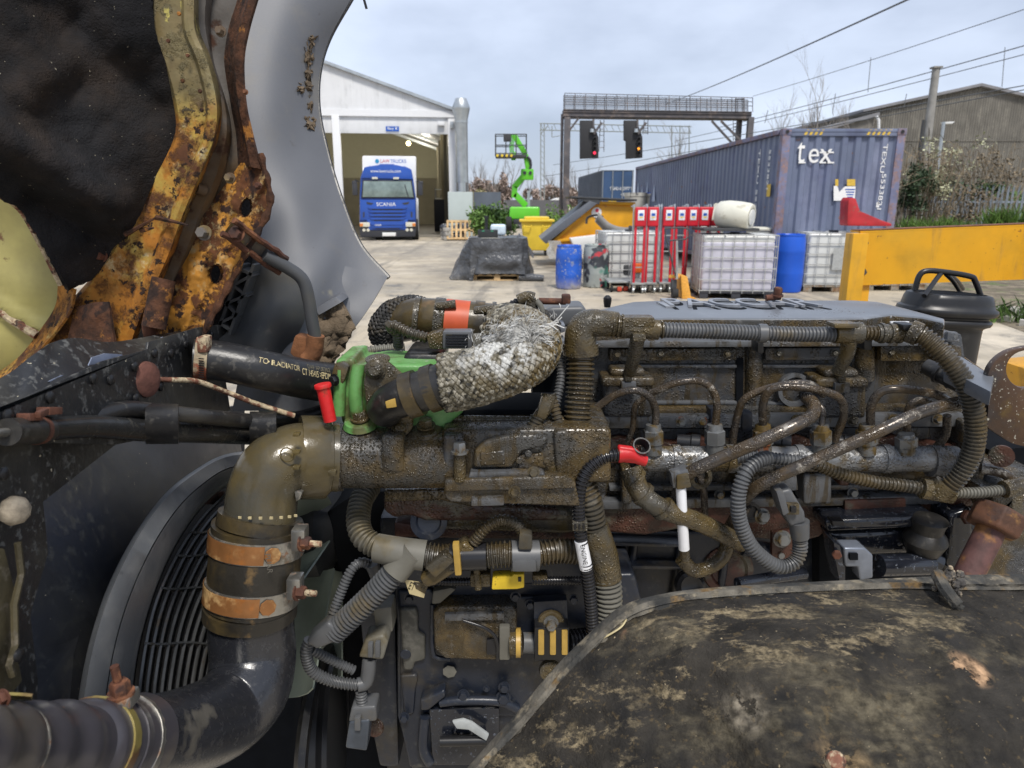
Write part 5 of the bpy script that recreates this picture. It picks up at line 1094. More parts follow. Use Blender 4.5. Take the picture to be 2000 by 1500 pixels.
# dark moulded liner and ribs
DL = [(455, 500, 1.05), (440, 560, 1.05), (425, 620, 1.04), (405, 690, 1.03), (400, 740, 1.03)]
DM = [(520, 500, 1.035), (525, 560, 1.03), (520, 620, 1.02), (500, 690, 1.02), (490, 740, 1.02)]
DR = [(572, 530, 1.05), (597, 580, 1.055), (592, 625, 1.06), (560, 685, 1.065), (550, 740, 1.07)]
MB().grid(loft([DL, DM, DR], 30, 8, lambda x, y: .002*nz3(x, y, .02, 15)), .004).build('moulded_liner', m_wing2, bon, smooth=60)
zz = [(468, 520), (500, 535), (462, 555), (488, 575), (448, 590), (470, 612), (436, 628), (455, 640)]
for a, b in zip(zz, zz[1:]): MB().bar(P(*a, 1.012), P(*b, 1.012), .004, .03, up=(0, 1, 0)).build('lattice_rib', m_wing2, bon, smooth=0)
for off in (0, 28): MB().bar(P(480+off*.8, 515, 1.012), P(430+off*.9, 650, 1.012), .004, .03, up=(0, 1, 0)).build('lattice_rib', m_wing2, bon, smooth=0)
MB().ball(P(487, 545, 1.02), .006, 10, (.8, .2, 1.3)).build('clip_hole', m_letw, bon)
# mud nests on the skin edge
def proj(p): d = p-C0; k = d.dot(_f); return (1000+FPX*d.x/k, 750-FPX*d.dot(_u)/k)
class Surf:
    def __init__(s, rows): s.p = [v for r in rows for v in r]; s.q = [proj(v) for v in s.p]
    def near(s, x, y): j = min(range(len(s.q)), key=lambda i: (s.q[i][0]-x)**2+(s.q[i][1]-y)**2); return s.p[j]
    def patch(s, x, y, rx, ry, m, name, par, seed, lift=.002, n=30, rough_=0.0, jag=.16):
        mb = MB(); rings = []; qs = (1.0, .85, .6, .3)
        for q in qs:
            ring = []
            for k in range(n):
                a = 2*math.pi*k/n; rr = q*(1+.35*noise.noise(Vector((math.cos(a)*1.6, math.sin(a)*1.6, seed)))+jag*noise.noise(Vector((math.cos(a)*5, math.sin(a)*5, seed+4))))
                X, Y_ = x+rx*rr*math.cos(a), y+ry*rr*math.sin(a); b = s.near(X, Y_); ring.append(C0+ray(X, Y_)*((b-C0).dot(_f)-lift*(1.6 if q < 1 else .1)-(rough_*(.5+noise.noise(Vector((X*.13, Y_*.13, seed)))) if q < 1 else 0)))
            rings.append(ring)
        for rg in rings: mb.v += rg
        for i in range(len(qs)-1):
            for k in range(n): k2 = (k+1) % n; mb.f.append((i*n+k, i*n+k2, (i+1)*n+k2, (i+1)*n+k)); mb.m.append(0)
        mb.f.append(tuple((len(qs)-1)*n+k for k in range(n))); mb.m.append(0); return mb.build(name, m, par, smooth=60)
skin = Surf(loft([WL, WM, WR], 160, 24, wd_))
for i, (x, y, rx, ry) in enumerate(((612, 78, 12, 9), (604, 108, 11, 26), (598, 170, 16, 13), (590, 176, 10, 8), (607, 240, 13, 15), (603, 140, 8, 18), (606, 205, 7, 20))):
    skin.patch(x, y, rx, ry, m_mud, 'mud_nest', bon, i*3.3, .001, rough_=.010, jag=.7)
# stay bracket and tube
sb = E('bonnet_stay', 'bent grey tube in a rusty channel bracket holding the raised bonnet', 'stay', P(610, 690, .99))
MB().prism([P(437, 455, .915), P(455, 430, .915), P(560, 505, .985), P(543, 530, .985)], (.002, .004, 0)).build('bracket_web', m_chan, sb, smooth=0)
for a, b in (((455, 430), (562, 507)), ((436, 456), (545, 532))):
    pts_ = [P(a[0]+(b[0]-a[0])*k/10, a[1]+(b[1]-a[1])*k/10, .905+.07*k/10) for k in range(11)]
    MB().tube([p+Vector((random.gauss(0, .0008), 0, random.gauss(0, .0008))) for p in pts_], .0042, 7).build('rusty_lip', m_rust, sb)
MB().hexnut(P(462, 457, .918), (0, -1, .2), .008, .008).build('bolt', m_rust, sb)
MB().tube([P(*p) for p in curve([(515, 497, .955), (560, 522, .975), (590, 545, .985), (602, 580, .99), (610, 630, .995), (617, 665, 1.0)], 30)], M(12.5, 600, 580, .98), 16).build('tube', m_wing2, sb)
MB().tube([P(*p) for p in curve([(617, 655, .998), (612, 690, 1.0), (600, 705, 1.0)], 8)], M(17, 600, 680, 1.0), 12).build('rusty_foot', m_rorange, sb)
MB().prism([P(565, 690, 1.01), P(575, 655, 1.01), P(600, 660, 1.01), P(612, 700, 1.01), P(590, 715, 1.01)], (0, .03, 0)).build('foot_bracket', m_rorange, sb, bevel=.004)
MB().bar(P(700, -40, 1.36), P(716, 17, 1.36), .004).build('wiper_tip', m_scr, label='thin dark wiper tip poking in at the top edge beside the bonnet', cat='wiper', smooth=0)

# --- radiator side: everything on the plane facing the engine
XP = -.42
rad = E('radiator_pack', 'black radiator pack with grey fan shroud ring and slatted grille', 'radiator', PX(200, 1490, XP))
def pl(pts, X, th, name, m, par=rad, bevel=0, **k): return MB().prism([PX(x, y, X) for x, y in pts], (-th, 0, 0)).build(name, m, par, bevel=bevel, **k)
pl([(-140, 780), (250, 830), (478, 790), (478, 1080), (420, 1500), (100, 1560), (-200, 1500)], XP-.16, .01, 'core_backing', m_dk)
pl([(-160, 820), (230, 866), (85, 980), (95, 1080), (60, 1200), (75, 1330), (60, 1600), (-160, 1600)], XP-.02, .006, 'side_sheet', m_spec, bevel=.001)
MB().prism([PX(x, y, XP-.03-.10*max(0, (1180-y))/340) for x, y in ((-10, 1000), (230, 840), (466, 838), (474, 892), (405, 908), (335, 955), (275, 1030), (222, 1120), (188, 1210), (163, 1310), (150, 1480), (-20, 1500))], (-.006, 0, 0)).build('shroud_sheet', m_shr, rad, bevel=.001)
EO = [(478, 886), (440, 893), (400, 912), (335, 960), (280, 1030), (230, 1120), (195, 1210), (170, 1310), (155, 1420), (150, 1500)]
EI = [(478, 935), (450, 940), (420, 957), (375, 1003), (330, 1073), (295, 1152), (268, 1240), (253, 1320), (243, 1420), (238, 1500)]
def cv(pts, n): return [(p.x, p.y) for p in curve([(x, y, 0) for x, y in pts], n)]
o_, i_ = cv(EO, 60), cv(EI, 60); rows = []
for (a, b) in zip(o_, i_):
    row = []
    for t_, X in ((-.03, XP-.035), (0, XP-.012), (.06, XP), (.44, XP+.006), (.455, XP+.003), (.47, XP+.006), (.9, XP+.004), (1.0, XP-.006), (1.08, XP-.06)):
        row.append(PX(a[0]+(b[0]-a[0])*t_, a[1]+(b[1]-a[1])*t_, X))
    rows.append(row)
MB().grid(rows, .003).build('shroud_ring', m_ring, rad, smooth=50)
MB().tube([r[0]+Vector((.004, 0, 0)) for r in rows], .003, 6).build('ring_lip', m_scr, rad)
m_slat = mat('slat_black', (.085, .088, .09), .35, var=.2, vs=20, layers=[dict(c=(.085, .06, .03), s=30, t=.62, w=.06, r=.6, a=.7), dict(c=(.10, .10, .10), s=60, t=.64, w=.05)])
bars = [[(268, 1420), (275, 1320), (300, 1190), (345, 1085), (395, 1010), (440, 965)], [(296, 1420), (304, 1320), (328, 1200), (372, 1095), (418, 1025), (455, 985)],
        [(325, 1420), (334, 1320), (357, 1210), (398, 1110), (440, 1040)], [(354, 1420), (362, 1330), (385, 1220), (424, 1125)], [(383, 1420), (390, 1330), (410, 1240), (440, 1160)], [(410, 1400), (418, 1320), (432, 1250)]]
bb_ = [cv(b, 22) for b in bars]; bb_ = [q for a_, b_ in zip(bb_, bb_[1:]) for q in (a_, [((u[0]+v[0])/2, (u[1]+v[1])/2) for u, v in zip(a_, b_)])]+[bb_[-1]]
for b in bb_:
    c_ = b; rows = [[PX(x-2, y, XP-.02), PX(x+3, y, XP-.018), PX(x+9, y, XP-.055), PX(x+4, y, XP-.055)] for x, y in c_]; MB().grid(rows, .0012).build('slat', m_slat, rad, smooth=50)
for y, xa, xb in ((1040, 372, 450), (1086, 346, 450), (1150, 316, 440), (1258, 282, 425), (1385, 262, 410)):
    rows = [[PX(xa+(xb-xa)*k/8, y+2*math.sin(k), XP-.018), PX(xa+(xb-xa)*k/8, y+6, XP-.055)] for k in range(9)]; MB().grid(rows, .0025).build('cross_bar', m_slat, rad, smooth=0)
pl([(400, 960), (440, 960), (425, 985), (395, 985)], XP-.03, .01, 'grille_clip', m_rust)
# top side plate with torn sheet behind
pl([(-160, 870), (0, 800), (60, 772), (200, 706), (288, 682), (290, 668), (385, 640), (430, 634), (441, 637), (441, 652), (428, 662), (422, 700), (440, 735), (450, 800), (380, 838), (230, 868), (-160, 860)], XP+.006, .003, 'side_plate', m_spec, bevel=.0008)
sheet = [(-160, 820), (0, 745), (60, 700), (105, 668), (150, 660), (215, 668), (300, 655), (372, 645), (400, 660), (290, 690), (200, 720), (60, 790), (-160, 890)]
c_ = cv([(-160, 800), (0, 738), (60, 696), (105, 668), (150, 660), (215, 668), (300, 655), (380, 640)], 50); c2_ = cv([(-160, 900), (0, 815), (60, 785), (105, 760), (150, 740), (215, 712), (300, 688), (380, 668)], 50)
rows = [[PX(a[0]+(b[0]-a[0])*t_, a[1]+(b[1]-a[1])*t_, XP-.03+.03*t_+.006*nz3(a[0]+t_*50, a[1], .03, 3)) for t_ in (0, .2, .4, .6, .8, 1)] for a, b in zip(c_, c2_)]
MB().grid(rows, .002).build('torn_sheet', m_spec, rad, smooth=60)
m_tear = mat('tear_blue', (.22, .25, .33), .3)
for t_ in ([(172, 716), (180, 698), (205, 690), (238, 692), (242, 697), (215, 706), (190, 714)], [(95, 745), (120, 733), (150, 728), (140, 737), (110, 748)], [(300, 668), (318, 658), (328, 660), (318, 667)]):
    pl(t_, XP+.001 if t_[0][0] > 250 else XP-.006, .001, 'torn_patch', m_tear, smooth=0)
for x, y in ((262, 716), (301, 690), (363, 673), (412, 654), (437, 644), (181, 740), (96, 776), (313, 755), (265, 778), (14, 812), (6, 925), (215, 742), (333, 690), (35, 1280)):
    MB().lathe(PX(x, y, XP+.0065), (1, 0, 0), [(0, .0058), (.002, .0056), (.0035, .003)], 10).build('panel_screw', m_scr, rad)
MB().lathe(PX(20, 996, XP-.01), (1, -.3, 0), [(0, .012), (.006, .013), (.011, .011), (.014, .006)], 9).build('corroded_bolt', mat('corroded', (.32, .27, .2), .8, var=.3, vs=60, bumps=[(150, .001)]), rad)
m_muds = mat('side_grime', (.055, .045, .022), .7, var=.3, vs=20, layers=[dict(c=(.1, .085, .06), s=50, t=.58, w=.06)], bumps=[(60, .001)])
pl([(-60, 1090), (10, 1070), (30, 1150), (28, 1250), (45, 1330), (20, 1360), (-60, 1380)], XP-.012, .006, 'grimy_edge_plate', m_muds, bevel=.002)
MB().tube([PX(*p, XP-.005) for p in ((35, 1060), (42, 1120), (28, 1180), (30, 1260), (18, 1300), (25, 1320))], .003, 6).build('grimy_seal', m_muds, rad)
# clipped plate corner + rust clips
for x, y in ((110, 803), (72, 815)): MB().prism([PX(x-13, y+8, XP+.02), PX(x-13, y-8, XP+.02), PX(x+13, y-8, XP+.02), PX(x+13, y+6, XP+.02)], (-.012, 0, 0)).build('rusty_clip', m_rust, rad, bevel=.001)

def TB(pts, rpx, m, name, par=None, n=40, seg=18, **k):
    c_ = curve(pts, n); r = [M(rpx[0]+(rpx[-1]-rpx[0])*i/(len(c_)-1) if isinstance(rpx, (list, tuple)) else rpx, p.x, p.y, p.z) for i, p in enumerate(c_)]
    return MB().tube([P(p.x, p.y, p.z) for p in c_], r, seg).build(name, m, par, **k)
def CV(pts, rpx, m, name, par=None, pitch=.0062, depth=.14, seg=14, **k):
    c_ = curve(pts, 60); md = c_[len(c_)//2]; return MB().conv([P(p.x, p.y, p.z) for p in c_], M(rpx, md.x, md.y, md.z), pitch, depth, seg).build(name, m, par, smooth=35, **k)
def PL(pts, Y, th, m, name, par=None, bevel=.0, seg=2, off=None, **k): return MB().prism([P(p[0], p[1], p[2] if len(p) > 2 else Y) for p in pts], off or (0, th, 0)).build(name, m, par, bevel=bevel, seg=seg, **k)
def RC(x0, y0, x1, y1, Y, th, m, name, par=None, bevel=.002, seg=2, **k): return PL([(x0, y0), (x1, y0), (x1, y1), (x0, y1)], Y, th, m, name, par, bevel, seg, **k)
def CY(x, y, Y, rpx, d, prof, m, name, par=None, seg=24, **k):
    r = M(rpx, x, y, Y); return MB().lathe(P(x, y, Y), d, [(t_*r, q*r) for t_, q in prof], seg).build(name, m, par, **k)
def BOLT(x, y, Y, rpx, m, par, d=(0, -1, .1), h=.9):
    r = M(rpx, x, y, Y); return MB().hexnut(P(x, y, Y), d, r, r*h).build('bolt', m, par)
def band(mb, p, d, r, w_): mb.lathe(Vector(p)-Vector(d).normalized()*w_/2, d, [(0, r), (w_, r)], 28); return mb
def dirof(a, b): return (P(*b)-P(*a)).normalized()

# --- radiator hose with printing
m_prt = mat('print_cream', (.48, .40, .22), .6)
rh_pts = [(378, 701, .885), (430, 705, .895), (520, 724, .91), (600, 741, .965), (656, 749, 1.0)]
rh = E('radiator_hose', 'thick black radiator hose with cream printing running to the green housing', 'hose', P(500, 760, .98))
TB(rh_pts, 39, m_rub, 'hose', rh, seg=28)
def curved_text(s, pts, rpx, u0, wpx, hgt, ang0, par, m=m_prt):
    c_ = [P(p.x, p.y, p.z) for p in curve(pts, 60)]; F = frames(c_); L_ = [0]
    for a, b in zip(c_, c_[1:]): L_.append(L_[-1]+(b-a).length)
    md = pts[len(pts)//2]; RL = [M(rpx, p.x, p.y, p.z)*1.006+.0003 for p in curve(pts, 60)]
    cu = bpy.data.curves.new('t', 'FONT'); cu.body = s; cu.size = 1; t = bpy.data.objects.new('t', cu); me = bpy.data.meshes.new_from_object(t); bpy.data.objects.remove(t)
    bm = bmesh.new(); bm.from_mesh(me); bmesh.ops.triangulate(bm, faces=bm.faces); 
    for _ in range(1): bmesh.ops.subdivide_edges(bm, edges=[e for e in bm.edges if e.calc_length() > .12], cuts=3)
    bmesh.ops.triangulate(bm, faces=bm.faces)
    x0 = min(v.co.x for v in bm.verts); x1 = max(v.co.x for v in bm.verts); W_ = M(wpx, *md)
    bm.verts.index_update(); vs = []
    for v in bm.verts:
        s_ = u0*L_[-1]+(v.co.x-x0)/(x1-x0)*W_; k = 0
        while k < len(L_)-2 and L_[k+1] < s_: k += 1
        f = (s_-L_[k])/(L_[k+1]-L_[k]); c = c_[k].lerp(c_[k+1], f); a_, b_, t_ = F[k]; r = RL[k]+(RL[k+1]-RL[k])*f; ang = ang0+v.co.y*hgt/r
        vs.append(c+(a_*math.sin(ang)+b_*math.cos(ang)*SGN(b_))*r)
    mb = MB(); mb.add(vs, [tuple(q.index for q in f.verts) for f in bm.faces]); bm.free(); bpy.data.meshes.remove(me)
    return mb.build('printing', m, par, smooth=0)
def SGN(b_): return 1 if b_.y < 0 else -1
curved_text('TO RADIATOR', rh_pts, 39, .36, 66, .011, .55, rh)
curved_text('CT 145415 >EPDM<', rh_pts, 39, .59, 88, .013, .42, rh)
curved_text('DAF APUE362', rh_pts, 39, .645, 66, .010, .80, rh, mat('print_dim', (.16, .14, .09), .6))
d_ = dirof((378, 701, .885), (430, 705, .895)); mb = MB(); 
for k in range(1): band(mb, P(394, 702, .888), d_, M(43, 394, 702, .888), .015)
mb.build('clamp_band', mat('clamp_paint', (.34, .28, .18), .7, var=.25, vs=50, layers=[dict(c=(.2, .06, .03), s=40, t=.5, w=.05), dict(c=(.3, .3, .29), s=25, t=.6, w=.04)], bumps=[(140, .0008)]), rh)
for k in range(9): MB().bar(P(388, 700+k*4.5, .8595), P(398, 701+k*4.5, .8595), .0012).build('band_slot', m_scr, rh, smooth=0)
RC(383, 658, 403, 690, .862, .02, m_rod, 'clamp_screw_housing', rh, .004)
# --- rusty rod from a rubber plug
rr_ = E('rusty_rod', 'thin rusty rod leaving a rust coloured plug in the black side plate', 'rod', P(285, 770, .93))
MB().lathe(PX(281, 741, XP+.004), (1, -.2, 0), [(0, .021), (.006, .020), (.009, .014)], 20, sq=None).build('plug', mat('plug_rust', (.12, .048, .034), .8, var=.2, vs=60, bumps=[(120, .001)]), rr_)
q0_ = PX(300, 741, XP+.006); TB([(288, 741, .80), (340, 742, .82), (385, 745, .85), (440, 765, .88), (500, 788, .90), (575, 812, .92)], 5.2, m_rod, 'rod', rr_, n=30, seg=10)
# --- pair of hoses
hp = E('coolant_hose', 'lower glossy black coolant hose strapped under a thinner one', 'hose', P(300, 860, .85))
TB([(22, 843, .55), (90, 838, .60), (180, 833, .67), (290, 840, .75), (400, 843, .83), (500, 846, .95), (600, 850, 1.05)], 23, m_rubg, 'hose', hp, seg=24)
TB([(14, 844, .545), (88, 839, .598)], 27, m_rub, 'end_sleeve', hp, n=8, seg=24)
TB([(-60, 848, .50), (20, 844, .55)], 9, m_stl, 'metal_spigot', hp, n=6)
mb = MB(); band(mb, P(73, 840, .588), dirof((22, 843, .55), (90, 838, .60)), M(28.5, 73, 840, .588), .007); mb.build('clamp_band', m_rust, hp); RC(66, 804, 80, 818, .57, .012, m_rust, 'clamp_ear', hp, .002)
hq = E('breather_hose', 'thinner black hose lying on the glossy coolant hose', 'hose', P(400, 820, .84))
TB([(140, 828, .66), (235, 800, .715), (290, 802, .75), (400, 814, .80), (490, 822, .90), (560, 820, .97), (620, 806, 1.0), (680, 780, 1.02)], [17, 13], m_rub, 'hose', hq, seg=18)
for x, y0_, y1_, Y in ((317, 792, 864, .728), (514, 806, 868, .885)):
    rows = []
    for i in range(9):
        a = math.pi*(-.62+1.24*i/8); rows.append([P(xx, (y0_+y1_)/2-math.sin(a*.8)*0+(y1_-y0_)*.5*math.sin(a), Y+.022*(1-math.cos(a))) for xx in (x-32 if x < 400 else x-26, x, x+32 if x < 400 else x+26)])
    MB().grid(rows, .002).build('strap_wrap', m_rub, hq, smooth=60)

# --- charge air pipe chain
m_sleeve = mat('sleeve_rubber', (.028, .025, .020), .35, var=.2, vs=10, layers=[dict(c=(.07, .05, .02), s=9, t=.5, w=.1, r=.3), dict(c=(.11, .07, .03), s=25, t=.64, w=.05, r=.4)], bumps=[(90, .0008)])
ca = E('charge_air_elbow', 'olive grimed elbow pipe with ribbed collar joining the intake', 'pipe', P(512, 1010, .86))
TB([(660, 893, .925), (610, 893, .915), (572, 896, .90), (535, 918, .885), (514, 962, .875), (508, 1020, .865)], [67, 70, 68], m_elb, 'elbow', ca, n=36, seg=40)
d_ = dirof((600, 893, .915), (660, 893, .93)); r_ = M(82, 612, 893, .915)
MB().lathe(P(584, 893, .915), d_, [(0, r_*.84), (0, r_*.99), (.004, r_), (.032, r_), (.036, r_*.985), (.036, r_*.8)], 44, caps=False).build('collar', m_elb, ca)
MB().lathe(P(624, 893, .92), d_, [(0, r_*.90), (.012, r_*.90), (.014, r_*.86)], 44).build('inner_collar', m_elb, ca)
for k in (850, 885, 915): RC(571, k-3, 584, k+3, .845, .01, m_elb, 'collar_lug', ca, .001)
CY(561, 890, .8445, 14, (0, -1, .1), [(0, 1), (.06, .98), (.06, .86), (.0, .84)], m_elb, 'moulded_circle', ca, caps=None) if False else MB().lathe(P(561, 888, .851), (-.1, -1, .12), [(0, M(15, 561, 888, .85)), (.001, M(14.5, 561, 888, .85)), (.001, M(13, 561, 888, .85)), (0, M(12.5, 561, 888, .85))], 26, caps=False).build('moulded_circle', m_elb, ca)
RC(640, 920, 656, 930, .86, .01, m_elb, 'lug', ca, .002)
PL([(575, 960), (590, 962), (586, 975), (578, 980)], .86, .01, m_stl, 'spring_clip', ca, .001)
sl = E('charge_air_sleeve', 'dark rubber sleeve held by two copper tinted band clamps', 'hose', P(495, 1190, .85))
axp = [(509, 1003, .868), (500, 1095, .855), (489, 1192, .845)]
TB([(510, 1006, .868), (505, 1030, .864)], 80, m_sleeve, 'upper_lip', sl, n=3, seg=44)
TB([(505, 1022, .864), (503, 1045, .862), (498, 1100, .855), (495, 1150, .85), (491, 1182, .846)], 86, m_sleeve, 'sleeve', sl, n=16, seg=44)
for k in range(9): 
    a = math.pi*(.15+.7*k/8); MB().box(P(509-77*math.cos(a), 1004-1+9*math.sin(a), .868-.05*math.sin(a)), (.004, .002, .003)).build('lip_tooth', m_prt, sl, smooth=0)
for (cx, cy, Yc) in ((503, 1056, .861), (494, 1152, .85)):
    cb = MB(); dd = dirof((503, 1056, .861), (494, 1152, .85)); rr = M(89.5, cx, cy, Yc); w2 = M(40, cx, cy, Yc)
    band(cb, P(cx, cy, Yc), dd, rr, w2); o1 = cb.build('clamp_band', m_stl, sl)
    x_, y_, z_ = axes(dd); rows = []
    base = math.atan2((Vector((0, -1, 0))).dot(y_), (Vector((0, -1, 0))).dot(x_))
    sgn = 1 if (x_*math.cos(base+.3)+y_*math.sin(base+.3)).x > (x_*math.cos(base)+y_*math.sin(base)).x else -1
    for k in range(15):
        a = base+sgn*(-1.45+1.9*k/14); rows.append([P(cx, cy, Yc)+z_*(w2*.44*s_)+(x_*math.cos(a)+y_*math.sin(a))*(rr+.0012) for s_ in (-1, 1)])
    MB().grid(rows, .0006).build('copper_patch', m_cop, sl)
    a = base+sgn*.62; MB().lathe(P(cx, cy, Yc)+(x_*math.cos(a)+y_*math.sin(a))*(rr+.0008), (x_*math.cos(a)+y_*math.sin(a)), [(0, .011), (.0012, .0105)], 8).build('weld_patch', m_cop, sl)
    bx, by = cx+96, cy+2; ear = RC(bx-32, by-22, bx-4, by+20, Yc-.034, .022, m_stl, 'bolt_ear', sl, .003)
    q = P(bx-10, by+2, Yc-.03); MB().hexnut(q, (1, -.25, .05), .0085, .011).build('nut', m_rust, sl); MB().tube([q, q+Vector((.026, -.006, .001))], .0042, 8).build('threaded_bolt', m_rod, sl)
text('PUAR', P(517, 1082, .797), (.05, 0, -1), (1, 0, .05), .02, mat('print_grey', (.12, .11, .09), .6), sl, fit=(M(42, 517, 1100, .8), M(11, 517, 1100, .8)))
lp = E('charge_air_pipe', 'big glossy black pipe curving down and away under the sleeve', 'pipe', P(480, 1380, .80))
TB([(490, 1175, .846), (489, 1198, .845)], 88, m_sleeve, 'stop_ring', lp, n=3, seg=44)
TB([(490, 1190, .845), (492, 1240, .84), (494, 1290, .83), (480, 1350, .80), (430, 1400, .755), (350, 1432, .67), (270, 1448, .595), (190, 1458, .535)], [80, 84], m_pipe, 'pipe', lp, n=60, seg=44)
bh = E('bellows_hose', 'grey convoluted hose with band clamps in the lower corner', 'hose', P(60, 1500, .6))
cc_ = curve([(262, 1448, .58), (200, 1456, .535), (120, 1462, .48), (40, 1465, .435), (-60, 1465, .385), (-220, 1465, .31)], 80); rr = []
m_bel = mat('bellows_grey', (.045, .042, .048), .3, var=.1, vs=8, layers=[dict(c=(.09, .075, .05), s=9, t=.58, w=.1, a=.5)])
for p in cc_:
    x = p.x; b = 77
    for c0_ in (104, 46, -12, -70): b += 13*math.exp(-((x-c0_)/21)**2)
    if x > 150: b = 88
    rr.append(M(b, p.x, p.y, p.z))
MB().tube([P(p.x, p.y, p.z) for p in cc_], rr, 44).build('hose', m_bel, bh)
def ringat(x, y, Y, rpx, wpx, m, name, dv_, par):
    mb = MB(); band(mb, P(x, y, Y), dv_, M(rpx, x, y, Y), M(wpx, x, y, Y)); return mb.build(name, m, par)
dv2 = dirof((200, 1458, .535), (120, 1462, .48))
m_olv = mat('band_olive', (.20, .16, .045), .35, var=.2, vs=30, layers=[dict(c=(.10, .05, .02), s=16, t=.56, w=.05)])
ringat(228, 1453, .557, 92, 26, m_stl, 'clamp_band', dv2, bh); ringat(176, 1458, .518, 91, 30, m_olv, 'clamp_band', dv2, bh); ringat(203, 1456, .537, 90.5, 24, m_bel, 'clamp_band', dv2, bh)
ringat(71, 1464, .453, 82, 4, m_cop, 'wire_ring', dv2, bh); ringat(12, 1465, .418, 82, 4, m_stl, 'wire_ring', dv2, bh)
q = P(238, 1366, .545); MB().box(q, (.022, .022, .012)).build('bolt_block', m_stl, bh, bevel=.002)
MB().hexnut(q+Vector((0, 0, .005)), (0, 0, 1), .0085, .012).build('nut', m_rust, bh); MB().tube([q, q+Vector((-.002, 0, .034))], .0038, 8).build('threaded_bolt', m_rust, bh)
MB().grid([[P(-40+13*i, 1352+4*j+.3*(i-4)**2*.6, .43+.01*j) for i in range(9)] for j in range(3)], .002).build('clamp_loop', m_olv, bh, smooth=60); BOLT(8, 1362, .42, 13, m_rust, bh, (-.3, -1, .2))

# --- cooling fan behind the pipe
m_fan = mat('fan_green_grey', (.25, .29, .24), .6, var=.12, vs=8)
fan = E('cooling_fan', 'pale green grey bladed cooling fan half hidden behind the charge pipe', 'fan', (-.40, 1.32, 1.0))
fc = Vector((-.385, 1.30, 1.06)); 
for k in range(9):
    a0_ = 2*math.pi*k/9+.25; rows = []
    for i in range(6):
        r = .10+.22*i/5; rows.append([fc+Vector((.028*math.cos(j*.55)-.05*j/4+.02, r*math.cos(a0_+j*.10), r*math.sin(a0_+j*.10))) for j in range(5)])
    MB().grid(rows, .003).build('blade', m_fan, fan, smooth=60)
MB().lathe(fc+Vector((-.03, 0, 0)), (1, 0, 0), [(0, .11), (.05, .11), (.06, .09), (.08, .05)], 32).build('hub', m_dkst, fan)
# ================================================================= ENGINE
m_eng = oily('engine_grey_oily', (.048, .051, .056), .56, .55)
m_engH = oily('engine_heavy_oil', (.048, .048, .046), .49, .60, drs=230)
m_engL = oily('engine_light_oil', (.082, .086, .092), .60, .48)
m_top = mat('cover_top', (.12, .13, .145), .30, var=.06, vs=8, layers=[dict(c=(.30, .32, .35), s=9, t=.62, w=.12, r=.4, a=.3), dict(k='drops', c=(.06, .05, .03), s=150, t=.72, w=.06, r=.2, h=.0005, cs=9, ct=.62)], bumps=[(260, .00015)])
m_navy = mat('block_dark', (.015, .019, .029), .34, var=.12, vs=9, layers=[dict(c=(.10, .095, .08), s=22, t=.66, w=.04, r=.7, a=.8), dict(c=(.06, .046, .022), s=9, t=.61, w=.08, r=.4, a=.5), dict(c=(.05, .052, .055), s=70, t=.6, w=.05, a=.6)], bumps=[(180, .0004)])
m_void = mat('shade_and_black', (.006, .007, .009), .8, spec=.1)  # near-black: painted shade in gaps and recesses, also print and black parts
m_blkg = mat('black_gloss', (.012, .014, .02), .16, var=.1, vs=12, layers=[dict(c=(.06, .07, .09), s=120, t=.62, w=.04, r=.15, h=.0006)], spec=.8)
m_redr = mat('gasket_rust', (.060, .024, .016), .5, var=.3, vs=25, layers=[dict(c=(.075, .068, .05), s=12, t=.56, w=.05, r=.35), dict(c=(.035, .018, .013), s=24, t=.56, w=.06, r=.4), dict(k='drops', ca=.3, v=0, c=(.08, .05, .02), s=230, t=.62, w=.18, r=.08, h=0.00096, cs=16, ct=.5)], bumps=[(60, .002)])
m_rail = mat('rail_metal', (.19, .195, .20), .38, metal=.35, var=.1, vs=20, layers=[dict(c=(.085, .06, .025), s=16, t=.56, w=.06, r=.2), dict(c=(.42, .36, .22), s=20, t=.68, w=.04, r=.6), dict(k='drops', ca=.3, v=0, c=(.07, .05, .02), s=230, t=.6, w=.18, r=.08, h=0.00120, cs=18, ct=.46)], bumps=[(150, .0004)])
m_pipeo = mat('steel_pipe_oily', (.075, .066, .058), .22, metal=.55, var=.2, vs=30, layers=[dict(c=(.06, .042, .024), s=22, t=.50, w=.08, r=.18), dict(c=(.22, .20, .17), s=40, t=.64, w=.05, r=.4), dict(k='drops', ca=.3, v=0, c=(.06, .04, .018), s=330, t=.6, w=.18, r=.08, h=0.00078, cs=30, ct=.45)], bumps=[(170, .0005)])
m_cvo = mat('conduit_oily', (.042, .039, .032), .38, var=.15, vs=15, layers=[dict(c=(.072, .052, .024), s=10, t=.52, w=.12, r=.28), dict(c=(.13, .12, .10), s=30, t=.62, w=.06, r=.5, a=.7), dict(k='drops', ca=.3, v=0, c=(.07, .05, .02), s=350, t=.62, w=.18, r=.08, h=0.00054, cs=16, ct=.5)])
m_cvg = mat('conduit_grey', (.085, .088, .092), .42, var=.1, vs=15, layers=[dict(c=(.11, .085, .045), s=14, t=.62, w=.08, r=.35, a=.8)])
m_cvd = mat('conduit_dusty', (.13, .125, .105), .6, var=.12, vs=15, layers=[dict(c=(.10, .075, .03), s=12, t=.56, w=.1, r=.4, a=.8)])
m_cvb = mat('conduit_black', (.015, .015, .017), .25, var=.1, vs=15, layers=[dict(c=(.05, .04, .02), s=20, t=.66, w=.05)])
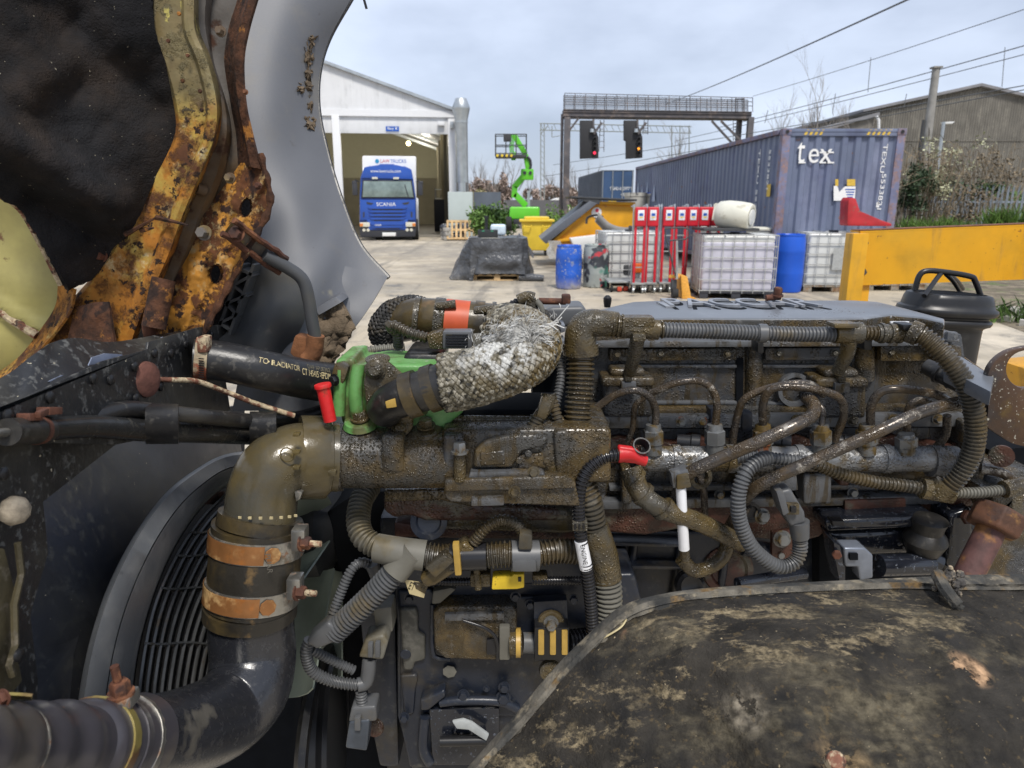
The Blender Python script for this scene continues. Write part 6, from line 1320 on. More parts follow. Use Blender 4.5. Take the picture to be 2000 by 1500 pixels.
m_fito = mat('fitting_oily', (.058, .053, .042), .3, var=.15, vs=18, layers=[dict(c=(.085, .061, .025), s=12, t=.48, w=.1, r=.2), dict(c=(.035, .028, .018), s=26, t=.6, w=.06, r=.25), dict(k='drops', ca=.3, v=0, c=(.08, .06, .02), s=280, t=.6, w=.18, r=.08, h=0.00096, cs=18, ct=.46)], bumps=[(120, .0006)])
m_green = mat('housing_green', (.12, .30, .085), .35, var=.08, vs=10, layers=[dict(c=(.22, .40, .17), s=9, t=.56, w=.1, a=.6), dict(c=(.09, .07, .03), s=14, t=.56, w=.06, r=.3, a=.85), dict(c=(.30, .32, .26), s=60, t=.66, w=.05, r=.6)], bumps=[(90, .0008)])
m_red = mat('red_plastic', (.52, .016, .018), .38, var=.12, vs=20, layers=[dict(c=(.16, .05, .02), s=30, t=.60, w=.06, a=.8)], bumps=[(120, .0006)])
m_orh = mat('orange_sleeve', (.50, .085, .03), .45, var=.12, vs=15, layers=[dict(c=(.12, .05, .03), s=26, t=.64, w=.05)])
m_whp = mat('white_sleeve', (.74, .75, .77), .45, var=.02)
m_yclip = mat('yellow_clip', (.68, .48, .03), .4, var=.1, vs=30, layers=[dict(c=(.15, .08, .02), s=60, t=.62, w=.04)])
m_ytie = mat('amber_band', (.42, .27, .06), .4, var=.12, vs=30)
m_browng = mat('plate_brown', (.06, .032, .017), .38, var=.2, vs=14, layers=[dict(c=(.03, .034, .04), s=5, t=.54, w=.08, r=.4), dict(c=(.36, .34, .28), s=210, t=.66, w=.04, r=.8, d=2), dict(c=(.11, .07, .015), s=9, t=.6, w=.08)], bumps=[(120, .0004)])

en = E('engine', 'oil soaked grey straight six diesel engine with silver topped cover', 'engine', P(1450, 1500, 1.2))
YF_ = 1.10
# ---- top cover
zc = P(1500, 622, 1.15).z
def TP(x, y, z=zc): return PZ(x, y, z)
outl = [(1128, 616), (1165, 606), (1200, 597), (1235, 589), (1280, 587), (1665, 586), (1715, 589), (1770, 602), (1846, 622), (1846, 629), (1800, 619), (1740, 614), (1715, 617), (1690, 621), (1560, 622), (1300, 621), (1245, 625), (1160, 630), (1120, 630)]
drop = zc-P(1500, 672, 1.14).z
mb = MB(); mb.prism([TP(x, y) for x, y in outl], (0, 0, -drop)); tc_ = mb.build('top_cover', [m_top, m_engH], en, bevel=.006, seg=3)
for p_ in tc_.data.polygons:
    if p_.normal.z < .35: p_.material_index = 1
y0_ = TP(1400, 600); 
p0, p1 = TP(1310, 601), TP(1607, 601); hh = TP(1400, 588).y-TP(1400, 600).y
m_emb = mat('emblem_silver', (.22, .23, .25), .3)
plq = PZ(1282, 600, zc+.0015); 
text('PACCAR', p0+Vector((0, 0, .0028)), (1, 0, 0), (0, 1, 0), .05, m_emb, en, name='raised_lettering', depth=.0022, fit=((p1-p0).x, hh*1.15))
text('PACCAR', p0+Vector((.003, -.024, .0004)), (1, 0, 0), (0, 1, 0), .05, m_void, en, name='lettering_edge', depth=.0004, fit=((p1-p0).x+.004, hh*1.15+.020))
MB().prism([TP(1282, 592)+Vector((0, 0, .003)), TP(1300, 601)+Vector((0, 0, .003)), TP(1316, 601)+Vector((0, 0, .003)), TP(1310, 592)+Vector((0, 0, .003))], (0, 0, -.004)).build('emblem_bar', m_emb, en, bevel=.0005)
MB().prism([PZ(1846, 672, zc-.05), PZ(1862, 686, zc-.05), PZ(1942, 735, zc-.05), PZ(1936, 765, zc-.05), PZ(1846, 720, zc-.05)], (0, 0, -.02)).build('rear_top_plate', m_top, en, bevel=.003)
PL([(1845, 668), (1942, 735), (1920, 790), (1845, 740)], 1.17, .12, m_eng, 'rear_housing', en, .008)
MB().lathe(P(1186, 600, 1.36), (0, 0, 1), [(0, .006), (.012, .008), (.018, .008), (.023, .003)], 14).build('black_knob', m_scr, en)
PL([(1740, 628), (1776, 628), (1776, 646), (1740, 646)], 1.065, .003, m_whp, 'white_tag', en, 0)
# ---- cover front wall and its ribs
PL([(1040, 692), (1125, 690), (1125, 900), (1040, 900)], YF_+.05, .1, m_void, 'cover_gap_dark', en, .004)  # added near-black block, darkens the open gap beside the valve cover
PL([(1120, 655), (1880, 652), (1900, 800), (1120, 812)], YF_+.03, .12, m_eng, 'valve_cover', en, .006)
PL([(1120, 668), (1860, 664), (1860, 676), (1120, 680)], YF_, .05, m_engL, 'cover_rail', en, .003)
PL([(1190, 682), (1440, 680), (1440, 704), (1190, 706)], YF_+.014, .03, m_engH, 'cover_step', en, .004)
PL([(1495, 680), (1660, 678), (1660, 704), (1495, 704)], YF_+.014, .03, m_eng, 'cover_step', en, .004)
PL([(1720, 676), (1856, 674), (1856, 706), (1720, 706)], YF_+.01, .03, m_engH, 'cover_step', en, .004)
for x0, x1, y in ((1250, 1440, 712), (1490, 1640, 712), (1250, 1440, 784), (1490, 1640, 786)): RC(x0, y, x1, y+7, YF_+.022, .02, m_engL, 'cover_rib', en, .0025)
for x, w_, y0, y1, mm_ in ((1472, 36, 668, 800, m_eng), (1688, 40, 676, 742, m_engH)):
    r_ = M(w_/2, x, y0, YF_); a, b = P(x, y0, YF_+.03), P(x, y1, YF_+.03); MB().tube([a, b], [r_, r_*.95], 18).build('bolt_column', mm_, en)
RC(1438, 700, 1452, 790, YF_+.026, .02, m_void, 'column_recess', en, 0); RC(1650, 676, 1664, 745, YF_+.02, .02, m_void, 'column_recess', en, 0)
# injector harness housings standing on the cover
for x, y in ((1227, 740), (1645, 742)):
    RC(x-46, y+6, x+48, y+76, YF_-.015, .06, m_eng, 'sensor_housing', en, .008, 3); RC(x-50, y-2, x+52, y+16, YF_-.022, .06, m_engH, 'housing_flange', en, .005, 3)
    RC(x-34, y-20, x+34, y-2, YF_-.012, .04, m_engH, 'housing_cap', en, .008, 3); RC(x-14, y+6, x+16, y+26, YF_-.028, .02, m_engL, 'latch', en, .002); RC(x-6, y-14, x+8, y+6, YF_-.03, .02, m_fito, 'latch_clip', en, .002)
MB().lathe(P(1548, 760, YF_+.028), (0, -1, .1), [(0, M(34, 1548, 760, YF_)), (.012, M(34, 1548, 760, YF_)), (.012, M(26, 1548, 760, YF_)), (.004, M(24, 1548, 760, YF_))], 28, caps=False).build('port_ring', m_engL, en)
# ---- seams and cylinder head
PL([(1120, 800), (1890, 796), (1890, 806), (1120, 812)], YF_+.002, .08, m_engH, 'gasket_seam', en, .002)
PL([(1120, 813), (1890, 808), (1890, 834), (1120, 838)], YF_-.012, .1, m_engL, 'head_ledge', en, .003)
PL([(1120, 838), (1890, 834), (1890, 880), (1120, 884)], YF_+.01, .1, m_eng, 'cylinder_head', en, .004)
RC(1388, 800, 1405, 832, YF_-.02, .03, m_navy, 'ledge_bracket', en, .002); RC(1450, 806, 1470, 842, YF_-.018, .03, m_navy, 'ledge_bracket', en, .002)
# wavy rusty gasket line
pts = [(1120, 862)]+[(1140+k*18, 862-7*math.sin(k*.62)-4*math.sin(k*1.7)) for k in range(41)]+[(1890, 860), (1890, 905), (1120, 905)]
PL(pts, YF_-.012, .05, m_redr, 'rusty_ledge', en, .002)
PL([(1120, 903), (1890, 900), (1890, 985), (1120, 990)], YF_-.004, .06, m_eng, 'head_side', en, .004)
PL([(1190, 950), (1880, 946), (1880, 956), (1190, 960)], YF_-.02, .03, m_engL, 'casting_rib', en, .003)
PL([(1160, 980), (1870, 968), (1870, 985), (1160, 996)], YF_-.03, .04, m_engL, 'casting_rib', en, .003)
pts = [(1110, 990), (1880, 975), (1880, 1018), (1700, 1024), (1640, 1016), (1600, 1050), (1560, 1060), (1440, 1048), (1350, 1030), (1260, 1046), (1180, 1040), (1110, 1034)]
PL(pts, YF_-.018, .06, m_redr, 'rusty_flange', en, .006, 3)
PL([(1650, 978), (1770, 974), (1770, 1014), (1650, 1018)], YF_-.035, .03, m_redr, 'flange_tab', en, .003)
# ---- block behind and below
PL([(740, 1010), (1900, 1010), (1990, 1500), (1990, 1700), (760, 1700)], YF_+.05, .25, m_navy, 'engine_block', en, .01)
PL([(1190, 1040), (1640, 1044), (1640, 1200), (1190, 1200)], YF_+.03, .05, m_navy, 'block_side', en, .006)
for y in (1060, 1104): PL([(1200, y), (1340, y+3), (1340, y+10), (1200, y+7)], YF_+.0, .04, m_navy, 'block_rib', en, .003)
for x in (1240, 1330, 1420): MB().tube([P(x, 1060, YF_+.02), P(x-20, 1200, YF_+.02)], .007, 10).build('block_rib', m_navy, en)
CY(1420, 1110, YF_+.03, 46, (0, -1, .2), [(0, 1.1), (.25, 1.05), (.3, .8), (.18, .7)], m_redr, 'core_plug', en); CY(1345, 1140, YF_-.0, 26, (0, -1, .3), [(0, 1.1), (.8, 1.05), (1.0, .8), (.9, .6)], m_cvb, 'plug_sensor', en)
TB([(1440, 1140, 1.0), (1500, 1130, 1.02), (1570, 1120, 1.05)], 12, m_blkg, 'dipstick_tube', en, n=10)
# ---- common rail
def LX(y, a=0): return (1, 0, a)
TB([(1250, 896, 1.045), (1830, 896, 1.045)], 25, m_rail, 'fuel_rail', en, n=12, seg=30)
TB([(1815, 900, 1.045), (1865, 902, 1.045)], 31, m_engL, 'rail_end', en, n=4, seg=30); TB([(1860, 902, 1.045), (1885, 903, 1.045)], 24, m_engH, 'rail_valve', en, n=3, seg=20)
for x in (1320, 1425, 1560, 1730): MB().lathe(P(x-8, 896, 1.045), (1, 0, 0), [(0, M(28, x, 896, 1.045)), (.012, M(28, x, 896, 1.045))], 24).build('rail_band', m_rail, en)
m_nutm = mat('union_nut', (.17, .175, .175), .35, metal=.5, var=.12, vs=30, layers=[dict(c=(.09, .06, .02), s=28, t=.54, w=.06, r=.2), dict(c=(.15, .05, .02), s=30, t=.63, w=.05)])
def union(x, ytop, ybot, Y, rpx):
    r = M(rpx, x, (ytop+ybot)/2, Y); a, b = P(x, ybot, Y), P(x, ytop, Y); d = b-a; L_ = d.length
    mb = MB(); mb.lathe(a, d, [(0, r*.95), (L_*.35, r*.95), (L_*.36, r*1.08)], 18); mb.lathe(a+d*.36, d, [(0, r*1.12), (L_*.42, r*1.12), (L_*.46, r*.95)], 6); mb.lathe(a+d*.8, d, [(0, r*.9), (L_*.18, r*.8), (L_*.2, r*.5)], 16); mb.build('union_nut', m_nutm, en, smooth=35)
for x in (1276, 1396, 1490, 1603, 1693, 1770): union(x, 828 if x < 1700 else 846, 886, 1.035, 18)
for x in (1345, 1520, 1640): 
    r = M(16, x, 866, 1.06); MB().lathe(P(x-22, 862, 1.07), (1, -.3, 0), [(0, r*.9), (.02, r*.95), (.022, r*1.1), (.035, r*1.1)], 18).build('union_cap', m_scr, en)
for x in (1160, 1175): CY(x, 862, 1.05, 16, (.5, -1, .2), [(0, 1), (.8, 1), (1, .8)], m_scr, 'injector_cap', en)
# high pressure pipes
def HPp(pts, rpx=6.4): 
    TB(pts, rpx, m_pipeo, 'injector_pipe', en, n=44, seg=12)
HPp([(1145, 812, 1.03), (1200, 772, 1.02), (1240, 762, 1.015), (1268, 775, 1.02), (1280, 800, 1.03), (1280, 836, 1.035)], 7.5)
HPp([(1225, 865, 1.06), (1236, 835, 1.05), (1240, 795, 1.045), (1258, 776, 1.04)], 6)
HPp([(1270, 768, 1.04), (1320, 748, 1.03), (1365, 744, 1.03), (1390, 760, 1.03), (1400, 790, 1.03), (1397, 834, 1.035)], 7.5)
HPp([(1430, 868, 1.06), (1436, 830, 1.05), (1450, 785, 1.035), (1480, 765, 1.03), (1530, 752, 1.02), (1580, 750, 1.02), (1610, 772, 1.02)], 7.5)
HPp([(1490, 834, 1.035), (1490, 790, 1.02), (1505, 762, 1.01), (1540, 755, 1.005), (1600, 762, 1.0), (1640, 778, 1.01), (1648, 810, 1.03), (1630, 860, 1.05)], 8)
HPp([(1700, 834, 1.035), (1702, 792, 1.02), (1722, 765, 1.01), (1760, 760, 1.005), (1820, 768, 1.01), (1856, 785, 1.02)], 8.5)
HPp([(1772, 850, 1.045), (1774, 800, 1.04), (1795, 782, 1.035), (1840, 795, 1.035)], 7)
HPp([(1850, 812, 1.04), (1846, 850, 1.05), (1820, 885, 1.06)], 8)
HPp([(1605, 834, 1.03), (1606, 800, 1.04), (1590, 785, 1.05)], 6)
# the two big return pipes
TB([(1310, 1010, .985), (1330, 950, .975), (1345, 925, .965), (1390, 902, .955), (1470, 868, .945), (1550, 832, .95), (1585, 812, .97), (1590, 792, .99), (1575, 775, 1.01)], 13, m_pipeo, 'fuel_pipe', en, n=60, seg=18)
TB([(1450, 985, .99), (1465, 962, .965), (1490, 945, .95), (1560, 912, .94), (1700, 850, .935), (1800, 805, .95), (1890, 782, .98)], 12.5, m_pipeo, 'fuel_pipe', en, n=60, seg=18)
PL([(1310, 925), (1345, 918), (1350, 950), (1315, 955)], .955, .02, m_engL, 'pipe_clip', en, .003)
TB([(1366, 928, 1.0), (1374, 960, 1.0), (1377, 1010, 1.02), (1378, 1040, 1.04)], 7, m_pipeo, 'return_pipe', en, n=14); CY(1364, 930, 1.0, 24, (.2, -1, .1), [(0, 1), (.5, 1), (.5, .7), (.1, .6)], m_fito, 'clip_ring', en, caps=None) if False else MB().lathe(P(1364, 930, 1.0), (.2, -1, .1), [(0, M(23, 1364, 930, 1)), (.01, M(23, 1364, 930, 1)), (.01, M(15, 1364, 930, 1)), (0, M(14, 1364, 930, 1))], 20, caps=False).build('clip_ring', m_fito, en)
CY(1332, 930, 1.01, 22, (0, -1, .1), [(0, 1.1), (.4, 1.05), (.45, .8), (.7, .7)], m_engL, 'banjo_bolt', en)
TB([(1415, 1050, 1.02), (1440, 1010, .99), (1455, 985, .98)], 14, m_pipeo, 'lower_pipe', en, n=8); TB([(1330, 1090, 1.0), (1360, 1115, 1.0), (1410, 1090, 1.01), (1425, 1040, 1.02)], 14, m_fito, 'lower_pipe', en, n=20)
TB([(1232, 915, .985), (1250, 960, .97), (1290, 992, .96), (1370, 1022, .97), (1450, 1062, .99)], [22, 17], m_fito, 'fuel_feed_hose', en, n=40, seg=20)
for (x, y, Y) in ((1240, 935, .978), (1256, 965, .968), (1296, 994, .96)):
    mb = MB(); band(mb, P(x, y, Y), dirof((x-8, y-8, Y), (x+10, y+8, Y)), M(25, x, y, Y), .007); mb.build('hose_ferrule', m_fito, en)
TB([(1450, 1068, 1.04), (1520, 1078, 1.04)], 17, m_navy, 'cross_pipe', en, n=4)
# bracket with bolts by the plug
PL([(1508, 1040), (1548, 1035), (1552, 1096), (1508, 1098)], 1.02, .01, m_redr, 'bolted_tab', en, .002); BOLT(1527, 1052, 1.018, 13, m_nutm, en); CY(1526, 1085, 1.018, 6, (0, -1, 0), [(0, 1), (.5, 1)], m_nutm, 'rivet', en)
BOLT(1488, 1008, 1.03, 12, m_nutm, en, (.2, -1, .2)); CY(1465, 1000, 1.03, 20, (.2, -1, .1), [(0, 1), (.3, 1), (.3, .7), (.1, .6)], m_scr, 'clamp_ring', en)
# casting clutter along the head side
for (x0, y0, x1, y1, Y, mm_) in ((1570, 925, 1625, 985, 1.04, m_engL), (1440, 930, 1470, 980, 1.06, m_eng), (1215, 915, 1235, 985, 1.055, m_engH), (1640, 930, 1660, 950, 1.05, m_redr), (1860, 940, 1900, 990, 1.05, m_redr), (1690, 880, 1712, 905, 1.03, m_redr), (1300, 890, 1315, 905, 1.03, m_redr), (1130, 900, 1150, 985, 1.06, m_engH)):
    RC(x0, y0, x1, y1, Y, .04, mm_, 'casting_boss', en, .005, 3)
# ---- front cover plate (lower centre)
PL([(768, 1140), (1240, 1120), (1260, 1200), (1240, 1560), (820, 1560), (775, 1400), (775, 1220)], 1.02, .14, m_navy, 'timing_cover', en, .008, 3)
PL([(776, 1155), (840, 1150), (860, 1170), (1045, 1165), (1060, 1185), (1060, 1380), (1030, 1400), (870, 1400), (845, 1420), (845, 1500), (800, 1500), (782, 1420), (782, 1240)], 1.012, .02, m_navy, 'raised_panel', en, .005, 3)
PL([(780, 1190), (812, 1188), (816, 1200), (816, 1235), (830, 1245), (830, 1290), (810, 1295), (806, 1310), (788, 1310)], 1.004, .02, mat('panel_dusty', (.075, .073, .062), .6, var=.25, vs=20, layers=[dict(c=(.11, .105, .09), s=30, t=.55, w=.05)]), 'dusty_panel', en, .005, 3)
PL([(782, 1320), (812, 1318), (816, 1330), (812, 1345), (808, 1395), (790, 1398)], 1.006, .02, m_navy, 'side_panel', en, .004, 3)
pts = [(845, 1195), (860, 1185), (1000, 1184), (1010, 1195), (1008, 1285), (990, 1292), (870, 1288), (848, 1270)]
PL(pts, .985, .05, m_engH, 'oil_module', en, .010, 4); PL([(868, 1200), (985, 1198), (985, 1212), (868, 1214)], .978, .02, m_engL, 'module_ledge', en, .003)
PL([(950, 1250), (975, 1250), (975, 1280), (950, 1280)], .979, .02, m_cvb, 'module_socket', en, .003)
TB([(905, 1212, .978), (950, 1228, .975), (970, 1250, .975), (972, 1290, .98)], 3.5, m_cvb, 'module_wire', en, n=14)
RC(975, 1225, 996, 1290, .975, .04, m_cvd, 'ribbed_neck', en, .003); TB([(995, 1256, .985), (1020, 1255, .985)], 24, m_fito, 'neck', en, n=3); mb = MB(); band(mb, P(1012, 1255, .985), (1, 0, 0), M(28, 1012, 1255, .985), M(9, 1012, 1255, .985)); mb.build('amber_band', m_ytie, en)
TB([(1020, 1255, .987), (1050, 1256, .99)], 20, m_cvg, 'neck', en, n=3)
RC(1044, 1226, 1112, 1290, .965, .04, m_scr, 'clip_block', en, .003)
for x in (1057, 1080, 1103): RC(x-6, 1232, x+6, 1280, .962, .012, m_ytie, 'amber_band', en, .002)
PL([(1042, 1176), (1108, 1172), (1112, 1290), (1044, 1292)], .99, .02, m_navy, 'clip_bracket', en, .003); CY(1076, 1216, .985, 24, (0, -1, .15), [(0, 1.1), (.3, 1.05), (.35, .7)], m_fito, 'bracket_washer', en); BOLT(1076, 1216, .975, 11, m_nutm, en, h=1.5)
CY(1074, 1308, .985, 20, (0, -1, .15), [(0, 1.1), (.5, 1.0), (.6, .8)], m_fito, 'bracket_stud', en); CV([(1110, 1255, .98), (1150, 1250, .99), (1190, 1240, 1.0)], 25, m_cvb, 'ribbed_stub', en)
PL([(845, 1155), (880, 1148), (892, 1152), (860, 1180), (842, 1182)], .99, .02, m_cvd, 'dusty_lug', en, .005)
PL([(820, 1368), (868, 1348), (870, 1362), (838, 1388), (822, 1390)], .99, .025, m_navy, 'cast_lug', en, .005, 3)
for x, y, r_ in ((905, 1357, 9), (983, 1362, 11), (985, 1342, 9), (1007, 1165, 8), (950, 1345, 5)): BOLT(x, y, 1.0, r_, m_navy, en)
TB([(860, 1372, 1.0), (900, 1368, .998), (975, 1370, 1.0), (1010, 1385, 1.01)], 9, m_navy, 'cast_rib', en, n=12); TB([(845, 1180, 1.0), (845, 1270, 1.0), (856, 1285, 1.0), (880, 1287, 1.0)], 5, m_navy, 'cast_rib', en, n=12)
TB([(830, 1400, 1.0), (826, 1460, 1.0), (840, 1490, 1.0)], 10, m_navy, 'cast_rib', en, n=8)
PL([(838, 1386), (975, 1384), (975, 1495), (845, 1495)], .998, .012, m_blkg, 'access_recess', en, .003); TB([(860, 1448, .985), (950, 1446, .985)], 10, m_scr, 'recess_pipe', en, n=4)
m_lev = mat('lever_pale', (.34, .36, .36), .5); PL([(883, 1410), (905, 1406), (922, 1412), (955, 1436), (950, 1448), (915, 1426), (892, 1424)], .975, .006, m_lev, 'pale_lever', en, .002, 2)
CY(878, 1312, 1.006, 14, (0, -1, 0), [(0, 1), (.05, .6)], m_cvd, 'scuff', en, seg=7); CY(792, 1278, .9995, 9, (0, -1, 0), [(0, 1.2), (.15, 1.1), (.15, .8)], m_navy, 'small_boss', en)
# left side of cover: sensors, dark lower side, pulley
PL([(700, 1190), (772, 1185), (780, 1500), (740, 1500), (720, 1400)], 1.06, .08, m_navy, 'front_side', en, .01)
mb = MB(); cP = P(640, 1440, 1.19); mb.lathe(cP, (1, .12, 0), [(-.03, .08), (-.03, .155), (-.02, .16), (.0, .15), (.012, .16), (.02, .155), (.02, .06)], 48); mb.build('belt_pulley', m_scr, en)
mb = MB(); mb.tube([cP+Vector((-.005, .165*math.cos(a), .165*math.sin(a))) for a in [k*math.pi/24 for k in range(49)]], .012, 6); mb.build('drive_belt', m_rub, en)
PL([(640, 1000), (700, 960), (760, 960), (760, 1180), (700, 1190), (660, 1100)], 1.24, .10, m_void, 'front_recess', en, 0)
PL([(600, 1000), (760, 990), (760, 1600), (560, 1600)], 1.40, .06, m_void, 'fan_shade_backing', en, 0)  # dark backing sheet, its black stands for shade behind the fan

for x, y in ((1180, 824), (1330, 823), (1370, 822), (1555, 820), (1665, 820), (1745, 819), (1830, 818)): BOLT(x, y, YF_-.013, 8, m_fito if x % 2 else m_nutm, en, h=1.2)
for x, y in ((1205, 692), (1290, 690), (1420, 691), (1520, 690), (1630, 689), (1740, 688), (1830, 687)): BOLT(x, y, YF_+.012, 6, m_fito, en, h=1.0)
for x, y in ((1250, 968), (1405, 966), (1535, 965), (1665, 962), (1790, 960)): BOLT(x, y, YF_-.02, 8, m_nutm, en, h=1.1)
for x, y in ((800, 1168), (1035, 1180), (1180, 1150), (790, 1400), (1120, 1170)): BOLT(x, y, 1.0, 8, m_navy, en, h=1.1)
# ---- intake manifold casting (centre left)
TB([(640, 893, .935), (700, 893, .94), (880, 893, .945)], 60, m_engH, 'intake_pipe', en, n=10, seg=40)
TB([(640, 893, .934), (672, 893, .936)], 66, m_eng, 'intake_neck', en, n=3, seg=40)
for x, y0 in ((702, 838), (838, 850)):
    a, b = P(x, y0+4, .945), P(x, 905, .935); r_ = M(34, x, y0, .94); MB().lathe(a, b-a, [(0, r_), ((b-a).length*.6, r_*.95), ((b-a).length, r_*.5)], 26).build('manifold_boss', m_engH, en)
PL([(744, 850), (788, 850), (790, 925), (742, 925)], .897, .05, m_engH, 'manifold_web', en, .008, 3)
PL([(862, 838), (1195, 836), (1195, 945), (862, 948)], .915, .14, m_engH, 'intake_manifold', en, .010, 3)
PL([(865, 850), (905, 850), (905, 935), (865, 938)], .902, .03, m_eng, 'manifold_pad', en, .006, 3)
TB([(898, 885, .898), (898, 938, .898)], 12, m_fito, 'bolt_column', en, n=3); MB().hexnut(P(898, 884, .898), (0, 0, 1), .009, .013).build('bolt', m_nutm, en)
rows = []
PL([(922, 915), (926, 880), (945, 862), (985, 852), (1050, 848), (1075, 858), (1060, 875), (1020, 882), (1000, 915)], .904, .02, m_engH, 'cast_bulge', en, .007, 4)
PL([(1010, 890), (1060, 885), (1068, 915), (1012, 918)], .909, .02, m_eng, 'cast_panel', en, .004, 3)
PL([(1080, 842), (1110, 842), (1118, 935), (1088, 938)], .908, .03, m_engH, 'casting_rib', en, .006, 3)
PL([(936, 884), (984, 880), (988, 908), (938, 911)], .9025, .01, m_eng, 'cast_panel', en, .003, 3)
PL([(868, 938), (1100, 930), (1125, 944), (1125, 955), (868, 962)], .893, .10, m_engH, 'manifold_lip', en, .004, 3)
PL([(866, 955), (1125, 950), (1135, 990), (880, 982), (866, 968)], .90, .10, m_engH, 'manifold_foot', en, .006, 3)
PL([(918, 922), (1060, 920), (1066, 932), (914, 934)], .899, .02, m_engL, 'casting_rib', en, .003)
for x, y, Y in ((1042, 922, .90), (1005, 960, .89)): BOLT(x, y, Y, 9, m_fito, en)
for k in range(7): CY(960+k*18, 900-(k % 3)*14, .907, 7, (0, -1, 0), [(0, 1), (.2, .8)], m_engH, 'cast_dimple', en, seg=12)
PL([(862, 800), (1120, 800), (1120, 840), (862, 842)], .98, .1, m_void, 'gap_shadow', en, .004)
TB([(870, 818, .96), (1100, 822, .96)], 8, m_fito, 'edge_seal', en, n=4)
# rusty spacer under the manifold
PL([(748, 955), (866, 955), (930, 985), (1120, 995), (1120, 1020), (830, 1020), (800, 1008), (770, 1015), (748, 1000)], .955, .16, m_redr, 'rusty_spacer', en, .012, 4)
PL([(750, 958), (870, 956), (925, 980), (925, 992), (860, 978), (750, 982)], .948, .03, m_engH, 'spacer_top', en, .005, 3)
PL([(920, 975), (985, 972), (985, 988), (920, 990)], .89, .03, m_engL, 'marked_pad', en, .003)
PL([(800, 1008), (1160, 1000), (1175, 1034), (1100, 1046), (830, 1036)], .975, .12, m_fito, 'thermostat_casting', en, .014, 4)
CY(838, 1018, .965, 36, (0, -1, .25), [(0, 1), (.2, 1), (.25, .7), (.1, .6)], m_navy, 'core_plug', en)
PL([(770, 1020), (840, 1030), (1170, 1040), (1170, 1056), (770, 1050)], .985, .08, m_redr, 'rusty_flange', en, .004)
PL([(770, 1040), (1190, 1045), (1190, 1140), (770, 1150)], 1.0, .1, m_navy, 'upper_timing_case', en, .008, 3)
PL([(775, 1050), (820, 1050), (820, 1075), (775, 1075)], .985, .03, m_navy, 'case_pad', en, .004)

# ---- green housing with flange and outlet
gh = E('green_housing', 'bright green painted thermostat housing bolted on the intake', 'housing', P(760, 840, .96))
PL([(655, 703), (690, 700), (694, 716), (735, 712), (868, 714), (868, 772), (905, 776), (905, 806), (868, 836), (830, 850), (740, 842), (690, 838), (668, 828), (655, 770)], .945, .10, m_green, 'body', gh, .012, 4)
TB([(700, 712, .94), (694, 770, .932), (700, 830, .94)], 13, m_green, 'cast_ridge', gh, n=10); TB([(665, 720, .94), (662, 810, .94)], 12, m_green, 'cast_ridge', gh, n=4)
CY(703, 822, .938, 26, (0, -.25, 1), [(-.4, 1.3), (0, 1.15), (.1, .9)], m_green, 'bolt_boss', gh); CY(832, 838, .938, 26, (0, -.25, 1), [(-.5, 1.3), (0, 1.15), (.1, .9)], m_fito, 'bolt_boss', gh)
for x, y in ((703, 818), (832, 832)): MB().hexnut(P(x, y, .935), (0, -.25, 1), M(14, x, y, .93), .010).build('bolt', m_fito, gh)
PL([(652, 712), (668, 708), (682, 716), (676, 735), (670, 752), (655, 752), (646, 735)], .932, .02, m_fito, 'patch_clip', gh, .004); BOLT(654, 742, .93, 9, m_scr, gh, (-.6, -1, 0))
CY(738, 703, .95, 12, (0, -.2, 1), [(0, 2), (.3, 2), (.3, 1.4)], m_fito, 'top_boss', gh)
PL([(709, 748), (716, 715), (728, 702), (746, 700), (765, 715), (792, 738), (806, 760), (806, 838), (794, 852), (772, 852), (745, 828), (716, 800)], .925, .012, m_fito, 'flange', gh, .004, 3)
for x, y, r_ in ((733, 722, 18), (781, 838, 15)):
    CY(x, y, .925, r_, (0, -1, .1), [(0, 1.15), (.2, 1.15), (.35, .95), (.6, .9), (.9, .55)], m_fito, 'flange_bolt', gh, seg=20)
TB([(752, 800, .925), (762, 788, .905), (790, 775, .89), (830, 762, .885), (882, 746, .885)], [36, 44], m_rub, 'outlet_stub', gh, n=24, seg=32)
for x, y, r_, w_ in ((806, 770, 46, 26), (845, 758, 47, 22)): mb = MB(); band(mb, P(x, y, .888), dirof((790, 775, .89), (880, 746, .885)), M(r_, x, y, .888), M(w_, x, y, .888)); mb.build('stub_ring', m_sleeve, gh)
PL([(752, 785), (772, 778), (775, 795), (755, 798)], .865, .004, m_ytie, 'worn_patch', gh, .001)
MB().lathe(P(645, 822, .90), P(630, 752, .90)-P(645, 822, .90), [(0, .0085), (.045, .0090), (.046, .0110), (.0495, .0112), (.051, .0105)], 20).build('plastic_plug', m_red, label='bright red plastic cap standing against the green housing', cat='cap')
# dark box behind the housing
PL([(790, 690), (866, 690), (866, 716), (782, 716)], .985, .10, m_rub, 'black_cover', gh, .01, 3)

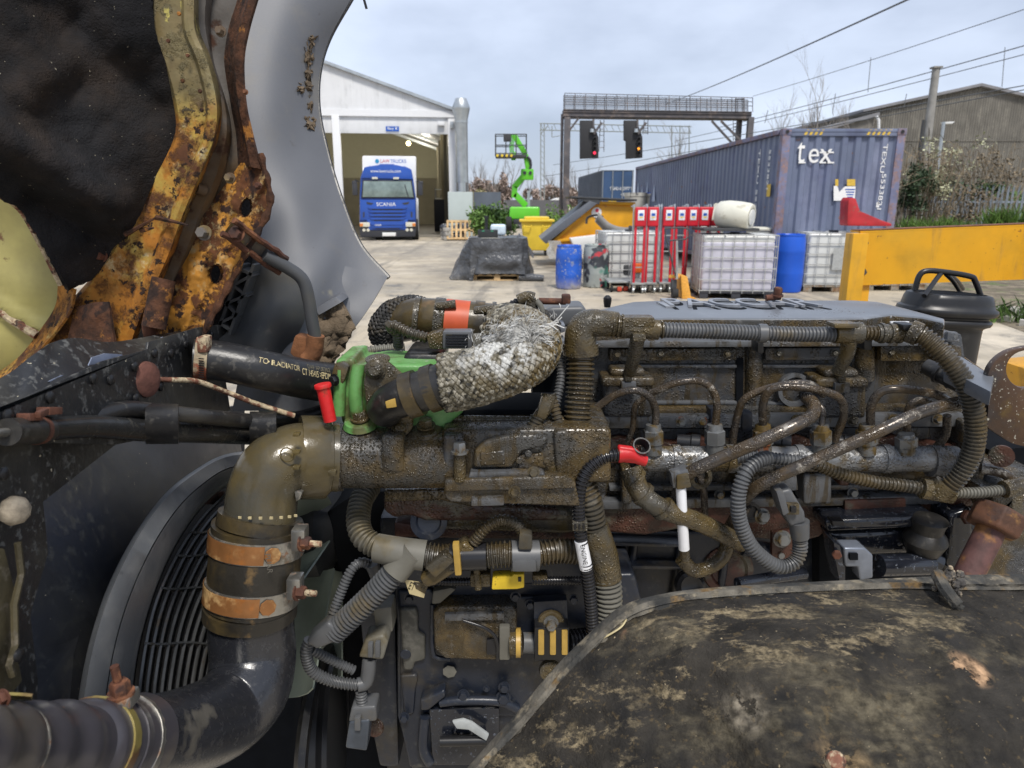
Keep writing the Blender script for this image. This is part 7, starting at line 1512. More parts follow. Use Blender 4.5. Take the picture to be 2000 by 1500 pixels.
# ---- braided sleeve elbow
def braid(pts, rpx, nst, name, mats, label, tuft=None, n=70, wid=.0034, pitch=.055):
    r_ = E(name, label, 'hose sleeve', P(pts[0][0], pts[0][1]+rpx[0] if isinstance(rpx, list) else pts[0][1]+rpx, pts[0][2]))
    c_ = curve(pts, n); pt = [P(p.x, p.y, p.z) for p in c_]; F = frames(pt); L_ = [0]
    for a, b in zip(pt, pt[1:]): L_.append(L_[-1]+(b-a).length)
    R = [M(rpx[0]+(rpx[1]-rpx[0])*i/(len(c_)-1) if isinstance(rpx, list) else rpx, p.x, p.y, p.z) for i, p in enumerate(c_)]
    MB().tube(pt, [q-.0028 for q in R], 28).build('core', m_sleeve, r_)
    for sgn, nm in ((1, 'braid_strands'), (-1, 'braid_strands')):
        mb = MB()
        for s_ in range(nst):
            a0 = 2*math.pi*s_/nst; path = []; steps = n*6
            for k in range(steps+1):
                t_ = k/6; i = min(int(t_), len(pt)-2); f = t_-i; c = pt[i].lerp(pt[i+1], f); a_, b_, _ = F[i]; a2, b2, _ = F[i+1]; a_ = a_.lerp(a2, f).normalized(); b_ = b_.lerp(b2, f).normalized()
                l = L_[i]+(L_[i+1]-L_[i])*f; ang = a0+sgn*2*math.pi*l/pitch; ph = nst*(ang*sgn-a0*sgn)/math.pi
                rr = R[i]+(R[i+1]-R[i])*f+sgn*.0013*math.cos(l*2*math.pi*nst/pitch)+.0006*math.sin(l*90+s_)
                path.append((c+(a_*math.cos(ang)+b_*math.sin(ang))*rr, (a_*math.cos(ang)+b_*math.sin(ang))))
            vs = []; fs = []
            for k, (p, nr) in enumerate(path):
                q0 = path[max(0, k-1)][0]; q1 = path[min(len(path)-1, k+1)][0]; t__ = (q1-q0).normalized(); sd = t__.cross(nr).normalized()*wid*.5; hg = nr*wid*.32
                vs += [p-sd, p-sd*.5+hg, p+sd*.5+hg, p+sd]
            for k in range(len(path)-1):
                for j in range(3): fs.append((k*4+j, k*4+j+1, k*4+j+5, k*4+j+4))
            mb.add(vs, fs)
        mb.build(nm, mats, r_, kind='stuff')
    return r_, pt, F, R
cW = P(1020, 655, .90)
m_brd = mat('braid_grimy', (.10, .088, .06), .5, var=.3, vs=60, layers=[dict(c=(.10, .068, .02), s=9, t=.52, w=.1, r=.35), dict(c=(.26, .24, .19), s=110, t=.54, w=.06, r=.6, d=2), dict(c=(.03, .028, .022), s=85, t=.60, w=.05, d=2), dict(c=(.43, .43, .41), s=75, t=.50, w=.08, d=3, r=.6, reg=(tuple(P(985, 652, .86)), .068)), dict(c=(.46, .46, .44), s=35, t=.54, w=.08, r=.6, reg=(tuple(P(885, 690, .84)), .035))])
m_brb = mat('braid_black', (.022, .021, .02), .6, var=.3, vs=60, layers=[dict(c=(.07, .055, .035), s=20, t=.6, w=.08)])
br, bpt, bF, bR = braid([(866, 748, .885), (905, 742, .885), (950, 730, .89), (1000, 712, .90), (1032, 692, .925), (1040, 672, .965), (1020, 655, 1.01), (985, 648, 1.05)], [53, 53], 20, 'braided_sleeve', m_brd, 'frayed silver brown braided heat sleeve over the elbow hose', n=60, pitch=.125, wid=.0072)
mb = MB(); band(mb, bpt[18], (bpt[19]-bpt[17]), bR[18]+.0022, .007); mb.build('sleeve_tie', m_fito, br)
m_frz = mat('frayed_fibre', (.50, .50, .48), .7, var=.3, vs=120, layers=[dict(c=(.16, .15, .13), s=60, t=.56, w=.1)])
mb = MB(); tc_ = P(1010, 655, .885)
for k in range(2600):
    x = random.gauss(1002, 32); y = random.gauss(664, 17)-.28*(x-1002); thick = k < 500
    a_ = 1.1+2.6*noise.noise(Vector((x*.028, y*.028, 5)))+random.gauss(0, .18 if thick else .5); p = P(x, y, .876+.00035*abs(x-1000)+random.uniform(-.003, .003))
    L_ = random.uniform(.006, .013) if thick else random.uniform(.003, .009); q = [p]; cu_ = random.gauss(0, .16 if thick else .3)
    for i in range(5): a_ += cu_; q.append(q[-1]+Vector((math.cos(a_), random.gauss(-.1 if i < 2 else .12, .12), math.sin(a_)))*L_/5)
    r0_ = .0006 if thick else .0003; mb.tube(q, [r0_, r0_*1.2, r0_, r0_*.8, r0_*.5, r0_*.2], 3, caps=False)
for k in range(6):
    p = P(1050+random.gauss(0, 5), 645+random.gauss(0, 4), .90); mb.tube(cat([p, p+Vector((.014, -.002, .008)), p+Vector((.022+random.gauss(0, .006), -.002, .012+random.gauss(0, .008)))], 4), .0007, 3, caps=False)
mb.build('frayed_fibres', m_frz, br, kind='stuff')

# ---- turbo hose at the back with orange sleeve
th = E('turbo_hose', 'grimy boost hose with orange sleeve band and screw clamps behind the braid', 'hose', P(880, 670, 1.10))
TB([(1050, 650, 1.10), (1000, 640, 1.10), (940, 632, 1.10), (880, 626, 1.10), (820, 622, 1.11), (785, 628, 1.13)], [42, 40], m_sleeve, 'hose', th, n=40, seg=36)
dT = dirof((940, 632, 1.10), (880, 626, 1.10))
mb = MB(); band(mb, P(893, 628, 1.10), dT, M(42.5, 893, 628, 1.1), M(46, 893, 628, 1.1)); mb.build('orange_sleeve', m_orh, th)
for x, y, w_ in ((858, 626, 18), (935, 632, 18), (962, 634, 8), (815, 624, 10)): mb = MB(); band(mb, P(x, y, 1.10), dT, M(45, x, y, 1.1), M(w_, x, y, 1.1)); mb.build('clamp_band', m_fito if x != 935 else m_sleeve, th)
for x, y in ((870, 597), (945, 606)): 
    MB().tube([P(x-18, y+2, 1.075), P(x+20, y-3, 1.075)], M(9, x, y, 1.08), 12).build('clamp_screw', m_fito, th); RC(x-16, y-4, x+14, y+10, 1.078, .02, m_fito, 'clamp_housing', th, .003)
braid([(835, 606, 1.14), (800, 600, 1.13), (765, 612, 1.12), (745, 640, 1.12), (750, 662, 1.13)], [20, 24], 10, 'black_braid', m_brb, 'short black braided sleeve curving round the left end of the boost hose', n=40, wid=.005, pitch=.05)
braid([(985, 640, 1.09), (1020, 632, 1.10), (1050, 640, 1.11), (1070, 650, 1.12)], [38, 34], 16, 'grey_braid', m_brb, 'dark braided sleeve behind the frayed silver one', n=30, wid=.0045, pitch=.07)

# ---- wiring conduits, each its own run
def COND(name, lab, runs, cat_='conduit', m=None):
    a = runs[0][0][0]; r = E(name, lab, cat_, P(a[0], a[1], a[2]))
    for pts, rp, mm_, *pp in runs: CV(pts, rp, mm_, 'conduit', r, *(pp or [.0062]))
    return r
r = COND('wiring_conduit', 'small dusty conduit looping into the finned connector above the green housing', [([(778, 675, 1.03), (776, 650, 1.01), (760, 638, 1.0), (770, 636, 1.0), (800, 650, .995), (835, 660, .99)], 11, m_cvo), ([(672, 702, 1.04), (700, 690, 1.04), (740, 683, 1.05), (790, 680, 1.06)], 10.5, m_cvd), ([(704, 710, 1.03), (740, 692, 1.04), (790, 688, 1.05)], 8, m_cvb)])
PL([(832, 655), (866, 645), (872, 684), (838, 682)], .98, .03, m_fito, 'connector_body', r, .004); RC(864, 648, 922, 682, .97, .03, m_cvg, 'finned_connector', r, .003)
for k in range(5): RC(870, 653+k*5.4, 914, 655.5+k*5.4, .967, .004, m_cvb, 'fin', r, .0004)
RC(922, 655, 940, 676, .975, .02, m_cvd, 'connector_tail', r, .003); TB([(940, 665, .985), (1010, 650, 1.0)], 8, m_cvg, 'tail_wire', r, n=6)
r = COND('wiring_conduit', 'thin black conduit rising to a tee fitting above the frayed sleeve', [([(968, 615, 1.10), (990, 600, 1.10), (1016, 586, 1.10)], 8, m_cvb)])
TB([(1012, 587, 1.1), (1030, 580, 1.1), (1042, 583, 1.1)], 12, m_fito, 'tee_fitting', r, n=6); TB([(1036, 582, 1.1), (1036, 618, 1.1)], 11, m_fito, 'tee_fitting', r, n=4); TB([(1046, 588, 1.1), (1056, 600, 1.1), (1060, 630, 1.1)], 6.5, m_cvd, 'branch', r, n=8)
MB().tube([P(1052, 588, 1.12), P(1105, 589, 1.12)], M(6.5, 1080, 588, 1.12), 12).build('rusty_pipe_stub', m_rust, label='short rusty pipe stub with square end behind the tee fitting', cat='pipe')
RC(1098, 576, 1115, 594, 1.11, .02, m_rust, 'square_fitting', None, .003, label='rusty square fitting on the end of the short stub', cat='fitting')
PL([(1055, 612), (1075, 600), (1140, 598), (1150, 612), (1110, 640), (1060, 640)], 1.2, .08, m_cvg, 'rear_cover_casting', en, .008, 3); PL([(1062, 636), (1105, 634), (1105, 650), (1062, 655)], 1.1, .05, m_top, 'chrome_cover', en, .005); PL([(1085, 665), (1105, 665), (1105, 700), (1085, 705)], 1.08, .05, m_top, 'cover_edge', en, .003)
MB().hexnut(P(1518, 578, 1.32), (0, -.2, 1), .008, .014).build('rusty_bolt', m_rust, en); TB([(1496, 582, 1.32), (1524, 580, 1.32)], 6, m_rust, 'rusty_pin', en, n=3)
# big vertical conduit with elbow
r = COND('main_conduit', 'fat oily convoluted conduit hanging down in front of the engine from an elbow', [([(1134, 682, .985), (1133, 740, .975), (1129, 800, .965), (1125, 862, .955)], 28, m_cvo, .0068)])
TB([(1134, 690, .985), (1134, 650, .985), (1146, 634, .985), (1165, 631, .985), (1205, 633, .99)], [33, 24], m_fito, 'elbow', r, n=24, seg=30); TB([(1134, 670, .985), (1134, 692, .985)], 35, m_fito, 'elbow_cuff', r, n=3, seg=30)
TB([(1122, 858, .955), (1120, 905, .945), (1112, 935, .94)], [31, 30], m_fito, 'branch_piece', r, n=8, seg=26); TB([(1076, 905, .93), (1096, 915, .93), (1116, 930, .94)], [21, 30], m_fito, 'branch_piece', r, n=8, seg=22)
for x, y in ((1078, 905), (1090, 912)): mb = MB(); band(mb, P(x, y, .93), dirof((1076, 905, .93), (1116, 930, .94)), M(24, x, y, .93), .004); mb.build('branch_ring', m_fito, r)
CV([(1130, 925, .94), (1150, 980, .935), (1160, 1040, .935)], 27, m_cvo, 'conduit', r, .0068); TB([(1158, 1030, .935), (1176, 1080, .935), (1186, 1130, .935)], [30, 29], m_fito, 'taped_length', r, n=10, seg=26); CV([(1184, 1120, .935), (1188, 1170, .93), (1184, 1240, .93)], 28, m_cvd, 'conduit', r, .0068)
# top horizontal conduit
r = COND('top_conduit', 'long grey conduit clipped along the top of the engine cover', [([(1284, 644, .985), (1360, 646, .99), (1420, 648, .995), (1490, 651, 1.0), (1560, 653, 1.0), (1635, 653, 1.0)], 15.5, m_cvg, .0052)])
TB([(1196, 635, .99), (1215, 637, .99)], 22, m_fito, 'ribbed_collar', r, n=3, seg=24); CV([(1196, 635, .985), (1220, 637, .985)], 24, m_fito, 'ribbed_collar', r)
TB([(1214, 640, .985), (1286, 644, .985)], 20, m_fito, 'tee_piece', r, n=4, seg=26); RC(1216, 620, 1280, 640, .97, .03, m_fito, 'tee_latch', r, .004); TB([(1246, 655, .985), (1240, 690, 1.0), (1230, 728, 1.03)], [15, 12], m_fito, 'tee_leg', r, n=10, seg=18); RC(1236, 652, 1262, 668, .96, .02, m_fito, 'leg_clip', r, .003)
CV([(1284, 644, .985), (1296, 644, .985)], 18, m_fito, 'end_ring', r)
for x in (1488,): mb = MB(); band(mb, P(x, 651, 1.0), (1, 0, 0), M(18.5, x, 651, 1.0), M(16, x, 651, 1.0)); mb.build('conduit_clip', m_cvg, r); RC(x-8, 664, x+4, 690, 1.0, .03, m_scr, 'clip_foot', r, .002)
TB([(1630, 650, 1.0), (1682, 650, 1.0)], 21, m_fito, 'tee_piece', r, n=4, seg=26); RC(1630, 632, 1680, 642, .975, .03, m_fito, 'tee_latch', r, .004); TB([(1658, 662, 1.0), (1654, 690, 1.01), (1636, 726, 1.03)], [16, 12], m_fito, 'tee_leg', r, n=10, seg=18)
CV([(1680, 650, 1.0), (1715, 651, 1.0)], 15, m_cvo, 'conduit', r, .0055); TB([(1712, 651, 1.0), (1750, 650, 1.0), (1782, 648, .995)], [17, 19], m_fito, 'end_joint', r, n=6, seg=20)
for x in (1722, 1738, 1756): mb = MB(); band(mb, P(x, 651, 1.0), (1, 0, 0), M(20, x, 651, 1.0), M(6, x, 651, 1.0)); mb.build('joint_ring', m_fito, r)
RC(1764, 634, 1792, 646, .98, .03, m_scr, 'joint_clip', r, .003); RC(1688, 660, 1704, 684, 1.02, .03, m_scr, 'clip_foot', r, .002)
# big loop on the right
r = COND('loop_conduit', 'oily conduit curving down from the cover end to the rear loom', [([(1782, 648, .985), (1810, 662, .975), (1850, 700, .96), (1885, 750, .95), (1904, 810, .945), (1902, 870, .945), (1880, 920, .95), (1845, 958, .96)], 20, m_cvo, .0058)])
TB([(1776, 646, .988), (1796, 654, .98)], 23, m_fito, 'end_cuff', r, n=3, seg=22); TB([(1850, 948, .955), (1830, 965, .96)], [24, 22], m_fito, 'end_cuff', r, n=4, seg=20)
r = COND('rear_loom', 'oily loom running low along the rail to the far right', [([(1590, 905, .985), (1640, 925, .98), (1700, 940, .975), (1760, 948, .97), (1810, 955, .965)], 13, m_cvo, .0055), ([(1850, 962, .96), (1910, 962, .96), (1970, 955, .965), (2010, 945, .97)], 11, m_cvd, .005), ([(1440, 896, .99), (1480, 892, .985), (1520, 896, .985), (1600, 905, .985)], 12, m_cvg, .0055)])
TB([(1800, 954, .965), (1860, 964, .96)], 20, m_fito, 'loom_tee', r, n=4, seg=20); TB([(1960, 956, .96), (2000, 948, .965)], 17, m_fito, 'loom_joint', r, n=3, seg=18)
# sensor loop in the middle right
r = COND('sensor_conduit', 'grey conduit loop hanging from the rail to a grey plug connector', [([(1500, 894, .965), (1478, 902, .955), (1455, 925, .945), (1442, 970, .94), (1446, 1020, .94), (1470, 1070, .94), (1515, 1105, .945), (1550, 1100, .95), (1562, 1075, .955), (1562, 1045, .955)], 15, m_cvg, .0055)])
PL([(1515, 962), (1545, 955), (1572, 1000), (1575, 1022), (1545, 1030), (1528, 1000)], .945, .035, m_cvg, 'plug_body', r, .005, 3); PL([(1516, 960), (1530, 958), (1542, 1002), (1530, 1008)], .935, .03, m_cvg, 'plug_latch', r, .002); RC(1538, 985, 1562, 1006, .937, .02, m_fito, 'plug_clip', r, .002)
RC(1545, 990, 1556, 1002, .932, .01, m_scr, 'clip_slot', r, .001); TB([(1560, 1018, .955), (1563, 1050, .955)], [20, 17], m_cvg, 'plug_neck', r, n=4, seg=20); PL([(1518, 915), (1555, 915), (1560, 958), (1520, 962)], .99, .02, m_engL, 'plug_bracket', r, .003)
# twin thin conduits left of the big one
r = COND('twin_conduit', 'pair of thin oily conduits joining the fat conduit at a branch', [([(1076, 770, .955), (1084, 800, .95), (1090, 830, .945), (1076, 870, .94), (1085, 905, .935)], 11, m_cvo, .0056), ([(1050, 815, .94), (1036, 850, .935), (1042, 880, .93), (1068, 905, .925), (1085, 915, .93)], 15, m_cvo, .0056), ([(1098, 690, 1.0), (1096, 740, .985), (1086, 790, .97), (1078, 840, .955), (1082, 880, .945), (1098, 905, .94)], 9.5, m_cvg, .005)])
TB([(1072, 770, .95), (1066, 795, .945), (1050, 818, .94)], [15, 13], m_fito, 'angled_plug', r, n=6, seg=18); PL([(1060, 775), (1082, 780), (1066, 822), (1046, 815)], .93, .02, m_fito, 'plug_body', r, .004)
# black conduit with red cap
r = COND('battery_cable', 'glossy black conduit with red end cap and white ENGINE tag', [([(1212, 888, .925), (1180, 893, .92), (1150, 915, .915), (1134, 950, .91), (1130, 1000, .91), (1136, 1060, .91)], 13, m_cvb, .0052), ([(1144, 1100, .91), (1152, 1160, .912), (1158, 1230, .915)], 13, m_cvb, .0052)])
TB([(1134, 1055, .91), (1145, 1110, .91)], 12.5, m_whp, 'white_tag', r, n=4, seg=20)
text('ENGINE', P(1133, 1066, .8985), (.19, 0, -1), (1, 0, .19), .02, m_void, r, fit=(M(42, 1140, 1085, .9), M(9, 1140, 1085, .9)))
rows = [];
TB([(1208, 887, .925), (1232, 888, .925), (1250, 897, .925), (1262, 901, .925)], [17, 10], m_red, 'red_cap', r, n=8, seg=18); PL([(1208, 872), (1240, 876), (1266, 898), (1262, 908), (1236, 906), (1206, 903)], .918, .012, m_red, 'red_cap', r, .005, 3)
MB().lathe(P(1248, 880, .935), (.1, -.7, .7), [(0, .009), (.008, .012), (.016, .0125), (.016, .0105), (.004, .009)], 20, caps=False).build('open_boot', m_rub, r); PL([(1244, 888), (1262, 878), (1266, 905), (1252, 912)], .93, .01, m_scr, 'boot_side', r, .003)
RC(1118, 1020, 1148, 1038, .90, .025, m_fito, 'cable_clip', r, .002)
for k in range(3): RC(1122+k*8, 1024, 1126+k*8, 1034, .898, .004, m_scr, 'clip_slot', r, 0)
# white sleeved pipe
r = E('white_sleeve', 'bright white sleeve on the thin pipe hanging below the rail', 'sleeve', P(1335, 1080, .96))
TB([(1330, 952, .96), (1332, 1000, .96), (1336, 1072, .965)], [10, 10.5], m_whp, 'sleeve', r, n=6, seg=20); TB([(1336, 1070, .967), (1338, 1090, .975)], 10, m_fito, 'pipe_end', r, n=3); PL([(1322, 930), (1345, 925), (1352, 952), (1322, 958)], .95, .02, m_fito, 'clip', r, .003)

# ---- lower left loom
r = COND('front_loom', 'thick dusty loom sweeping from under the intake to the front sensors', [([(722, 950, 1.03), (705, 980, 1.0), (700, 1020, .97), (712, 1052, .95), (745, 1072, .94)], 24, m_cvd, .0064),
    ([(820, 1085, .935), (860, 1090, .935), (880, 1090, .94)], 28, m_cvo, .006), ([(945, 1085, .935), (985, 1082, .935), (1000, 1082, .935)], 26, m_cvo, .006), ([(1050, 1082, .94), (1090, 1076, .945), (1130, 1078, .95)], 25, m_cvo, .0062),
    ([(785, 1100, .93), (745, 1145, .925), (700, 1190, .92), (652, 1235, .92)], 25, m_cvg, .0062), ([(724, 1105, .97), (705, 1098, .96), (685, 1115, .95), (665, 1160, .94), (650, 1200, .93)], 10, m_cvg, .005),
    ([(605, 1250, .93), (598, 1275, .93), (610, 1310, .935), (650, 1330, .94), (700, 1338, .94)], 12, m_cvg, .0052), ([(610, 1270, .935), (650, 1290, .945), (692, 1310, .95)], 10, m_cvg, .0052),
    ([(705, 1350, .94), (708, 1380, .94)], 11, m_cvg, .005), ([(925, 1060, .925), (950, 1030, .925), (980, 1016, .93), (1010, 1025, .935), (1026, 1052, .935)], 12, m_cvo, .0052), ([(840, 1134, .955), (880, 1136, .955), (920, 1136, .955)], 8.5, m_cvb, .0045), ([(1040, 1134, .955), (1090, 1134, .955), (1140, 1134, .96)], 9, m_cvb, .0045)])
TB([(735, 1070, .94), (780, 1078, .935), (830, 1085, .935)], [28, 30], m_cvd, 'loom_branch', r, n=8, seg=26); TB([(810, 1075, .93), (790, 1095, .93), (770, 1120, .925)], [27, 27], m_cvd, 'loom_branch', r, n=6, seg=24)
PL([(596, 1255), (640, 1215), (668, 1235), (655, 1255), (618, 1270)], .905, .035, m_cvg, 'split_piece', r, .006, 3)
PL([(818, 1130), (905, 1060), (925, 1072), (935, 1090), (850, 1145), (830, 1150)], .915, .03, m_fito, 'inline_connector', r, .006, 3); PL([(830, 1110), (870, 1080), (890, 1095), (850, 1130)], .905, .02, m_fito, 'connector_latch', r, .003)
TB([(880, 1088, .928), (950, 1086, .928)], 27, m_cvb, 'loom_core', r, n=4, seg=24); mb = MB(); mb.box(P(893, 1090, .905), (M(13, 893, 1090, .9), .012, M(68, 893, 1090, .9)), ROTM(0, -.06, 0)); mb.build('amber_tie', m_ytie, r, bevel=.002)
TB([(998, 1085, .935), (1052, 1085, .938)], 30, m_cvg, 'loom_clamp', r, n=4, seg=26); RC(1000, 1095, 1048, 1118, .91, .03, m_cvg, 'clamp_tab', r, .004); PL([(1014, 1040), (1040, 1045), (1040, 1075), (1012, 1075)], .915, .02, m_fito, 'clamp_buckle', r, .004)
PL([(962, 1128), (975, 1126), (1000, 1126), (1003, 1122), (1024, 1122), (1024, 1148), (1010, 1151), (960, 1152)], .935, .02, m_yclip, 'yellow_clip', r, .002); RC(1012, 1128, 1018, 1136, .933, .004, m_scr, 'clip_slot', r, 0); RC(918, 1122, 958, 1148, .945, .025, m_fito, 'small_connector', r, .004); RC(1040, 1124, 1070, 1144, .95, .02, m_fito, 'small_connector', r, .004)
TB([(930, 1100, .94), (934, 1150, .94)], 7, m_fito, 'tie_tail', r, n=4)
PL([(790, 1132), (835, 1140), (828, 1168), (800, 1160)], .93, .001, m_prt, 'paper_tag', r, 0); text('ET', P(797, 1150, .929), (.9, 0, -.35), (.35, 0, .9), .01, m_void, r, fit=(.008, .012)); PL([(808, 1136), (838, 1140), (830, 1160), (812, 1150)], .9295, .001, m_fito, 'tag_stain', r, 0)
TB([(726, 1100, .965), (735, 1125, .97)], [14, 12], m_cvg, 'cap_end', r, n=3, seg=16)
# connectors at left of timing cover
r = E('sensor_plug', 'dusty grey sensor connector plugged upright beside the timing cover', 'connector', P(720, 1350, .96))
PL([(712, 1250), (748, 1240), (758, 1255), (748, 1290), (700, 1285)], .94, .04, m_cvd, 'plug_body', r, .005, 3); RC(718, 1258, 728, 1285, .932, .01, m_cvg, 'latch', r, .002); RC(732, 1256, 742, 1285, .932, .01, m_cvg, 'latch', r, .002); TB([(722, 1285, .95), (716, 1330, .945), (698, 1338, .94)], 14, m_cvg, 'elbow_boot', r, n=10, seg=18)
PL([(728, 1190), (765, 1185), (768, 1235), (735, 1245)], .97, .04, m_cvd, 'upper_mount', r, .005)
r = E('lower_plug', 'blue grey square connector hanging lowest on the front loom', 'connector', P(700, 1470, .94))
PL([(686, 1382), (734, 1380), (736, 1410), (680, 1412)], .93, .035, m_cvg, 'cap', r, .005, 3); PL([(682, 1410), (722, 1406), (716, 1468), (674, 1462)], .928, .035, mat('plug_blue_grey', (.05, .06, .075), .4, var=.15, vs=30), 'body', r, .004, 3); RC(692, 1402, 704, 1428, .922, .01, m_cvg, 'latch', r, .002)
CY(732, 1420, .99, 16, (-.2, -1, .2), [(0, 1.2), (.3, 1.1), (.4, .7)], m_redr, 'fixing_bolt', r)

# ---- right hand side lower: dark parts, big nut, eye plate
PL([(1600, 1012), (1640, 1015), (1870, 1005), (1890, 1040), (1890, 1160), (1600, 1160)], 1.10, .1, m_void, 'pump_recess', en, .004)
PL([(1612, 1016), (1830, 1006), (1836, 1030), (1616, 1040)], 1.03, .08, m_blkg, 'black_pump_top', en, .008, 3); PL([(1625, 1018), (1650, 1018), (1650, 1030), (1628, 1030)], 1.02, .02, m_scr, 'pump_tab', en, .002)
text('FLEETGRD', P(1664, 1026, 1.025), (1, 0, .02), (0, 0, 1), .01, m_navy, en, fit=(.05, .006)) if False else None
PL([(1615, 1040), (1880, 1030), (1880, 1080), (1640, 1090)], 1.05, .08, m_blkg, 'pump_body', en, .012, 3)
PL([(1628, 1058), (1642, 1066), (1652, 1090), (1652, 1140), (1640, 1140), (1630, 1085)], .99, .04, m_blkg, 'black_bracket', en, .003); CY(1634, 1082, .985, 9, (-.3, -1, 0), [(0, 1), (.8, 1), (1, .8)], m_rust, 'bracket_bolt', en, seg=6)
m_hl = mat('polished_dark', (.18, .20, .24), .22, metal=.4); PL([(1648, 1070), (1690, 1070), (1706, 1085), (1706, 1130), (1680, 1135), (1676, 1108), (1652, 1108)], .985, .03, m_hl, 'polished_bracket', en, .004, 3); RC(1660, 1082, 1676, 1094, .98, .01, m_void, 'bracket_slot', en, 0)
TB([(1715, 1105, 1.0), (1815, 1102, 1.02)], 22, m_blkg, 'black_cylinder', en, n=4, seg=24); TB([(1790, 1080, 1.03), (1830, 1100, 1.03)], 20, m_blkg, 'black_cylinder', en, n=4, seg=20)
MB().lathe(P(1805, 1062, 1.03), (0, -.1, 1), [(-.02, .022), (0, .030), (.008, .033), (.016, .030), (.024, .023), (.034, .024), (.044, .027), (.048, .02)], 30).build('rubber_mount', m_rub, en)
PL([(1870, 1000), (2040, 985), (2060, 1200), (1860, 1180), (1840, 1080)], 1.06, .12, m_eng, 'rear_casting', en, .015, 3); PL([(1855, 1005), (1900, 990), (1905, 1060), (1880, 1120), (1850, 1110)], 1.03, .06, m_blkg, 'rear_bracket', en, .01, 3); CY(1890, 1010, 1.02, 14, (0, -1, .3), [(0, 1.1), (.6, 1)], m_redr, 'casting_bolt', en, seg=6)
PL([(1930, 960), (1985, 965), (1985, 1010), (1945, 1015)], .99, .06, m_fito, 'pipe_union', en, .006, 3); PL([(1880, 905), (2030, 920), (2030, 960), (1880, 960)], 1.06, .1, m_engH, 'rear_head', en, .01, 3); CY(1940, 935, 1.04, 14, (0, 0, 1), [(-.3, 1.2), (.6, 1.1), (.8, .6)], m_engL, 'rear_stud', en)
TB([(1915, 915, 1.0), (1960, 925, .99), (1985, 945, .985)], 10, m_pipeo, 'rear_pipe', en, n=8); TB([(1885, 800, 1.02), (1925, 825, 1.0), (2020, 870, .98)], 9, m_pipeo, 'rear_pipe', en, n=8)
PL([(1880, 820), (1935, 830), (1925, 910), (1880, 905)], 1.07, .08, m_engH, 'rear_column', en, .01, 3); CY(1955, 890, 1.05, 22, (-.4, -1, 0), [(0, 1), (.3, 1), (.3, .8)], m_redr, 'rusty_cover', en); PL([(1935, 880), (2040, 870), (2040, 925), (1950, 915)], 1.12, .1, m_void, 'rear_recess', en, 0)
TB([(1808, 715, 1.06), (1850, 735, 1.03), (1890, 752, 1.0)], [15, 22], m_rub, 'rubber_elbow', en, n=10, seg=22)
for x, y in ((1836, 728), (1862, 740)): mb = MB(); band(mb, P(x, y, 1.04), dirof((1808, 715, 1.06), (1890, 752, 1.0)), M(22, x, y, 1.03), .005); mb.build('elbow_ring', m_rub, en)
MB().hexnut(P(1856, 665, 1.10), (0, 0, 1), .009, .012).build('bolt', m_engL, en); PL([(1830, 676), (1880, 676), (1880, 702), (1830, 706)], 1.08, .06, m_engH, 'bolt_pad', en, .005)
bn_ = E('anchor_bolt', 'big rusty bolt with large hexagon nut at the right edge', 'bolt', P(1895, 1130, .95))
a, b = P(1885, 1135, .93), P(1948, 1010, .96); d = (b-a).normalized(); 
MB().tube([a-d*.02, b], .0195, 24).build('shank', m_rod if False else mat('shank_rust', (.085, .040, .036), .7, var=.25, vs=40, layers=[dict(c=(.2, .09, .03), s=30, t=.56, w=.08)], bumps=[(90, .0008)]), bn_)
MB().lathe(b-d*.022, d, [(0, .034), (.004, .037), (.032, .037), (.036, .033)], 6).build('hex_nut', mat('nut_rust', (.085, .036, .018), .7, var=.3, vs=30, layers=[dict(c=(.22, .11, .03), s=24, t=.55, w=.06), dict(c=(.06, .03, .02), s=40, t=.6, w=.04)], bumps=[(80, .0014)]), bn_, bevel=.003, seg=2)
PL([(1955, 960), (2000, 955), (2000, 1015), (1960, 1020)], .99, .03, m_fito, 'nut_seat', bn_, .004)
# lifting eye with round hole
mb = MB(); outer = [(1925, 832), (1930, 800), (1928, 770), (1927, 745), (1935, 718), (1955, 696), (1985, 682), (2040, 676), (2075, 690), (2085, 760), (2060, 870), (1990, 870), (1950, 850)]
ring_o = cv(outer+[outer[0]], 60)[:-1]; hx, hy = 2006, 722; ring_i = []
for (x, y) in ring_o: a = math.atan2(y-hy, x-hx); ring_i.append((hx+40*math.cos(a), hy+37*math.sin(a)))
Ye = .955; n_ = len(ring_o); vs = [P(x, y, Ye) for x, y in ring_o]+[P(x, y, Ye) for x, y in ring_i]; vs += [v+Vector((.002, .014, 0)) for v in vs]; fs = []
for i in range(n_):
    j = (i+1) % n_; fs += [(i, j, n_+j, n_+i), (2*n_+i, 3*n_+i, 3*n_+j, 2*n_+j), (i, 2*n_+i, 2*n_+j, j), (n_+i, n_+j, 3*n_+j, 3*n_+i)]
mb.add(vs, fs); mb.build('lifting_eye', m_browng, bevel=.002, label='brown stained lifting eye plate with round hole at the right edge', cat='bracket')
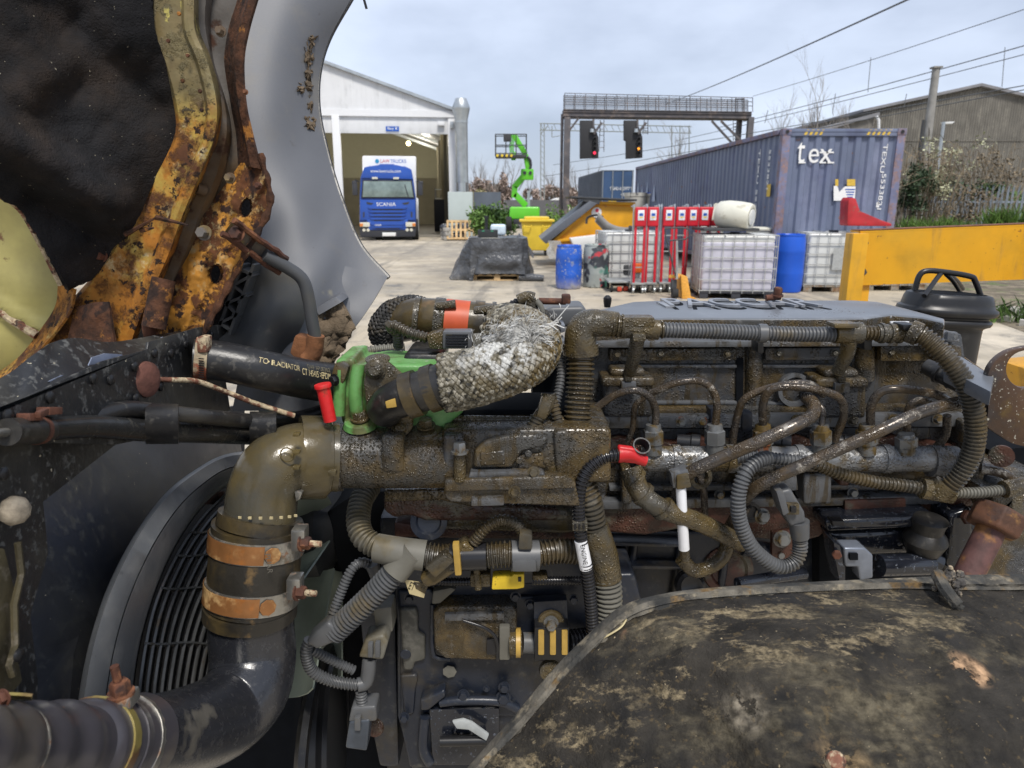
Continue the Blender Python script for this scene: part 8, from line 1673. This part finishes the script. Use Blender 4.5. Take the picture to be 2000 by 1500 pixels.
# ---- filler cap (black oval bellows with handle)
fc_ = E('air_intake_cap', 'black ribbed rubber air intake mouth with barred handle behind the engine', 'intake', P(1850, 720, 1.62))
YQ = 1.62; ctr = P(1850, 720, YQ); sx = M(1, 1850, 600, 1.66)*.97
def oval(z, rx, ry, n=48, tilt=0): return [Vector((P(1850, 600, 1.66).x+rx*math.copysign(abs(math.cos(a))**.75, math.cos(a)), 1.66+ry*math.copysign(abs(math.sin(a))**.85, math.sin(a)), z-.06*math.cos(a)*rx)) for a in [2*math.pi*k/n for k in range(n)]]
def zy(y): return P(1850, y, 1.66).z
prof_ = [(800, 66), (645, 70), (637, 71), (634, 76), (631, 84), (625, 87), (621, 84), (619, 79), (616, 80), (612, 92), (606, 96), (600, 94), (597, 88), (590, 86), (582, 84), (574, 80), (572, 74)]
rows = []
for y, rp in prof_: o_ = oval(zy(y), rp*sx, rp*sx*.62); rows.append(o_+[o_[0]])
mb = MB(); mb.grid(rows); mb.add([*oval(zy(572), 74*sx, 74*sx*.62)], [tuple(range(48))]); mb.build('ribbed_body', mat('cap_rubber', (.014, .014, .015), .36, var=.1, vs=10, layers=[dict(c=(.035, .034, .03), s=30, t=.6, w=.1, r=.5, a=.6)]), fc_, smooth=45)
o_ = [v+Vector((0, 0, .0005)) for v in oval(zy(572), 70*sx, 70*sx*.6)]; mb = MB(); mb.add(o_, [tuple(range(48))]); mb.build('mouth_opening', m_void, fc_, smooth=0)
MB().tube(cat([P(1787, 566, 1.66), P(1796, 538, 1.66), P(1812, 529, 1.66), P(1850, 532, 1.66), P(1895, 540, 1.66), P(1905, 550, 1.66), P(1917, 582, 1.66)], 6), .0066, 10).build('handle_hoop', m_scr, fc_)
MB().tube(cat([P(1805, 578, 1.60), P(1838, 534, 1.66), P(1850, 534, 1.68), P(1868, 548, 1.72), P(1880, 564, 1.76)], 6), .0055, 10).build('handle_bar', m_scr, fc_)
MB().tube(cat([P(1848, 536, 1.66), P(1862, 550, 1.68), P(1876, 572, 1.72)], 6), .005, 10).build('handle_bar', m_scr, fc_)

# ---- felt covered engine tunnel edge in the foreground
m_tun = mat('tunnel_felt', (.022, .019, .015), .78, var=.4, vs=30, spec=.3, layers=[
    dict(c=(.085, .072, .048), s=9, t=.60, w=.10, r=.95, h=.0008, v=.3, vs=90, d=9, nr=.7, st=(.6, 1.6, 1.6)), *[dict(c=(.16, .128, .078), s=20, t=.565, w=.035, r=.9, a=.9, v=.35, vs=160, d=9, nr=.78, st=(.55, 1.6, 1.6), reg=(tuple(P(x_, y_, d_)), r__)) for x_, y_, d_, r__ in ((1330, 1270, .61, .08), (1480, 1225, .64, .085), (1620, 1225, .64, .09), (1760, 1225, .66, .09), (1150, 1400, .58, .07), (1030, 1500, .57, .07), (1980, 1160, .73, .08))],
    *[dict(c=c_, s=sc_, t=.46, w=.018, r=.95, h=.0012, v=.35, vs=90, d=8, nr=.68, reg=(tuple(P(x_, y_, d_)), r__)) for x_, y_, d_, r__, sc_, c_ in ((1665, 1465, .485, .042, 26, (.24, .165, .085)), (1640, 1400, .51, .028, 30, (.22, .155, .085)), (1475, 1500, .48, .026, 32, (.20, .15, .08)), (1900, 1300, .59, .024, 30, (.30, .19, .11)), (1228, 1248, .655, .012, 60, (.38, .2, .11)), (1945, 1240, .62, .018, 34, (.20, .15, .10)), (1450, 1380, .54, .03, 40, (.14, .12, .09)))],
    dict(c=(.014, .014, .015), s=9, t=.60, w=.09, r=.95, a=.7),
    dict(c=(.34, .18, .09), s=14, t=.73, w=.02, r=.9, h=.001), dict(c=(.36, .29, .18), s=230, t=.74, w=.02, r=.9, d=2, a=.9), dict(c=(.12, .085, .04), s=120, t=.64, w=.06, d=3, a=.45)], bumps=[(24, .004), (120, .002), (480, .0012)])
m_tune = mat('tunnel_edge', (.10, .09, .072), .9, var=.35, vs=30, layers=[dict(c=(.03, .03, .028), s=14, t=.52, w=.08), dict(c=(.20, .17, .12), s=40, t=.58, w=.06), dict(c=(.13, .08, .03), s=24, t=.62, w=.05)], bumps=[(60, .003), (240, .0015)])
tn = E('engine_tunnel_cover', 'dirty black felt covered tunnel edge with peeling tan patches in front', 'panel', P(1500, 1500, .5))
def tx(k, pts): return pts
E0 = [(880, 1540, .60), (940, 1470, .625), (1000, 1405, .64), (1080, 1310, .66), (1150, 1240, .675), (1215, 1185, .685), (1300, 1160, .70), (1400, 1148, .71), (1500, 1142, .72), (1600, 1137, .73), (1750, 1130, .74), (1850, 1126, .75), (2000, 1122, .76), (2150, 1118, .77)]
E1 = [(895, 1555, .59), (960, 1480, .61), (1020, 1418, .625), (1100, 1325, .645), (1165, 1258, .658), (1228, 1203, .668), (1305, 1177, .68), (1400, 1165, .69), (1500, 1158, .70), (1600, 1153, .71), (1750, 1148, .72), (1850, 1150, .73), (2000, 1150, .74), (2150, 1146, .75)]
E2 = [(960, 1580, .565), (1030, 1500, .585), (1090, 1440, .595), (1170, 1350, .61), (1230, 1290, .622), (1290, 1240, .632), (1360, 1215, .645), (1440, 1200, .655), (1530, 1190, .665), (1620, 1185, .675), (1760, 1178, .69), (1860, 1178, .70), (2000, 1180, .71), (2150, 1178, .72)]
E3 = [(1100, 1640, .52), (1170, 1580, .53), (1230, 1520, .54), (1300, 1440, .555), (1350, 1380, .565), (1400, 1330, .575), (1460, 1300, .58), (1530, 1280, .59), (1610, 1265, .60), (1690, 1255, .61), (1810, 1250, .62), (1900, 1250, .63), (2030, 1250, .64), (2170, 1250, .65)]
E4 = [(1300, 1780, .47), (1360, 1720, .475), (1420, 1660, .48), (1470, 1600, .485), (1520, 1540, .49), (1570, 1500, .495), (1620, 1480, .50), (1680, 1470, .505), (1750, 1460, .51), (1820, 1455, .515), (1910, 1450, .52), (1990, 1450, .525), (2090, 1450, .53), (2200, 1450, .54)]
E5 = [(1500, 1980, .42), (1560, 1940, .42), (1620, 1900, .42), (1670, 1860, .42), (1720, 1820, .42), (1770, 1790, .42), (1820, 1780, .42), (1870, 1770, .42), (1920, 1760, .42), (1970, 1755, .42), (2040, 1750, .42), (2100, 1750, .42), (2180, 1750, .42), (2280, 1750, .42)]
fnt = lambda x, y: .010*nz3(x, y, .006, 21)+.004*nz3(x, y, .02, 22)+.0016*nz3(x, y, .07, 23)
rows = loft([E1, E2, E3, E4, E5], 170, 14, lambda x, y: fnt(x, y)*min(1, max(0, (y-1140)/60.))); 
MB().grid(rows, .006).build('felt_skin', m_tun, tn, smooth=80)
rows2 = loft([[(x, y, d+.012) for x, y, d in E0], E0, [(x, y, d-.004) for x, y, d in E1], E1], 170, 3, lambda x, y: .0028*nz3(x, y, .07, 24)+.0014*nz3(x, y, .2, 25)); MB().grid(rows2, .006).build('rolled_edge', m_tune, tn, smooth=80)
# stiff cream lining patches and clips stuck on the edge
m_pat = mat('peeled_tan', (.22, .155, .08), .9, var=.25, vs=60, layers=[dict(c=(.05, .045, .035), s=34, t=.54, w=.06), dict(c=(.30, .22, .12), s=70, t=.6, w=.05)], bumps=[(90, .003)]); m_pin = mat('bare_foam', (.36, .20, .115), .9, var=.3, vs=60, layers=[dict(c=(.12, .08, .05), s=50, t=.55, w=.06), dict(c=(.45, .32, .2), s=80, t=.6, w=.05)], bumps=[(120, .004)])
tsurf = Surf(rows); near = tsurf.near
def patch(x, y, rx, ry, m, name, seed, lift=.002): return tsurf.patch(x, y, rx, ry, m, name, tn, seed, lift, jag=.5, rough_=.001)
# torn stud on the rim
c_ = P(1850, 1140, .72); mb = MB()
for k in range(26): mb.ball(c_+Vector((random.gauss(0, .006), random.gauss(-.004, .006), random.gauss(0, .009))), random.uniform(.003, .007), 7)
mb.build('torn_stud', mat('stud_cream', (.34, .27, .18), .9, var=.5, vs=90, layers=[dict(c=(.06, .055, .05), s=60, t=.5, w=.08)], bumps=[(120, .003)]), tn)
MB().tube(cat([P(1830, 1120, .72), P(1845, 1150, .70), P(1868, 1180, .685), P(1880, 1190, .68)], 5), [.007]*12+[.004]*4, 8).build('torn_strip', m_tune, tn)
for a in (((1216, 1185), (1222, 1205), (1210, 1225), (1175, 1243)), ((1210, 1190), (1190, 1196), (1216, 1186))):
    MB().tube(cat([near(*q)-ray(*q)*.004 for q in a], 6), .0011, 5).build('loose_thread', m_prt, tn)
MB().lathe(P(1630, 1490, .475), (-.1, -.5, .8), [(0, .008), (.008, .007), (.010, .004)], 12).build('rusty_stud', m_rod, tn)

PL([(372, 975), (780, 975), (780, 1750), (372, 1750)], 1.52, .05, m_void, 'rear_shade_backing', en, 0)  # added near-black sheet, gives the darkness behind fan and pulley
# ---- far chassis under the engine so nothing below is open
MB().box((0.2, 1.75, .52), (1.9, .1, .28)).build('chassis_rail', m_void, bevel=.01, label='black chassis rail on the far side beneath the engine', cat='chassis')
MB().box((-.25, 1.62, .78), (.9, .22, .06)).build('far_cross_member', m_blkg, bevel=.006, label='black cross member behind the fan low down', cat='chassis')
